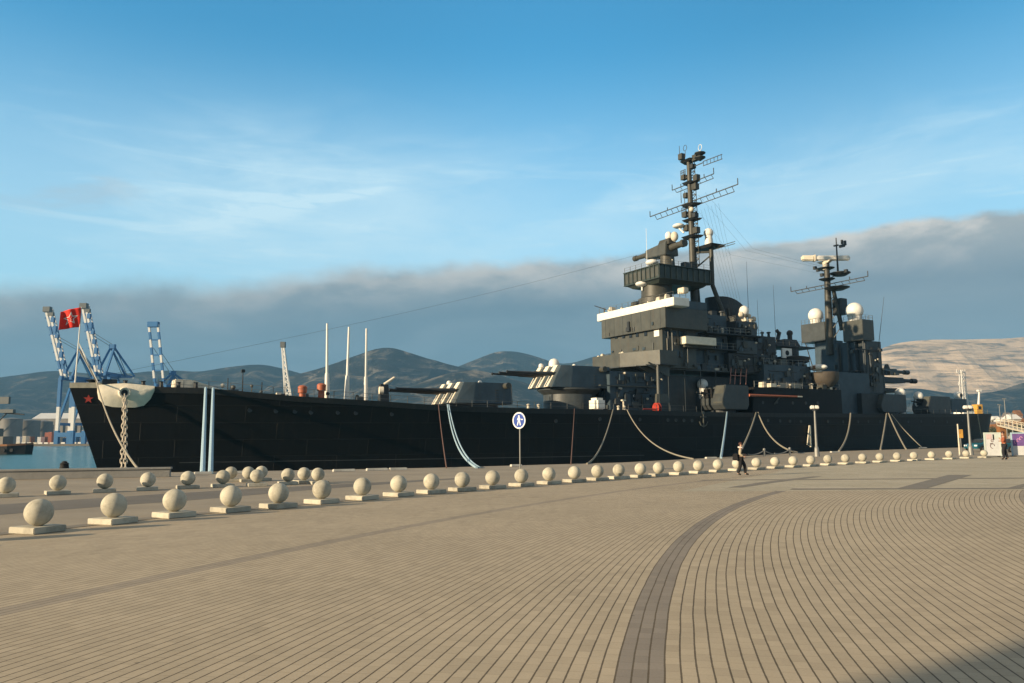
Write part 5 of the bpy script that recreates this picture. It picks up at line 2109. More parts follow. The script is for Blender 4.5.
def fit_roof(s0, s1, y0, y1, z, n, parent, hmax=1.2, white=.15):
    """ventilators, lockers, lamps and rails standing on a roof or platform"""
    for _ in range(n):
        s, y, h_ = gr.uniform(s0, s1), gr.uniform(y0, y1), gr.uniform(.35, hmax)
        kind = gr.random()
        b = MB()
        if kind < .45:
            w_, d_ = gr.uniform(.25, .7), gr.uniform(.25, .7)
            b.box(s - w_, s + w_, y - d_, y + d_, z + .002, z + h_, .04, .04)
            nm = 'deck_locker'
        elif kind < .8:
            r_ = gr.uniform(.14, .32)
            b.lathe([(r_, .002), (r_ * .85, h_ * .7), (r_ * 1.5, h_ * .75), (r_ * 1.5, h_ * .95), (r_ * .6, h_ * 1.05)], (s, y, z), 12)
            nm = 'ventilator'
        else:
            b.rod((s, y, z), (s, y, z + h_ * 1.3), .06, n=8)
            b.ball((s, y, z + h_ * 1.3), gr.uniform(.16, .3), n=12)
            nm = 'signal_lamp'
        part(b, nm, M['cream'] if gr.random() < white else gr.choice(DETAIL_M), parent, bevel=.02 if nm == 'deck_locker' else 0)


wlB = LB[2]
fit_port(LB[0] + .5, LB[1] + 2, -wlB, zS + .2, UB[3] - .3, 9, lower, 1, 2, 3)
fit_front(LB[0], -wlB + .3, wlB - .3, zt_ + .4, LB[4] - 1.9, 5, lower)
fit_front(UB[0], -UB[2] + .5, UB[2] - .5, UB[3] + .2, UB[3] + 1.2, 3, upper, 3)
fit_port(AB[0], AB[1], -5.0, zS + .3, AB[4] - .3, 16, ship, 2, 3, 5)
fit_port(sA + .5, sB_ - .2, -4.42, zdeck + .3, zL - .1, 14, base, 1, 3, 4)
fit_port(sA + .5, sB_ - .2, -4.42, zL + .3, zA - .1, 12, base, 1, 3, 4)
fit_front(sA, -4.5, -1.5, zdeck + .5, zA - .2, 5, base)
fit_roof(AB[0] + .3, AB[1] - .3, -4.6, 2, AB[4], 12, ship)
fit_roof(AB[0] + 1, AB[1] + 5, -6.6, -5.4, AB[3] + 5.75, 6, ship)
railing('gallery_railing', [(AB[0] + .6, -6.9, AB[3] + 5.75), (AB[1] + 5.8, -6.9, AB[3] + 5.75)], hgt=.95, step=1.2, wires=2, m=M['pale_rail'])
railing('gallery_railing', [(AB[0] + .4, -6.3, AB[3] + 3.35), (AB[1] + 2.4, -6.3, AB[3] + 3.35)], hgt=.95, step=1.2, wires=2, m=M['pale_rail'])
fit_port(FP[0], FP[1], -6.2, FP[3] + .1, FP[4] - .1, 6, f1, 0, 1, 1)
fit_port(FP2[0], FP2[1], -6.4, FP2[3] + .1, FP2[4] - .1, 5, f2, 0, 1, 1)
fit_port(FPb[0], FPb[1], -6.0, FPb[3] + .2, FPb[4] - .2, 16, ship, 2, 3, 4)
fit_port(FPm[0], FPm[1], -5.7, FPm[3] + .1, FPm[4] - .1, 8, ship, 1, 1, 2)
fit_roof(FP[0] + .2, FP[1] - .2, -6.0, -4.8, FP[4], 9, f1, .9, .3)
fit_port(K1[0], K1[1], -4.5, K1[3] + .5, K1[4] - .3, 14, ship, 1, 2, 4)
fit_roof(K1[0] + .3, K1[1] - .3, -4.2, 3, K1[4], 10, ship)
fit_port(K2[0], K2[1], -6.8, K2[3] + 2, K2[4] - .2, 16, mid, 2, 3, 4)
fit_roof(K2[0] + .3, K2[1] - .3, -6.5, -3.6, K2[4], 14, mid, 1.1, .25)
railing('house_railing', [(K2[0] + .1, -6.7, K2[4]), (K2[1] - .1, -6.7, K2[4])], hgt=.95, step=1.4, wires=2, m=M['pale_rail'], parent=mid)
fit_roof(h0 + 1, h1 - 1, -8.3, -7.2, (zh0 + zh1) / 2 + .05, 16, house, .9, .35)
railing('house_railing', [(h0 + .8, -8.6, zh0 + .03), (h1 - .3, -8.6, zh1 + .03)], hgt=.95, step=1.8, wires=2, m=M['pale_rail'], parent=house)
fit_roof(sS0 + 1, sS1 - 1, -5.5, -4.8, zS, 16, dk1, 1.0, .2)
fit_port(sT0, s1 + 1.0, -4.25, zTd + 5, z0 - .6, 1, tw, 0, 0, 0)
fit_roof(cs - 2.6, cs + 2.6, -3.8, -2.6, UB[4] + .01, 8, ship, 1.2, .2)
fit_roof(CN[0] + .5, CN[1] - .3, -CN[2] + .5, CN[2] - .5, CN[4], 9, ship, .7, .6)
fit_roof(DP[0] + .4, DP[1] - 1, -DP[2] + .3, DP[2] - .4, zP, 12, plat, 1.3, .2)
# after mast fittings
fit_port(sT0 + 1, sT0 + 4.5, -4.2, zTd + 4.2, z0 - 1.2, 12, tw, 1, 2, 4)
fit_front(sT0, -2.4, 2.2, zTd + 4.6, z0 - .6, 12, tw, 5)
fit_roof(sT0 + 3, sT0 + 9, -4.4, -2.8, P(850, 372.5, -4.6)[1], 6, tw, 1.2)
# fore and after deck clutter: ventilators, lockers, reels
for k in range(26):
    s = gr.choice([gr.uniform(14, 33), gr.uniform(14, 33), gr.uniform(LEN * .80, LEN * .97)])
    fit_roof(s - .4, s + .4, -hb(s) * .6, hb(s) * .5, zd(s) - .12, 1, ship, .95, .12)
# portholes along the house and base
for k in range(9):
    s = sA + 1.2 + (sB_ - sA - 2) * k / 8
    o = proto.copy()
    COL.objects.link(o)
    o.parent = base
    o.location = (s, -4.44, zL + 1.25)
# ---- fore deck fittings
for x0_, xt_, yt_, yb_, yy in [(327, 327.2, 323.5, 397.5, -1.6), (346.5, 349, 327, 399, -1.2), (365.5, 366.5, 328.5, 400.5, -1.6)]:
    s, _z = P(x0_, yb_, yy)
    sT, zT = P(xt_, yt_, yy)
    zB = zd(s) - .15
    zM = zB + (zT - zB) * .36
    b = MB()
    b.rod((s, yy, zB), (s + (sT - s) * .36, yy, zM), .34, .24, 12)
    b.rod((s + (sT - s) * .36, yy, zM), (sT, yy, zT), .17, .12, 10)
    part(b, 'deck_pole', M['white'], smooth=True)
for x_, y_, m_ in [(302.5, 389, 'orange'), (321.5, 387, 'orange')]:
    s, z = P(x_, y_, -2.6)
    b = MB()
    b.lathe([(.38, zd(s) - .15), (.38, z - .5), (.52, z - .45), (.54, z + .25), (.36, z + .42), (.05, z + .46)], (s, -2.6, 0), 16)
    part(b, 'life_buoy_drum', M[m_], smooth=True)
s, z = P(383, 390, -2.6)
b = MB()
b.box(s - .55, s + .7, -3.1, -2.1, zd(s) - .15, z + .7, .1, .1)
part(b, 'winch', M['dark'], bevel=.06)
b = MB()
b.rod((s - .7, -3.1, z - .1), (s - .2, -3.2, z - .1), .48, .48, 16)
b.rod((s + .2, -2.6, z + .7), (s + 1.5, -2.6, z + 1.6), .22, .16)
part(b, 'searchlight', M['canvas'], smooth=True)
s, z = P(183, 383, .2)
b = MB()
b.hexa([(s - 1.1, -1.0, zd(s) - .15), (s + 1.2, -1.0, zd(s) - .15), (s + 1.2, 1.6, zd(s) - .15), (s - 1.1, 1.6, zd(s) - .15)], [(s - 1.0, -.9, z + .35), (s + .9, -.9, z + .3), (s + .9, 1.5, z + .3), (s - 1.0, 1.5, z + .4)])
b.hexa([(s + 1.2, -.8, zd(s) - .15), (s + 4.0, -.6, zd(s) - .15), (s + 4.0, 1.0, zd(s) - .15), (s + 1.2, 1.4, zd(s) - .15)], [(s + .9, -.8, z + .3), (s + 4.0, -.5, zd(s) + .1), (s + 4.0, .9, zd(s) + .1), (s + .9, 1.4, z + .3)])
part(b, 'tarpaulin_cover', M['canvas'], bevel=.10)
# anchor windlass and bollards on the bow
s, z = P(93, 379, 0)
b = MB()
b.lathe([(.6, zd(s) - .1), (.5, zd(s) + .3), (.35, zd(s) + .5), (.7, zd(s) + .75), (.1, zd(s) + .9)], (s, .1, 0), 16)
b.box(s + .8, s + 2.4, -.7, .5, zd(s) - .1, zd(s) + .85, .1, .1)
part(b, 'windlass', M['dark'], bevel=.03)
s, z = P(104, 378, 0)
for k in range(5):
    b = MB()
    b.lathe([(.22, zd(s)), (.2, zd(s) + .6), (.28, zd(s) + .7)], (s + 2 + k * 1.8, -1.4 + .2 * (k % 2), 0), 10)
    part(b, 'mooring_bitt', M['dark'])
for x_, y_ in [(243, 372.5), (228, 378), (262, 382), (285, 385)]:
    s, z = P(x_, y_, -1)
    b = MB()
    b.rod((s, -1, zd(s) - .1), (s, -1, z), .07, .05, 8)
    if y_ < 375: b.box(s - .2, s + .2, -1.2, -.8, z, z + .35)
    part(b, 'deck_lamp_post', M['dark'])
# jackstaff
jb = P3(75.5, 375, 0)
jt = P3(81.5, 307, 0)
sb_, zb_ = P(75.5, 385, 0)
b = MB()
b.rod((jb.x, 0, zd(max(jb.x, .3)) - .1), jt, .085, .05, 8)
b.bar((jb.x + 2.4, .8, zd(2) - .1), jb.lerp(jt, .48), .09)
b.bar((jb.x + 2.4, -.8, zd(2) - .1), jb.lerp(jt, .48), .09)
part(b, 'jackstaff', M['white'])
# canister amidships beside the second turret
yp = -7.0
q6 = pboxo(588, 596, 606.5, 397.5, 410.5, yp)
s0, s1 = q6[0], q6[1]
zb_ = zd(s0) - .12
b = MB()
b.box(s0, s1, yp, yp + 2.0, zb_, P(597, 397.5, yp)[1])
part(b, 'liferaft_locker', M['white'], bevel=.35)
for x_ in (530, 540, 618, 624, 760, 812):
    s, z = P(x_, 408, -8.2)
    b = MB()
    b.lathe([(.20, zd(s) - .1), (.16, zd(s) + .4), (.26, zd(s) + .55), (.05, zd(s) + .65)], (s, -hb(s) + .7, 0), 12)
    part(b, 'mooring_bollard', M['cream'])
s, z = P(623.5, 404, -8)
b = MB()
b.rod((s, -8, zd(s) - .1), (s, -8, zd(s) + 1.3), .12, .12)
b.box(s - .3, s + .3, -8.2, -7.8, zd(s) + 1.3, zd(s) + 1.5)
part(b, 'vent_post', M['cream'])
# white accommodation ladder hung on the side
v1, v2 = on_side(808, 425.5), on_side(808, 447)
b = MB()
b.bar((v1.x, v1.y - .35, v1.z), (v2.x + .2, v2.y - .4, v2.z), .22)
b.bar((v1.x - .1, v1.y - .35, v1.z), (v2.x - .6, v2.y - .4, v2.z + .35), .16)
for k in range(6):
    t_ = (k + .5) / 6
    b.bar((v1.x - .1 - .5 * t_, v1.y - .37, v1.z + (v2.z - v1.z) * t_), (v1.x + .2 * t_, v1.y - .37, v1.z + (v2.z - v1.z) * t_), .08)
part(b, 'boarding_ladder', M['cream'])
# aerial wire from the masthead to the bow
pA = Vector((s_m, 0, P(692, 240, 0)[1]))
pB = P3(215, 342, 0)
pC = Vector((3.0, 0, zd(3) + 1.2))
b = MB()
pts = []
for i in range(25):
    t = i / 24
    q_ = pA.lerp(pC, t)
    q_.z -= .9 * math.sin(math.pi * t)
    pts.append(q_)
b.tube(pts, .013, 5)
part(b, 'aerial_wire', M['mast'])
for ya_, yb__ in ((-2.4, -3.5), (-.8, -2), (1.4, 3)):
    b = MB()
    b.tube([(s_m + 1, ya_, zTop - 6), (cxf + 4, (ya_ + yb__) / 2, zTop - 14.5), (sM, yb__ * .5, zM1 - 3)], .012, 5)
    part(b, 'aerial_wire', M['dark'])
# signal halyards dropping from the yard
b = MB()
for k in range(6):
    y = -2.0 - k * .8
    b.bar((s_m + .3, y, yat(720, 196, s_m)[1] - 1), (sl_ + 1.5 + k * .3, -4.5 - k * .25, FP[4] + .4), .016)
part(b, 'signal_halyards', M['dark'])
# ================================================================== THINGS ON AND ROUND THE SHIP
def ship_world(v):
    return BOW + AX * v[0] + SX * v[1] + Vector((0, 0, v[2]))


# flag on the jackstaff: flies to the left, rippled cloth
def flag_thing():
    t = empty('naval_flag', ship_world(jt), 0, 'red flag with a white edged star flying from the slanted bow staff', 'flag')
    hoist = (jb - jt).normalized()
    W_, H_ = 2.0, 2.15
    sc_ = 1.0
    left = Vector((-0.90, -0.42, -0.20)).normalized()     # wind blows it forward and a little down
    hv = (ship_world(jb) - ship_world(jt)).normalized()

    def pt(u, v, off=0.0):
        rip = 0.30 * math.sin(u * 5.4 + v * 1.3) * u + 0.07 * math.sin(u * 13 + v * 3)
        nrm = left.cross(hv).normalized()
        return hv * (0.05 + v * H_ * (1 - .12 * u)) + left * (u * W_) + nrm * (rip + off) + Vector((0, 0, -.18 * u * u - .12 * u * v))
    b = MB()
    nx, ny = 26, 16
    G = [[b.bm.verts.new(pt(i / nx, j / ny)) for j in range(ny + 1)] for i in range(nx + 1)]
    for i in range(nx):
        for j in range(ny):
            b.bm.faces.new([G[i][j], G[i + 1][j], G[i + 1][j + 1], G[i][j + 1]])
    cl = b.build('flag_cloth', M['flag'], t, smooth=True)
    sd = cl.modifiers.new('thickness', 'SOLIDIFY')
    sd.thickness = .012
    # star outline and small inner device, on both faces
    for sgn in (-1, 1):
        b = MB()
        cu, cv = .48, .50

        def star(r0, r1, k0=0):
            out = []
            for k in range(10):
                r = r0 if k % 2 == 0 else r1
                q_ = -math.pi / 2 + k * math.pi / 5
                out.append((cu + r * math.cos(q_) * H_ / W_, cv + r * math.sin(q_)))
            return out
        o_, i_ = star(.36, .15), star(.25, .105)
        for k in range(10):
            n = (k + 1) % 10
            for s0_, s1_ in ((0, .5), (.5, 1)):
                L_ = lambda A, B_, t_: (A[0] + (B_[0] - A[0]) * t_, A[1] + (B_[1] - A[1]) * t_)
                b.face([pt(*L_(o_[k], o_[n], s0_), .02 * sgn), pt(*L_(o_[k], o_[n], s1_), .02 * sgn), pt(*L_(i_[k], i_[n], s1_), .02 * sgn), pt(*L_(i_[k], i_[n], s0_), .02 * sgn)])
        b.build('star', M['flagwhite'], t)
        b = MB()
        for (u0, v0, u1, v1) in ((.43, .44, .54, .60), (.53, .44, .44, .58)):
            d_ = .014
            b.face([pt(u0, v0 - d_, .021 * sgn), pt(u1, v1 - d_, .021 * sgn), pt(u1, v1 + d_, .021 * sgn), pt(u0, v0 + d_, .021 * sgn)])
        b.build('emblem', M['flagwhite'], t)


flag_thing()


def sag(a, c, s, n=16):
    a, c = Vector(a), Vector(c)
    return [a.lerp(c, i / n) - Vector((0, 0, s * 4 * (i / n) * (1 - i / n))) for i in range(n + 1)]


def mooring(name, deck_px, quay_px, m, r, label, sg=0.0, mid=None, group='mooring lines from the ship to the quay'):
    v = on_side(deck_px[0], max(deck_px[1], 388)) if isinstance(deck_px, tuple) else deck_px
    a = ship_world(Vector((v.x, v.y - .12, v.z + .1))) if isinstance(deck_px, tuple) else deck_px
    gq = gnd(quay_px[0], quay_px[1])
    c = Vector((gq.x, gq.y, .05))
    b = MB()
    if mid:
        # drawn through a hanging point between deck and quay
        dmid = a.lerp(c, .5)
        d = ray(*mid)
        nrm = (c - a).cross(Vector((0, 0, 1))).normalized()
        t_ = (a - CAM).dot(nrm) / d.dot(nrm)
        mp_ = CAM + d * t_
        ctrl = mp_ * 2 - (a + c) * .5
        pts = [a * (1 - t) ** 2 + ctrl * 2 * t * (1 - t) + c * t * t for t in [i / 18 for i in range(19)]]
    else:
        pts = sag(a, c, sg)
    b.tube([p_ - a for p_ in pts], r, 8)
    o = b.build(name, m, None, smooth=True)
    o.location = a
    return tag(o, label, 'rope', group)


mooring('mooring_rope', (205.5, 389), (202.5, 474), M['ropeblue'], .14, 'left one of two thick pale blue lines hanging straight down the bow side')
mooring('mooring_rope', (213, 389.5), (210.5, 474), M['ropeblue'], .14, 'right one of two thick pale blue lines hanging straight down the bow side')
mooring('mooring_rope', (438, 405), (446.5, 468.5), M['ropered'], .042, 'thin brown line below the forward gun turret', .3)
mooring('mooring_rope', (447, 405.5), (476.5, 468.5), M['ropeblue'], .08, 'pale blue curved line below the forward gun turret, left of its twin', mid=(455.5, 441))
mooring('mooring_rope', (448.5, 405.5), (479.5, 468.3), M['ropeblue'], .065, 'pale blue curved line below the forward gun turret, right of its twin', mid=(458.5, 441))
mooring('mooring_rope', (574, 409.5), (571, 465), M['ropered'], .042, 'thin brown line hanging straight between the road sign and the white locker', .1)
mooring('mooring_rope', (612.5, 410.5), (587, 464.5), M['rope'], .07, 'pale line slanting down to the left below the bridge', mid=(603, 442))
mooring('mooring_rope', (626.5, 410.5), (693, 459.5), M['rope'], .07, 'pale line sagging down to the right below the bridge', mid=(649, 440))
mooring('mooring_rope', (726.5, 412.8), (721, 458.5), M['ropeblue'], .11, 'single pale blue line hanging below the side gun turret', .2)
mooring('mooring_rope', (755.5, 413.2), (737, 459), M['rope'], .10, 'pale line slanting left behind the walking person', .4)
mooring('mooring_rope', (757.5, 413.2), (797, 453), M['rope'], .10, 'pale line sagging right behind the lamp post with the white head', mid=(772, 438))
mooring('mooring_rope', (850, 414), (839, 451.5), M['rope'], .12, 'pale curved line under the mainmast', mid=(847.5, 434))
mooring('mooring_rope', (886, 414), (880.5, 450), M['rope'], .11, 'steepest of the three pale lines that spread from one point near the stern', .2)
mooring('mooring_rope', (888, 414), (906, 449.5), M['rope'], .11, 'middle one of the three pale lines that spread from one point near the stern', .3)
mooring('mooring_rope', (891, 415), (922, 447.5), M['rope'], .08, 'flattest of the three pale lines that spread from one point near the stern', .3)
mooring('mooring_rope', (977, 415), (983, 445), M['rope'], .10, 'pale line at the very stern beside the blue car', .2)
b = MB()
a = ship_world(P3(79, 349, 0))
a2 = ship_world(Vector((on_side(96, 388).x, on_side(96, 388).y - .15, zd(4) + .5)))
c = gnd(138.5, 470.5)
pts = [a.lerp(a2, i / 5) for i in range(5)] + sag(a2, Vector((c.x, c.y, .05)), .9)
b.tube([p_ - a2 for p_ in pts], .075, 8)
o = b.build('mooring_rope', M['rope'], smooth=True)
o.location = a2
tag(o, 'thick pale line running from the bow over the star down to the low wall', 'rope', 'mooring lines from the ship to the quay')

# anchor chain from the hawse hole: separate oval links, one continuous chain; two falls
chain = empty('anchor_chain', ship_world(HAWSE), 0, 'pale anchor chain hanging from the white hawse cover at the bow', 'chain')


def chain_fall(a, c, parent):
    b = MB()
    d = Vector(c) - Vector(a)
    step = .46
    n = int(d.length / step)
    for i in range(n):
        p_ = Vector(a).lerp(Vector(c), (i + .5) / n)
        ax = d.normalized()
        side = (AX if i % 2 else SX)
        side = (side - ax * side.dot(ax)).normalized()
        pts = []
        for k in range(11):
            q_ = 2 * math.pi * k / 10
            pts.append(p_ + ax * .34 * math.sin(q_) + side * .16 * math.cos(q_))
        b.tube(pts, .058, 6)
    return b.build('chain_fall', M['chain'], parent)


hw = ship_world(HAWSE)
e1 = atY(121.5, 472, (hw.y - 2.5)) - hw
e2 = atY(125.5, 472, (hw.y - 2.5)) - hw
chain_fall((0, 0, -.1), e1, chain)
chain_fall((.12, 0, -.3), e2, chain)

# ================================================================== QUAY THINGS
# stone balls on square bases
sun_dir2 = Vector((1, 0))


def make_ball():
    r_ = empty('ball_bollard', (0, 0, 0))
    b = MB()
    b.box(-.36, .36, -.36, .36, 0.0, .125)
    b.build('base_slab', M['slab'], r_, bevel=.012)
    b = MB()
    prof = [(.12, .118), (.12, .14)]
    R_ = .268
    zc_ = .125 + R_ * .985
    prof = [(max(.002, R_ * math.cos(a)), zc_ + R_ * math.sin(a)) for a in [math.pi * (i / 22 - .5) for i in range(23)] if zc_ + R_ * math.sin(a) > .121]
    b.lathe(prof, (0, 0, 0), 40)
    b.build('stone_ball', M['stone'], r_, smooth=True)
    return r_


proto_ball = make_ball()
nb = len(front)


def front_label(i):
    if i == 0: return 'largest and nearest pale stone ball on a square base, leftmost of the long front row'
    if i < 20: return 'pale stone ball on a square base, %s from the left in the long front row' % ORD[i + 1]
    j = nb - i
    return 'pale stone ball on a square base, %s from the right in the long front row' % (ORD[j] if j > 1 else 'first')


def row_angle(k):
    a_, c_ = front[max(k - 1, 0)], front[min(k + 1, nb - 1)]
    return math.atan2(c_.y - a_.y, c_.x - a_.x)


first = True
for i, p_ in enumerate(front):
    o = proto_ball if first else copy_tree(proto_ball)
    first = False
    o.location = (p_.x, p_.y, 0.006)
    o.rotation_euler = (0, 0, row_angle(i) + rad(4) * math.sin(i * 2.3))
    tag(o, front_label(i), 'bollard', 'stone balls in the long front row')
BACK = [(6.6, 484.9), (58, 482.6), (105, 481), (148, 479.4), (188, 478), (223, 476.8), (257, 476), (288, 474.8), (304, 473.6), (318, 474.2), (231, 472.6), (248.5, 472.6), (261.5, 471.8)]
names = ['leftmost stone ball of the short back row, at the picture edge by the low wall', 'stone ball in front of the low wall, below the black mooring bollard', 'stone ball in front of the low wall, left of the hanging chain', 'stone ball in front of the low wall near its right end', 'stone ball just right of the end of the low wall', 'stone ball below the pair of pale blue lines, the lower one there', 'stone ball of the back row, front one of the overlapping trio', 'stone ball right of the overlapping trio in the back row', 'middle ball of the last close group at the right end of the back row', 'last stone ball at the right end of the back row', 'small stone ball partly hidden just right of the pale blue lines', 'small stone ball left in the overlapping trio of the back row', 'small stone ball peeping out behind in the overlapping trio']
for i, ((x, y), nm) in enumerate(zip(BACK, names)):
    p_ = gnd(x, y, .40)
    o = copy_tree(proto_ball)
    o.location = (p_.x, p_.y, .006)
    o.rotation_euler = (0, 0, rad(30 + 7 * math.sin(i * 1.7)))
    tag(o, nm, 'bollard', 'stone balls in the short back row')
# two that stand off the left edge, only their shadows reach the picture
for k in (1, 2):
    o = copy_tree(proto_ball)
    q_ = Vector(row2d[0]) - (Vector(row2d[1]) - Vector(row2d[0])) * k
    o.location = (q_.x - .1 * k, q_.y, .006)
    tag(o, 'stone ball just outside the left picture edge, %s beyond the front row' % ('first' if k == 1 else 'second'), 'bollard', 'stone balls in the long front row')

# low concrete parapet at the left
a, c = gnd(-140, 482.5), gnd(169.5, 477.0)
d = (c - a).normalized()
nrm = Vector((-d.y, d.x, 0))
hgt = H - (H - 0) * 0
tz = atY(169.5, 467.2, c.y).z
b = MB()
pts = [a, c, c + nrm * .5, a + nrm * .5]
b.hexa([(p_.x, p_.y, 0.004) for p_ in pts], [(p_.x, p_.y, tz - .1) for p_ in pts])
pts2 = [a - nrm * .06, c + d * .06 - nrm * .06, c + d * .06 + nrm * .56, a + nrm * .56]
wall = b.build('parapet_wall', M['wallgrey'], bevel=.01)
tag(wall, 'low grey concrete parapet behind the back row of balls at the left', 'wall')
b = MB()
b.hexa([(p_.x, p_.y, tz - .098) for p_ in pts2], [(p_.x, p_.y, tz) for p_ in pts2])
b.build('coping', M['wallgrey'], wall, bevel=.012)

# black mooring bollard showing over the wall
p_ = gnd(55, 474)
t = empty('mooring_bollard', (p_.x, p_.y + .9, 0), 0, 'black iron mooring bollard peeping over the low concrete wall', 'bollard')
k_ = atY(57, 461.0, p_.y + .9).z
b = MB()
b.lathe([(.40, 0), (.30, .10), (.24, k_ * .5), (.22, k_ * .68), (.25, k_ * .78), (.15, k_ * .87), (.14, k_ * .95), (.05, k_)], (0, 0, 0), 16)
b.build('bollard_post', M['rubber'], t, smooth=True)
b = MB()
b.lathe([(.5, 0.003), (.5, .06)], (0, 0, 0), 16)
b.build('base_plate', M['rubber'], t)

# white edge blocks along the quay edge
for i, (x, y, l, lab) in enumerate([(203, 474.3, .9, 'white edge block at the foot of the pale blue lines'), (238, 473.5, 1.6, 'white edge block behind the small back row balls'), (344, 471.6, 1.3, 'white edge block on the quay edge, left of three below the deck poles'), (377, 470.6, 1.3, 'white edge block on the quay edge, middle of three below the deck poles'), (398, 470.1, 1.1, 'white edge block on the quay edge, right of three below the deck poles'),
                                   (516, 466.5, .8, 'white edge block beside the foot of the road sign'), (711, 458.6, 1.2, 'white edge block on the quay edge left of the walking person'), (835, 452.5, 1.4, 'white edge block right of the lamp post with the white head'), (923, 448.2, 1.6, 'white edge block near the stern below the flattest line')]):
    p_ = gnd(x, y)
    b = MB()
    b.box(-l / 2, l / 2, -.14, .14, 0.006, .14, .02, .02)
    o = b.build('edge_block', M['kerb'], bevel=.02)
    o.location = (p_.x, p_.y, 0)
    o.rotation_euler = (0, 0, rad(28))
    tag(o, lab, 'kerb block', 'white blocks along the quay edge')

# pedestrian road sign
p_ = gnd(520.5, 475.0)
t = empty('road_sign', (p_.x, p_.y + 1.6, 0), 0, 'round blue pedestrian sign with white rim on a thin grey post', 'sign')
Y_ = p_.y + 1.6
topz = atY(518.3, 411.5, Y_).z
cz = atY(518.3, 420.5, Y_).z
rr = abs(atY(518.3, 412.2, Y_).z - cz) * 1.0
b = MB()
b.rod((0, 0, 0), (0, 0, cz + rr * .5), .035, n=12)
b.lathe([(.12, 0.0), (.12, .02), (.05, .03)], (0, 0, .004), 14)
b.build('post', M['pole'], t, smooth=True)
face = empty('sign_face', (0, 0, cz), rad(38))
face.parent = t
face.location = (0, 0, cz)
# the face is a disc of real thickness turned away from square-on
def disc(r0, y0, y1, name, m, parent, n=40):
    b_ = MB()
    b_.lathe([(r0, y0), (r0, y1)], (0, 0, 0), n, 'Y')
    return b_.build(name, m, parent)


bpy.data.objects.remove(face)
plate = disc(rr, -.05, -.075, 'sign_plate', M['signwhite'], t)
plate.location = (0, 0, cz)
plate.rotation_euler = (0, 0, rad(-40))
disc(rr * .84, -.0755, -.079, 'blue_field', M['signblue'], plate)
b = MB()
s_ = rr * .84
fig = []
yf = -.0795


def flat(poly):
    b.hexa([(x * s_, yf + .0015, z * s_) for x, z in poly], [(x * s_, yf - .002, z * s_) for x, z in poly])


FS_ = 1
flat([(.0 + .15 * math.cos(a), .62 + .13 * math.sin(a)) for a in [2 * math.pi * i / 12 for i in range(12)]])
flat([(-.16, .46), (.14, .46), (.20, -.02), (-.16, -.05)])
flat([(-.16, .44), (-.34, .10), (-.28, .04), (-.12, .28)])
flat([(.14, .44), (.34, .16), (.28, .08), (.12, .26)])
flat([(-.16, -.05), (.02, -.04), (-.22, -.72), (-.38, -.72)])
flat([(.02, -.04), (.20, -.02), (.36, -.66), (.20, -.70)])
flat([(.46, .22), (.72, .22), (.72, .06), (.46, .06)])
b.build('walking_figure', M['signwhite'], plate)
b = MB()
b.box(-.22, .22, -.06, -.035, -.03, .03)
o = b.build('clamp', M['pole'], t)
o.location = (0, 0, cz)
o.rotation_euler = (0, 0, rad(-40))


def street_lamp(px, ybase, ytop, label, head=True):
    p_ = gnd(px, ybase)
    z = atY(px, ytop, p_.y).z
    t = empty('street_lamp', (p_.x, p_.y, 0), 0, label, 'street lamp', 'lamp posts on the quay')
    b = MB()
    b.rod((0, 0, 0), (0, 0, z * .16), .26, .20, 14)
    b.rod((0, 0, z * .16), (0, 0, z * .2), .20, .13, 14)
    b.rod((0, 0, z * .2), (0, 0, z * .90), .125, .085, 12)
    b.build('lamp_post', M['pole'], t, smooth=True)
    b = MB()
    b.rod((0, 0, z * .9), (0, 0, z * .93), .22, .16, 12)
    b.bar((-.36, 0, z * .925), (.36, 0, z * .925), .08)
    b.build('lamp_collar', M['dark'], t)
    for sx in (-.20, .20):
        b = MB()
        b.box(sx - .185, sx + .185, -.20, .20, z * .935, z, .03, .03)
        b.build('lamp_head', M['white'], t, bevel=.05)
    return t


street_lamp(817, 456.5, 405.5, 'grey lamp post with a white head in front of the ship side under the mainmast')
street_lamp(971, 455, 405.5, 'grey lamp post with a white head near the stern beside the blue car')
# yellow sign, thin pole by the stern
p_ = gnd(965.5, 452)
t = empty('notice_sign', (p_.x, p_.y + .8, 0), 0, 'square yellow notice on a thin post near the stern', 'sign')
Y_ = p_.y + .8
z0, z1 = atY(965, 438, Y_).z, atY(965, 429.5, Y_).z
b = MB()
b.rod((0, 0, 0), (0, 0, z0 + .1), .05)
b.build('post', M['pole'], t)
b = MB()
b.box(-.27, .27, -.10, -.05, z0, z1)
b.build('notice_board', M['yellow'], t, bevel=.01)
b = MB()
for k in range(3):
    zz = z1 - .14 - k * .13
    b.box(-.18, .16 - .06 * k, -.108, -.1, zz - .03, zz + .02)
b.build('notice_lines', M['rust'], t)
p_ = gnd(959.8, 455.5)
t = empty('marker_post', (p_.x, p_.y, 0), 0, 'slim pale post standing left of the yellow notice', 'post')
b = MB()
b.rod((0, 0, 0), (0, 0, atY(959.5, 424, p_.y).z), .075, .06, 12)
b.build('post_shaft', M['cream'], t, smooth=True)
b = MB()
b.lathe([(.14, 0.002), (.14, .08), (.08, .1)], (0, 0, 0), 12)
b.build('post_foot', M['pole'], t)

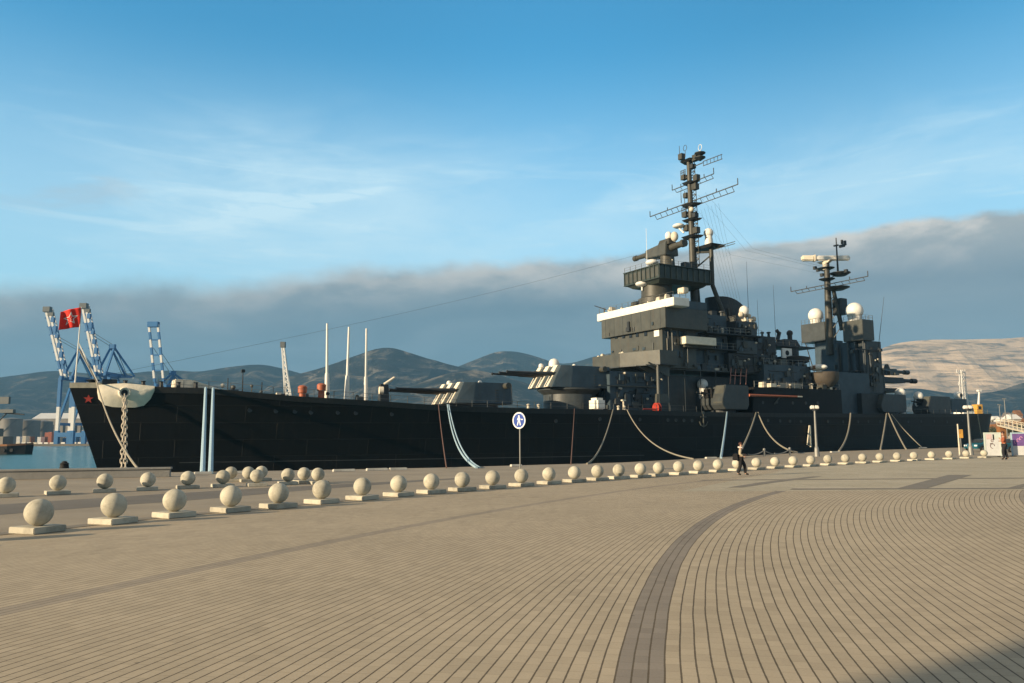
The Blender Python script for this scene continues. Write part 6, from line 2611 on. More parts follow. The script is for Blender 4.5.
# rope stands by the quay edge
for (x, yt, yb, lab) in [(764.5, 449.5, 456.5, 'left one of two grey posts with chains on the quay behind the balls'), (790, 448.5, 455.5, 'right one of two grey posts with chains on the quay behind the balls')]:
    p_ = gnd(x, yb)
    zt_ = atY(x, yt, p_.y).z
    t = empty('chain_post', (p_.x, p_.y, 0), 0, lab, 'post', 'chain posts on the quay edge')
    b = MB()
    b.rod((0, 0, 0), (0, 0, zt_), .10, .09, 12)
    b.ball((0, 0, zt_), .13)
    b.build('post_shaft', M['pole'], t, smooth=True)
    for sgn in (-1, 1):
        b = MB()
        e_ = Vector((sgn * 1.9, sgn * 1.2, .25))
        b.tube(sag((0, 0, zt_ - .08), e_, .18), .05, 6)
        b.build('chain', M['pole'], t, smooth=True)

# ================================================================== PEOPLE
def skin_obj(name, joints, edges, m, parent, level=2):
    """one continuous surface grown round a skeleton; joints: name -> (pos, rx, ry)"""
    names_ = list(joints)
    me = bpy.data.meshes.new(name)
    me.from_pydata([joints[n_][0] for n_ in names_], [(names_.index(a), names_.index(c)) for a, c in edges], [])
    o = bpy.data.objects.new(name, me)
    COL.objects.link(o)
    sk = o.modifiers.new('skin', 'SKIN')
    sk.use_smooth_shade = True
    if not me.skin_vertices:
        pass
    for i, n_ in enumerate(names_):
        sv = me.skin_vertices[0].data[i]
        sv.radius = joints[n_][1:3] if len(joints[n_]) > 2 else (joints[n_][1],) * 2
        sv.use_root = (i == 0)
    ss = o.modifiers.new('subdivision', 'SUBSURF')
    ss.levels = ss.render_levels = level
    me.materials.append(m)
    if parent: o.parent = parent
    return o


def ensure_skin(me):
    if not me.skin_vertices:
        bm = bmesh.new()
        bm.from_mesh(me)
        bm.verts.layers.skin.verify()
        bm.to_mesh(me)
        bm.free()


_old_skin = skin_obj


def skin_obj(name, joints, edges, m, parent, level=2):
    names_ = list(joints)
    bm = bmesh.new()
    lay = bm.verts.layers.skin.verify()
    vs_ = []
    for i, n_ in enumerate(names_):
        v_ = bm.verts.new(joints[n_][0])
        r_ = joints[n_][1]
        v_[lay].radius = (r_, joints[n_][2] if len(joints[n_]) > 2 else r_)
        v_[lay].use_root = (i == 0)
        vs_.append(v_)
    for a, c_ in edges:
        bm.edges.new((vs_[names_.index(a)], vs_[names_.index(c_)]))
    me = bpy.data.meshes.new(name)
    bm.to_mesh(me)
    bm.free()
    o = bpy.data.objects.new(name, me)
    COL.objects.link(o)
    sk = o.modifiers.new('skin', 'SKIN')
    sk.use_smooth_shade = True
    ss = o.modifiers.new('subdivision', 'SUBSURF')
    ss.levels = ss.render_levels = level
    me.materials.append(m)
    if parent: o.parent = parent
    return o


def person(loc, rz, hgt, label, pose, coat, legs_m, sleeve, hair_m, scale=1.0):
    """x is forward, y is left; a standing figure 1.75 m tall before scaling"""
    t = empty('person', loc, rz, label, 'person')
    s = hgt / 1.75
    t.scale = (s, s, s)
    J = {'pelvis': ((0, 0, .95), .13, .10), 'waist': ((.01, 0, 1.08), .125, .095), 'chest': ((.02, 0, 1.28), .155, .11), 'shoulder': ((.02, 0, 1.42), .12, .09), 'neck': ((.035, 0, 1.50), .055), 'jaw': ((.06, 0, 1.57), .06, .06), 'skull': ((.055, 0, 1.66), .082, .09), 'crown': ((.05, 0, 1.715), .055)}
    E_ = [('pelvis', 'waist'), ('waist', 'chest'), ('chest', 'shoulder'), ('shoulder', 'neck'), ('neck', 'jaw'), ('jaw', 'skull'), ('skull', 'crown')]
    for sd, y in (('l', 1), ('r', -1)):
        k, a, e, w_, f = pose['knee' + sd], pose['ankle' + sd], pose['elbow' + sd], pose['wrist' + sd], pose['toe' + sd]
        J['hip' + sd] = ((0, .09 * y, .90), .095)
        J['knee' + sd] = ((k[0], .10 * y, k[1]), .062)
        J['ankle' + sd] = ((a[0], .10 * y, a[1]), .042)
        J['toe' + sd] = ((f[0], .12 * y, f[1]), .038, .03)
        J['sh' + sd] = ((.02, .19 * y, 1.41), .065)
        J['elbow' + sd] = ((e[0], e[1] * y, e[2]), .046)
        J['wrist' + sd] = ((w_[0], w_[1] * y, w_[2]), .032)
        E_ += [('pelvis', 'hip' + sd), ('hip' + sd, 'knee' + sd), ('knee' + sd, 'ankle' + sd), ('ankle' + sd, 'toe' + sd), ('shoulder', 'sh' + sd), ('sh' + sd, 'elbow' + sd), ('elbow' + sd, 'wrist' + sd)]
        # palm with five separate fingers, bent
        W_, El = Vector(J['wrist' + sd][0]), Vector(J['elbow' + sd][0])
        fw = (W_ - El).normalized()
        sd_ = Vector((1, 0, 0)) if abs(fw.z) > .5 else Vector((0, 0, 1))
        sd_ = (sd_ - fw * sd_.dot(fw)).normalized()
        inn = fw.cross(sd_) * y
        J['palm' + sd] = (tuple(W_ + fw * .06), .036, .02)
        E_.append(('wrist' + sd, 'palm' + sd))
        for q_, ln in ((-1.5, .060), (-.5, .075), (.5, .080), (1.5, .070)):
            kx = 'f%s%s' % (sd, q_)
            b0 = W_ + fw * .10 + sd_ * .018 * q_
            J[kx + 'a'] = (tuple(b0), .010)
            J[kx + 'b'] = (tuple(b0 + fw * ln * .5 + inn * .012), .009)
            J[kx + 'c'] = (tuple(b0 + fw * ln * .8 + inn * .04), .008)
            E_ += [('palm' + sd, kx + 'a'), (kx + 'a', kx + 'b'), (kx + 'b', kx + 'c')]
        J['th' + sd] = (tuple(W_ + fw * .045 + sd_ * .05), .011)
        J['tk' + sd] = (tuple(W_ + fw * .085 + sd_ * .065 + inn * .02), .010)
        E_ += [('palm' + sd, 'th' + sd), ('th' + sd, 'tk' + sd)]
    body = skin_obj('body', J, E_, M['skin'], t)
    # face
    b = MB()
    b.ball((.125, 0, 1.635), .016, sz=1.3)
    b.ball((.118, .032, 1.66), .012)
    b.ball((.118, -.032, 1.66), .012)
    b.box(.110, .126, -.025, .025, 1.592, 1.600)
    b.ball((.05, .088, 1.645), .022, sz=1.5)
    b.ball((.05, -.088, 1.645), .022, sz=1.5)
    b.build('face', M['skin'], t, smooth=True)
    b = MB()
    b.ball((.035, 0, 1.665), .105, sx=1.02, sy=.93, sz=1.0, lo=-.35)
    b.build('hair', hair_m, t, smooth=True)

    def sub(keys, edges, grow, name, m):
        JJ = {k_: (J[k_][0],) + tuple(r_ + grow for r_ in J[k_][1:]) for k_ in keys}
        return skin_obj(name, JJ, edges, m, t)
    sub(['pelvis', 'waist', 'chest', 'shoulder', 'shl', 'shr'], [('pelvis', 'waist'), ('waist', 'chest'), ('chest', 'shoulder'), ('shoulder', 'shl'), ('shoulder', 'shr')], .045, 'jacket', coat)
    for sd in 'lr':
        sub(['sh' + sd, 'elbow' + sd, 'wrist' + sd], [('sh' + sd, 'elbow' + sd), ('elbow' + sd, 'wrist' + sd)], .030, 'sleeve', sleeve)
        sub(['ankle' + sd, 'toe' + sd], [('ankle' + sd, 'toe' + sd)], .014, 'shoe', M['rubber'])
    sub(['pelvis', 'hipl', 'hipr', 'kneel', 'kneer', 'anklel', 'ankler'], [('pelvis', 'hipl'), ('pelvis', 'hipr'), ('hipl', 'kneel'), ('hipr', 'kneer'), ('kneel', 'anklel'), ('kneer', 'ankler')], .034, 'trousers', legs_m)
    return t


walk = dict(kneel=(.22, .54), anklel=(.24, .10), toel=(.42, .05), kneer=(-.02, .50), ankler=(-.16, .11), toer=(.01, .04),
            elbowl=(-.02, .26, 1.14), wristl=(.20, .20, 1.10), elbowr=(-.04, .27, 1.13), wristr=(.14, .24, 1.02))
p_ = gnd(741, 475.6)
hp = (atY(742, 442.5, p_.y).z)
pp = person((p_.x, p_.y, 0.006), rad(-12), hp, 'person in black with beige sleeves and pale scarf walking past the ball row', walk, M['coat'], M['coat'], M['beige'], M['hair'])
b = MB()
b.tube([(.09, -.10, 1.46), (.12, 0, 1.44), (.09, .10, 1.46), (-.04, .11, 1.49), (-.07, 0, 1.50), (-.04, -.11, 1.49), (.09, -.10, 1.46)], .045, 8)
b.build('scarf', M['flagwhite'], pp, smooth=True)
b = MB()
b.box(-.42, -.10, -.30, -.04, .80, 1.16, .04, .04)
o = b.build('shoulder_bag', M['coat'], None, bevel=.04)
o.location = pp.location
o.rotation_euler = pp.rotation_euler
o.scale = pp.scale
tag(o, 'dark bag hanging behind the walking person in black', 'bag')
stand = dict(kneel=(.10, .52), anklel=(.06, .10), toel=(.22, .045), kneer=(-.02, .51), ankler=(-.14, .11), toer=(.02, .04),
             elbowl=(.03, .27, 1.14), wristl=(.16, .16, 1.26), elbowr=(-.02, .28, 1.12), wristr=(.16, .20, 1.14))
p_ = gnd(1005.5, 460.0)
hp = atY(1003, 431.5, p_.y).z
person((p_.x, p_.y, .006), rad(150), max(hp, 1.55), 'person in a rust red jacket and dark trousers standing before the white display boards', stand, M['jacket'], M['jean'], M['jacket'], M['hair'])

# ================================================================== DISPLAY BOARDS, CAR, GANGWAY at the right
def display(x0, x1, ytop, ybase, label, kind):
    a, c = gnd(x0, ybase), gnd(x1, ybase)
    a.z = c.z = 0
    d = (c - a)
    w_ = d.length
    rz_ = math.atan2(d.y, d.x)
    hh = atY(x0, ytop, a.y).z
    t = empty('display_board', a, rz_, label, 'display board', 'display boards at the right edge')
    b = MB()
    b.box(0.07, w_ - .07, -.03, .03, .12, hh - .06)
    b.build('panel', M['banner'], t)
    fm = M['mint'] if kind == 0 else M['ropeblue']
    b = MB()
    b.box(0, .12, -.06, .06, 0, hh)
    b.box(w_ - .12, w_, -.06, .06, 0, hh)
    b.box(.122, w_ - .122, -.05, .05, hh - .1, hh - .003)
    b.build('frame', fm, t, bevel=.01)
    b = MB()
    b.box(-.1, .3, -.35, .35, 0, .07)
    b.box(w_ - .3, w_ + .1, -.35, .35, 0, .07)
    b.build('foot', M['rubber'], t)
    if kind == 0:
        b = MB()
        b.tube([(.62 + .16 * math.cos(q_), -.045, hh * .45 + .2 * math.sin(q_)) for q_ in [rad(20 * i) for i in range(0, 15)]], .022, 6)
        b.tube([(.62 + .08 * math.cos(q_), -.045, hh * .66 + .10 * math.sin(q_)) for q_ in [rad(40 * i) for i in range(0, 10)]], .02, 6)
        b.build('lettering', M['ink'], t)
        b = MB()
        b.box(w_ * .52, w_ * .60, -.05, -.031, hh * .70, hh * .92)
        b.box(w_ * .35, w_ * .50, -.05, -.031, hh * .52, hh * .56)
        b.build('dark_mark', M['coat'], t)
        b = MB()
        b.box(w_ * .62, w_ * .93, -.045, -.031, hh * .74, hh * .94)
        b.build('picture', M['mint'], t)
        b = MB()
        b.box(w_ * .16, w_ * .46, -.045, -.031, hh * .72, hh * .93)
        b.build('picture', mat('pale_rose', (.50, .38, .38), .6, .15, 3), t)
    else:
        b = MB()
        b.box(.12, w_ * .55, -.045, -.031, hh * .44, hh - .11)
        b.build('picture', M['purple'], t)
        b = MB()
        b.box(w_ * .56, w_ - .13, -.045, -.031, hh * .48, hh - .11)
        b.build('picture', M['navy'], t)
        b = MB()
        for k in range(3):
            b.tube([(.35 + .22 * k + .10 * math.cos(q_), -.05, hh * (.60 + .08 * k) + .13 * math.sin(q_)) for q_ in [rad(30 * i) for i in range(0, 10)]], .03, 6)
        b.build('lettering', mat('pink_ink', (.55, .25, .45), .6, .1, 3), t)
    return t


display(985, 1002.5, 432.5, 457, 'white display board with pale green frame left of the standing person', 0)
display(1012, 1038, 432.5, 456.5, 'display board with purple and navy picture at the right picture edge', 1)


def make_car(loc, rz_, label):
    t = empty('parked_car', loc, rz_, label, 'car')
    prof = [(-2.05, .35), (2.05, .35), (2.10, .62), (2.0, .82), (1.05, .95), (.45, 1.42), (-1.15, 1.45), (-1.85, 1.0), (-2.1, .85)]
    b = MB()
    f1_ = [b.bm.verts.new((x, -.86 + (.12 if z > 1.1 else 0), z)) for x, z in prof]
    f2_ = [b.bm.verts.new((x, .86 - (.12 if z > 1.1 else 0), z)) for x, z in prof]
    b.bm.faces.new(f1_)
    b.bm.faces.new(list(reversed(f2_)))
    for i in range(len(prof)):
        j = (i + 1) % len(prof)
        b.bm.faces.new([f1_[i], f2_[i], f2_[j], f1_[j]])
    b.build('body', M['carblue'], t, bevel=.05)
    for sy in (-1, 1):
        b = MB()
        y = sy * .80
        w1 = [(.42, 1.36), (-.35, 1.38), (-.35, 1.0), (.9, .98)]
        w2 = [(-.45, 1.38), (-1.1, 1.38), (-1.6, 1.02), (-.45, 1.0)]
        for w_ in (w1, w2):
            b.hexa([(x, y - .02, z) for x, z in w_], [(x, y + sy * .085, z) for x, z in w_])
        b.build('side_window', M['glass'], t)
    b = MB()
    b.hexa([(1.02, -.68, 1.0), (.5, -.62, 1.40), (.5, .62, 1.40), (1.02, .68, 1.0)], [(1.07, -.68, 1.02), (.55, -.62, 1.42), (.55, .62, 1.42), (1.07, .68, 1.02)])
    b.build('windscreen', M['glass'], t)
    b = MB()
    b.hexa([(-1.80, -.66, 1.03), (-1.2, -.62, 1.40), (-1.2, .62, 1.40), (-1.80, .66, 1.03)], [(-1.86, -.66, 1.05), (-1.26, -.62, 1.42), (-1.26, .62, 1.42), (-1.86, .66, 1.05)])
    b.build('rear_window', M['glass'], t)
    for x in (-1.3, 1.3):
        for y in (-.86, .86):
            w = MB()
            w.lathe([(.20, -.1), (.32, -.1), (.33, 0), (.32, .1), (.20, .1)], (x, y, .325), 20, 'Y')
            w_ = w.build('wheel', M['rubber'], t, smooth=True)
            r = MB()
            r.lathe([(.19, -.105), (.05, -.12), (.05, .12), (.19, .105)], (x, y, .325), 12, 'Y')
            r.build('rim', M['pole'], w_)
    for sy in (-.62, .62):
        b = MB()
        b.box(1.98, 2.10, sy - .18, sy + .18, .62, .78)
        b.build('headlight', M['signwhite'], t, bevel=.02)
        b = MB()
        b.box(-2.12, -2.04, sy - .16, sy + .16, .72, .88)
        b.build('tail_light', M['red'], t, bevel=.02)
    return t


p_ = gnd(983, 451.6)
make_car((p_.x, p_.y, 0.005), rad(205), 'teal blue car parked behind the stern lamp post and yellow notice')
p_ = gnd(1012, 452.2)
make_car((p_.x, p_.y, 0.005), rad(200), 'teal blue car half hidden behind the standing person and display boards')

# gangway at the stern with pale rails
g0 = atY(1001, 426, 132)
g1 = atY(1036, 434.5, 118)
t = empty('gangway', g0, 0, 'pale railed gangway sloping down to the right behind the display boards', 'gangway')
b = MB()
d = g1 - g0
nrm = Vector((-d.y, d.x, 0)).normalized()
b.hexa([tuple(nrm * -.6), tuple(d - nrm * .6), tuple(d + nrm * .6), tuple(nrm * .6)], [tuple(nrm * -.6 + Vector((0, 0, .18))), tuple(d - nrm * .6 + Vector((0, 0, .18))), tuple(d + nrm * .6 + Vector((0, 0, .18))), tuple(nrm * .6 + Vector((0, 0, .18)))])
b.build('walkway', M['cream'], t)
for sg in (-1, 1):
    b = MB()
    o_ = nrm * .58 * sg
    for zz in (.6, 1.15):
        b.bar(o_ + Vector((0, 0, zz)), d + o_ + Vector((0, 0, zz)), .10)
    for i in range(9):
        q_ = d * (i / 8) + o_
        b.bar(q_ + Vector((0, 0, .18)), q_ + Vector((0, 0, 1.15)), .07)
    b.build('handrail', M['cream'], t)
b = MB()
b.box(-.5, .5, -.5, .5, -g0.z + .01, .0)
b.build('support_tower', M['rust'], t)

# ================================================================== HARBOUR IN THE DISTANCE
def port_crane(pb, pt, Y, label, foot_y=444.5, twin=False, spread=6.0):
    """ship-to-shore crane with its boom raised; pb hinge and pt tip in the picture, standing at distance Y"""
    base = atY(pb[0], foot_y, Y)
    base.z = -.05
    hinge = atY(pb[0], pb[1], Y) - base
    tip = atY(pt[0], pt[1], Y) - base
    t = empty('port_crane', base, 0, label, 'crane', 'blue and white port cranes across the bay')
    zg = hinge.z
    back = 26.0
    for x in (-spread, spread):
        for y in (0, 18):
            b = MB()
            b.bar((x, y, 0), (x, y, zg * .20), 3.2)
            leg = b.build('leg', M['craneblue'], t)
            b = MB()
            b.bar((x, y, zg * .2), (x, y, zg * .56), 2.4)
            b.build('leg_band', M['cranewhite'], leg)
            b = MB()
            b.bar((x, y, zg * .56), (x, y, zg), 2.4)
            b.build('leg_top', M['craneblue'], leg)
    b = MB()
    for y in (0, 18):
        b.bar((-spread, y, zg * .14), (spread, y, zg * .14), 3.4)
    for x in (-spread, spread):
        b.bar((x, 0, zg * .30), (x, 18, zg * .30), 2.2)
        b.bar((x, 0, zg * .30), (x, 18, zg * .98), 1.6)
    b.build('portal_beam', M['craneblue'], t)
    for x in ((-4, 4)):
        b = MB()
        b.bar((x, -4, zg), (x, back + 16, zg), 2.0, 3.2)
        b.build('girder', M['craneblue'], t)
    b = MB()
    b.box(6, 18, 16, 26, zg - 6, zg - 2)
    b.build('machinery_house', M['cranewhite'] if not twin else M['craneblue'], t, bevel=.2)
    # raised boom: two chords in white and blue bands
    n = 8
    for x in ((-3.6, 3.6) if twin else (-1.4, 1.4)):
        for k in range(n):
            a_ = hinge.lerp(tip, k / n) + Vector((x, 0, 0))
            c_ = hinge.lerp(tip, (k + 1) / n) + Vector((x, 0, 0))
            b = MB()
            wd = 1.8 if twin else 1.5
            b.bar(a_, c_, wd, 1.6)
            if not twin:
                b.bar(a_ + Vector((0, 5, 1)), c_ + Vector((0, 5, 1)), .8)
                b.bar(a_, c_ + Vector((0, 5, 1)), .6)
            b.build('boom_section', M['cranewhite'] if (k % 2 == (1 if twin else 0) or (not twin and k % 4 != 1)) else M['craneblue'], t)
    for k in range(1, n):
        q_ = hinge.lerp(tip, k / n)
        if twin and k % 2: continue
        b = MB()
        b.bar(q_ + Vector((-3.5, 0, 0)), q_ + Vector((3.5, 0, 0)), 1.2)
        if not twin:
            b.box(q_.x + 1.5, q_.x + 4.0, q_.y - 1, q_.y + 1.5, q_.z - 4.5 + (k % 3), q_.z + .5)
        b.build('boom_tie', M['craneblue'], t)
    b = MB()
    hw_ = 4.4 if twin else 3.0
    b.box(tip.x - hw_, tip.x + hw_, tip.y - 2, tip.y + 2, tip.z - 2.2, tip.z + 2.2)
    if not twin:
        b.box(tip.x + .5, tip.x + 5.5, tip.y - 1, tip.y + 1, tip.z - 5.5, tip.z - 2.3)
    b.build('boom_head', M['craneblue'] if twin else M['cranegrey'], t, bevel=.3)
    # a-frame apex behind the hinge
    apex = Vector((hinge.x + 7.5, 6, zg + (tip.z - zg) * (.20 if twin else .40)))
    b = MB()
    for x in (-3.5, 3.5):
        b.bar((apex.x + x - 5, 0, zg), (apex.x + x * .4, 6, apex.z), 1.5)
        b.bar((apex.x + x + 6, 26, zg), (apex.x + x * .4, 6, apex.z), 1.2)
    b.box(apex.x - 2.2, apex.x + 2.2, 4.5, 7.5, apex.z - 1, apex.z + 2.5)
    b.build('apex_frame', M['craneblue'], t)
    b = MB()
    for x in (-2, 2):
        b.bar((apex.x + x, 6, apex.z + 1), tuple(hinge.lerp(tip, .62) + Vector((x, 0, 0))), .35)
        b.bar((apex.x + x, 6, apex.z + 1), (x, back + 12, zg + 1.5), .35)
    b.build('stay', M['cranegrey'], t)
    return t


port_crane((64, 378), (47.5, 309.5), 640, 'leftmost blue and white port crane, boom left of the red flag')
port_crane((98, 374), (84, 306), 640, 'blue and white port crane whose boom rises just right of the red flag')
port_crane((159.5, 386), (153.5, 324.5), 640, 'blue and white port crane with a double banded boom above the hawse cover', twin=True)
# slewing jib crane in the distance
p0 = atY(288, 396, 420)
p1 = atY(283, 346, 420)
t = empty('jib_crane', (p0.x, p0.y, -.05), 0, 'pale lattice jib of a distant crane between the bow lines and the deck poles', 'crane')
b = MB()
a, c = Vector((0, 0, p0.z)), Vector((p1.x - p0.x, 0, p1.z))
for dx in (-1.3, 1.3):
    for dy in (-1.3, 1.3):
        b.bar(a + Vector((dx, dy, 0)), c + Vector((dx * .4, dy * .4, 0)), .55)
for k in range(9):
    q0, q1 = a.lerp(c, k / 9), a.lerp(c, (k + 1) / 9)
    w0, w1 = 1.3 - .8 * k / 9, 1.3 - .8 * (k + 1) / 9
    b.bar(q0 + Vector((-w0, -w0, 0)), q1 + Vector((w1, -w1, 0)), .35)
    b.bar(q0 + Vector((w0, -w0, 0)), q1 + Vector((-w1, -w1, 0)), .35)
b.build('jib', M['cranewhite'], t)
b = MB()
b.box(c.x - 1.2, c.x + 1.2, -1.2, 1.2, c.z - .8, c.z + 2.2)
b.build('jib_head', M['cranegrey'], t)
b = MB()
b.rod((0, 0, 0), (0, 0, p0.z), 2.6, 1.8, 12)
b.box(-4, 5, -3, 3, p0.z - 9, p0.z - 1)
b.build('crane_tower', M['cranewhite'], t)

# oil tanks, sheds, containers along the far quay
for x, w_, yt, Y, lab in [(10, 20, 419.5, 900, 'cream storage tank at the left end of the far quay'), (27, 22, 421, 930, 'grey storage tank with flat roof on the far quay'), (43, 16, 422, 960, 'pale storage tank left of the blue crane legs')]:
    p_ = atY(x, 440, Y)
    r = w_ / 2 / F * Y
    hh = atY(x, yt, Y).z
    t = empty('storage_tank', (p_.x, Y, -.05), 0, lab, 'tank', 'storage tanks on the far quay')
    b = MB()
    b.lathe([(r, 0), (r, hh)], (0, 0, 0), 32)
    b.build('tank_shell', M['tank'], t, smooth=True)
    b = MB()
    b.lathe([(r * 1.02, hh + .01), (r * 1.02, hh + .6), (r * .1, hh + 2.2)], (0, 0, 0), 32)
    b.build('tank_roof', M['tank'], t, smooth=True)
    b = MB()
    for k in range(8):
        q_ = rad(200 + k * 16)
        b.bar((r * 1.02 * math.cos(q_), r * 1.02 * math.sin(q_), hh * k / 8), (r * 1.02 * math.cos(q_ + .28), r * 1.02 * math.sin(q_ + .28), hh * (k + 1) / 8), .6)
    b.build('stairway', M['cranegrey'], t)


def shed(x0, x1, yt, Y, depth, lab, m, roofm, cat='warehouse', name='warehouse', gable=True):
    a, c = atY(x0, 440, Y), atY(x1, 440, Y)
    hh = atY((x0 + x1) / 2, yt, Y).z
    t = empty(name, (a.x, Y, -.05), 0, lab, cat)
    w_ = c.x - a.x
    b = MB()
    b.box(0, w_, 0, depth, 0, hh * .8)
    b.build('wall', m, t)
    b = MB()
    if gable:
        b.hexa([(-.5, -.5, hh * .8 + .02), (w_ + .5, -.5, hh * .8 + .02), (w_ + .5, depth + .5, hh * .8 + .02), (-.5, depth + .5, hh * .8 + .02)], [(-.5, depth * .45, hh), (w_ + .5, depth * .45, hh), (w_ + .5, depth * .55, hh), (-.5, depth * .55, hh)])
    else:
        b.box(-.4, w_ + .4, -.4, depth + .4, hh * .8 + .02, hh)
    b.build('roof', roofm, t)
    nwin = max(2, min(9, int(w_ / 6)))
    for k in range(nwin):
        q_ = MB()
        x = w_ * (k + .5) / nwin
        q_.box(x - w_ / nwin * .22, x + w_ / nwin * .22, -.12, .2, hh * .3, hh * .6)
        q_.build('window', M['glass'], t)
    return t


shed(31, 84, 412.5, 1000, 40, 'long pale warehouse standing behind the blue crane legs', M['tank'], M['cranewhite'])
shed(-40, 8, 424, 1000, 40, 'low grey shed at the left picture edge behind the tug', M['town'], M['roof'])
CC = [('rust', 'rusty brown'), ('orange', 'orange'), ('cranewhite', 'white'), ('craneblue', 'blue'), ('red', 'red'), ('cream', 'cream'), ('rubber', 'black')]
spots = [(41, 437, 2), (44.5, 436.8, 0), (48, 432.5, 1), (51.5, 432, 1), (63, 433, 5), (72.5, 432.5, 1), (76, 432.8, 3), (79, 432.5, 2), (82, 433.2, 4), (85.5, 433.2, 1), (66, 438, 3), (20, 436.5, 2), (26, 436, 5), (31, 436.5, 0), (57.5, 437.5, 4)]
clab = ['white container right of the storage tanks on the far quay', 'rusty brown container next to the white one on the far quay', 'orange container, left of two side by side left of the crane leg', 'orange container, right of two side by side left of the crane leg', 'cream container between the two front crane legs', 'orange container just right of the middle crane leg', 'blue container behind the orange one near the bow stem', 'white container second nearest the bow stem on the far quay', 'red container next to the ship stem on the far quay', 'orange container touching the ship stem in the picture', 'blue container between the crane legs, standing low', 'white container right of the tug bow', 'cream container in front of the grey tank', 'rusty brown container left of the white container stack', 'red container at the foot of the left crane leg']
for i, ((x, y, k), lab) in enumerate(zip(spots, clab)):
    Y = 725 + (i % 3) * 9
    p_ = atY(x, 440, Y)
    b = MB()
    hh = max(2.6, atY(x, y, Y).z)
    b.box(-1.6, 1.6, -3, 3, 0, hh)
    for q_ in range(7):
        xx = -1.45 + 2.9 * q_ / 6
        b.box(xx - .10, xx + .10, -3.08, -3.003, .15, hh - .15)
    o = b.build('container', M[CC[k][0]])
    o.location = (p_.x, Y, -.05)
    tag(o, lab, 'container', 'containers on the far quay')
# fender blocks along the far quay front
for i in range(13):
    x = 20 + i * 5.6
    p_ = atY(x, 442, 716)
    b = MB()
    b.box(-1.75, 1.75, -1.2, 0, -1.2, 1.3, .1, .1)
    o = b.build('quay_fender', M['white'] if i % 3 else M['cream'])
    o.location = (p_.x, 714, 0)
    tag(o, 'pale fender block in the row along the far quay front', 'fender', 'fenders along the far quay')
# tug at the left edge
p_ = atY(2, 440, 250)
t = empty('tugboat', (p_.x, 250, SEA), 0, 'dark hulled tug with rusty deck and grey superstructure at the left picture edge', 'tugboat')
b = MB()
wl_ = [(-16, -3.6), (4, -3.8), (8.5, -1.6), (10, 0), (8.5, 1.6), (4, 3.8), (-16, 3.6)]
b.hexa([(x * .96, y * .85, -.6) for x, y in wl_], [(x, y, 2.3 + max(0, x) * .06) for x, y in wl_])
hullb = b.build('hull', M['rubber'], t)
b = MB()
b.hexa([(x * .99, y * .97, 2.31 + max(0, x) * .06) for x, y in wl_], [(x * .99, y * .97, 2.9 + max(0, x) * .06) for x, y in wl_])
b.build('bulwark', M['rust'], t)
b = MB()
b.box(-12, 2, -2.6, 2.6, 2.9, 5.5)
b.box(-10, -1, -2.2, 2.2, 5.502, 8.0)
b.build('deckhouse', M['tank'], t, bevel=.1)
b = MB()
for k in range(6):
    b.box(-9.4 + k * 1.4, -8.5 + k * 1.4, -2.24, -2.1, 6.3, 7.4)
b.build('window', M['glass'], t)
b = MB()
b.rod((-3, 0, 8.0), (-3, 0, 17.5), .3, .2)
b.box(-6.5, 3.2, -.7, .7, 12.8, 13.9)
b.box(-5.5, 1.5, -.5, .5, 15.6, 17.8)
b.build('mast', M['cranegrey'], t)
b = MB()
b.rod((0, 0, 13.0), (6.4, 0, 12.2), .35, .2)
b.rod((-3, 0, 8.4), (1.0, 0, 12.9), .2, .2)
b.build('crane_arm', M['dark'], t)
b = MB()
for x in (-7, -4, 0, 3, 5.5):
    b.lathe([(.25, -.18), (.55, -.18), (.55, .18), (.25, .18)], (x, -3.75, 1.3), 12, 'Y')
b.build('tyre_fender', M['rubber'], t)

# boat with a white lattice mast beyond the stern
p_ = atY(966, 440, 215)
t = empty('harbour_boat', (p_.x, 215, SEA), rad(20), 'white harbour boat whose tall lattice mast rises behind the warship stern', 'boat')
b = MB()
wl_ = [(-9, -2.4), (5, -2.6), (9, 0), (5, 2.6), (-9, 2.4)]
b.hexa([(x * .93, y * .8, -.4) for x, y in wl_], [(x, y, 3.0) for x, y in wl_])
b.build('hull', M['white'], t, bevel=.05)
zc_ = atY(966, 412, 215).z - SEA
b = MB()
b.box(-4, 4, -1.9, 1.9, 3.002, zc_ - .5)
b.box(-2, 2, -1.6, 1.6, zc_ - .498, zc_ + 1.6, .2, .2)
b.build('cabin', M['white'], t, bevel=.06)
b = MB()
for k in range(4):
    b.box(-1.7 + k * .9, -1.1 + k * .9, -1.63, -1.5, zc_ + .2, zc_ + 1.0)
b.build('window', M['glass'], t)
zt_ = atY(966, 370, 215).z - SEA
b = MB()
for dx in (-.45, .45):
    for dy in (-.45, .45):
        b.bar((dx, dy, zc_ + 1.5), (dx * .6, dy * .6, zt_), .16)
for k in range(10):
    z0_ = zc_ + 1.5 + (zt_ - zc_ - 1.5) * k / 10
    z1_ = zc_ + 1.5 + (zt_ - zc_ - 1.5) * (k + 1) / 10
    b.bar((-.4, -.4, z0_), (.4, -.4, z1_), .09)
    b.bar((.4, -.4, z0_), (-.4, -.4, z1_), .09)
b.build('mast', M['cranewhite'], t)
b = MB()
for x_, yy, hw_ in ((966, 372.5, 1.5), (966, 385, 1.2), (966, 396, 1.7)):
    zz = atY(x_, yy, 215).z - SEA
    b.bar((-hw_, 0, zz), (hw_, 0, zz), .22)
    b.bar((-hw_, 0, zz), (-hw_, 0, zz + .9), .12)
    b.bar((hw_, 0, zz - 6), (hw_, 0, zz + .9), .10)
b.build('yard', M['cranewhite'], t)
p_ = atY(980, 440, 222)
t = empty('navigation_buoy_tender', (p_.x, 222, SEA), rad(10), 'work boat with ochre deckhouse and pale davit right of the lattice mast', 'boat')
b = MB()
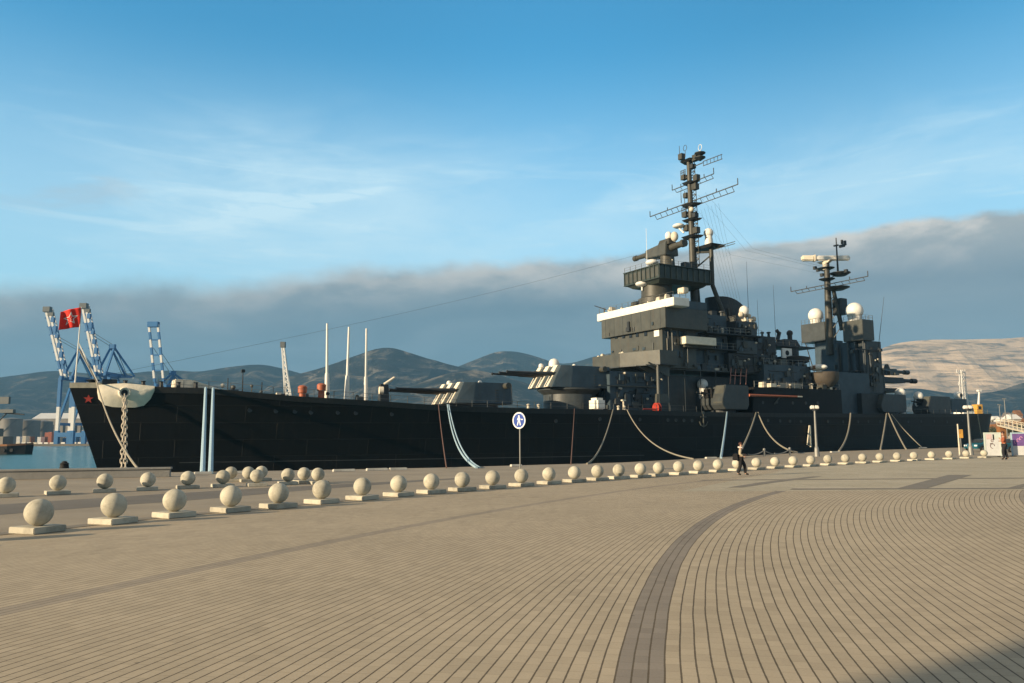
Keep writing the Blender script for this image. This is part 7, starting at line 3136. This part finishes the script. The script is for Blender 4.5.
wl_ = [(-5, -1.9), (4, -2.0), (7, 0), (4, 2.0), (-5, 1.9)]
b.hexa([(x * .93, y * .8, -.4) for x, y in wl_], [(x, y, 2.2) for x, y in wl_])
b.build('hull', M['rubber'], t)
zc_ = atY(979, 402, 222).z - SEA
b = MB()
b.box(-1.1, .9, -1.2, 1.2, 2.202, zc_ - .7, .15, .15)
b.build('deckhouse', M['yellow'], t, bevel=.05)
b = MB()
b.box(-.6, 0, -1.22, -1.0, zc_ - 2.0, zc_ - 1.2)
b.build('window', M['glass'], t)
zd_ = atY(981, 391.5, 222).z - SEA
b = MB()
b.rod((.4, 0, zc_ - .8), (.9, 0, zd_), .32, .22)
b.box(.4, 1.4, -.4, .4, zd_, zd_ + .5)
b.build('davit', M['cranewhite'], t)

# the town below the right hand hills
rng = random.Random(11)
TL = []
townx = [(984, 424, 330), (991, 425, 360), (998, 421.5, 420), (1003, 424, 345), (1009, 417, 520), (1014, 422, 380), (1019, 414, 450), (1023, 421, 400), (1028, 418, 480), (1035, 420, 520), (1045, 416, 560), (988, 418.5, 620), (1000, 416, 700), (1012, 412.5, 800), (1022, 410, 760), (978, 420.5, 640)]
tlab = ['low pale building just right of the warship stern', 'grey roofed house behind the gangway tower', 'cream building behind the gangway rails', 'low brick building above the left display board', 'pale block higher up the slope above the standing person', 'flat roofed house right of the standing person', 'largest cream building at the right picture edge, above the purple board', 'brick house at the right picture edge below the cream building', 'house outside the right picture edge, first of the row', 'house outside the right picture edge, second of the row', 'house outside the right picture edge, third of the row', 'small distant house above the stern', 'small distant house over the gangway', 'small distant house on the hill foot, second row', 'small pale house highest on the slope at the right edge', 'small distant shed over the stern rail']
for (x, yt, Y), lab in zip(townx, tlab):
    w_ = rng.uniform(5, 9) if Y < 600 else rng.uniform(4, 6)
    shed(x - w_ / 2, x + w_ / 2, yt, Y, rng.uniform(9, 16), lab, M[rng.choice(['town', 'town', 'tank', 'town2'])], M[rng.choice(['roof', 'rust', 'cranewhite'])], 'house', 'house', gable=rng.random() < .6)
for i, (x, yt, Y, lab) in enumerate([(1007.5, 399, 300, 'thin grey lighting mast above the standing person'), (1002, 405, 320, 'thin grey mast left of the lighting mast, shorter'), (1013.5, 414, 250, 'short pale mast above the gangway')]):
    p_ = atY(x, 440, Y)
    hh = atY(x, yt, Y).z
    t = empty('lighting_mast', (p_.x, Y, -.05), 0, lab, 'mast', 'thin masts at the right edge')
    b = MB()
    b.rod((0, 0, 0), (0, 0, hh), .26, .14)
    b.build('mast_pole', M['pole'], t)
    b = MB()
    b.box(-.6, .6, -.25, .25, hh, hh + .35)
    b.build('lamp_bar', M['pole'], t)


# trees among the town and on the far quay
def make_tree(h_, r_, seed, m):
    rg = random.Random(seed)
    t = empty('shore_tree', (0, 0, 0))
    b = MB()
    b.rod((0, 0, 0), (0, 0, h_ * .5), .28, .14, 8)
    for k in range(5):
        q_ = rg.uniform(0, 6.28)
        b.rod((0, 0, h_ * (.25 + .05 * k)), (math.cos(q_) * r_ * .6, math.sin(q_) * r_ * .6, h_ * (.5 + .07 * k)), .10, .04, 6)
    b.build('trunk', mat('bark', (.09, .07, .05), .9, .2, 2), t)
    b = MB()
    lobes = [(Vector((rg.uniform(-.55, .55) * r_, rg.uniform(-.55, .55) * r_, h_ * rg.uniform(.42, .88))), r_ * rg.uniform(.35, .6)) for _ in range(9)]
    for _ in range(900):
        c_, rr_ = rg.choice(lobes)
        d_ = Vector((rg.gauss(0, 1), rg.gauss(0, 1), rg.gauss(0, 1))).normalized() * rr_ * rg.random() ** .4
        p0_ = c_ + d_
        u_ = Vector((rg.gauss(0, 1), rg.gauss(0, 1), rg.gauss(0, 1))).normalized() * .26
        v_ = u_.orthogonal().normalized() * .2
        b.face([p0_ - u_, p0_ + v_, p0_ + u_, p0_ - v_])
    b.build('crown', m, t)
    return t


lm = mat('leaves_dark', (.05, .06, .028), .9, .35, 1.5)
tr = make_tree(7, 3.2, 3, lm)
tspots = [(986, 428, 300, 'dark bush like tree just right of the stern'), (996, 427, 290, 'dark tree behind the gangway tower'), (1006, 425, 310, 'dark tree above the head of the standing person'), (1016, 427, 300, 'dark tree above the purple display board'), (1021, 424, 330, 'dark tree at the right picture edge'), (1030, 424, 340, 'dark tree outside the right picture edge'), (993, 420, 560, 'distant tree above the stern gangway'), (1005, 419, 600, 'distant tree between the small houses'), (1017, 418, 640, 'distant tree near the cream building')]
for i, (x, yt, Y, lab) in enumerate(tspots):
    o = tr if i == 0 else copy_tree(tr)
    p_ = atY(x, 440, Y)
    hh = atY(x, yt, Y).z
    k = hh / 7
    o.location = (p_.x, Y, -.05)
    o.scale = (k, k, k)
    o.rotation_euler = (0, 0, i * 1.9)
    tag(o, lab, 'tree', 'trees at the foot of the right hand hills')

# harbour terminal behind the viewer: its long evening shadow falls across the near corner
def terminal():
    e0, e1 = gnd(893, 683), gnd(1024, 637.5)
    dd = Vector((-SDIR.x, -SDIR.y)).normalized()
    corner = Vector((e0.x, e0.y)) - dd * 34
    nn = Vector((dd.y, -dd.x))                    # to the right of the shadow edge
    t = empty('terminal_building', (corner.x, corner.y, 0), math.atan2(nn.y, nn.x), 'long pale terminal building behind the viewer that shades the near corner', 'building')
    b = MB()
    b.box(0, 34, -14, 0, 0, 10.4)
    b.build('wall', M['town'], t)
    b = MB()
    b.box(-.15, 34.6, -14.6, .15, 10.42, 10.9)
    b.build('roof', M['roof'], t)
    for k in range(10):
        for fl in (1.0, 4.6, 7.4):
            b = MB()
            b.box(1.2 + k * 3.3, 3.2 + k * 3.3, -.1, .06, fl, fl + 1.8)
            b.build('window', M['glass'], t)


terminal()
# ------------------------------------------------------------------ render settings
scn.render.engine = 'CYCLES'
scn.cycles.volume_bounces = 0
scn.cycles.max_bounces = 6
vs = scn.view_settings
vs.view_transform = 'Standard'
vs.look = 'None'
vs.gamma = 1
vs.exposure = 0.66
vs.use_curve_mapping = False
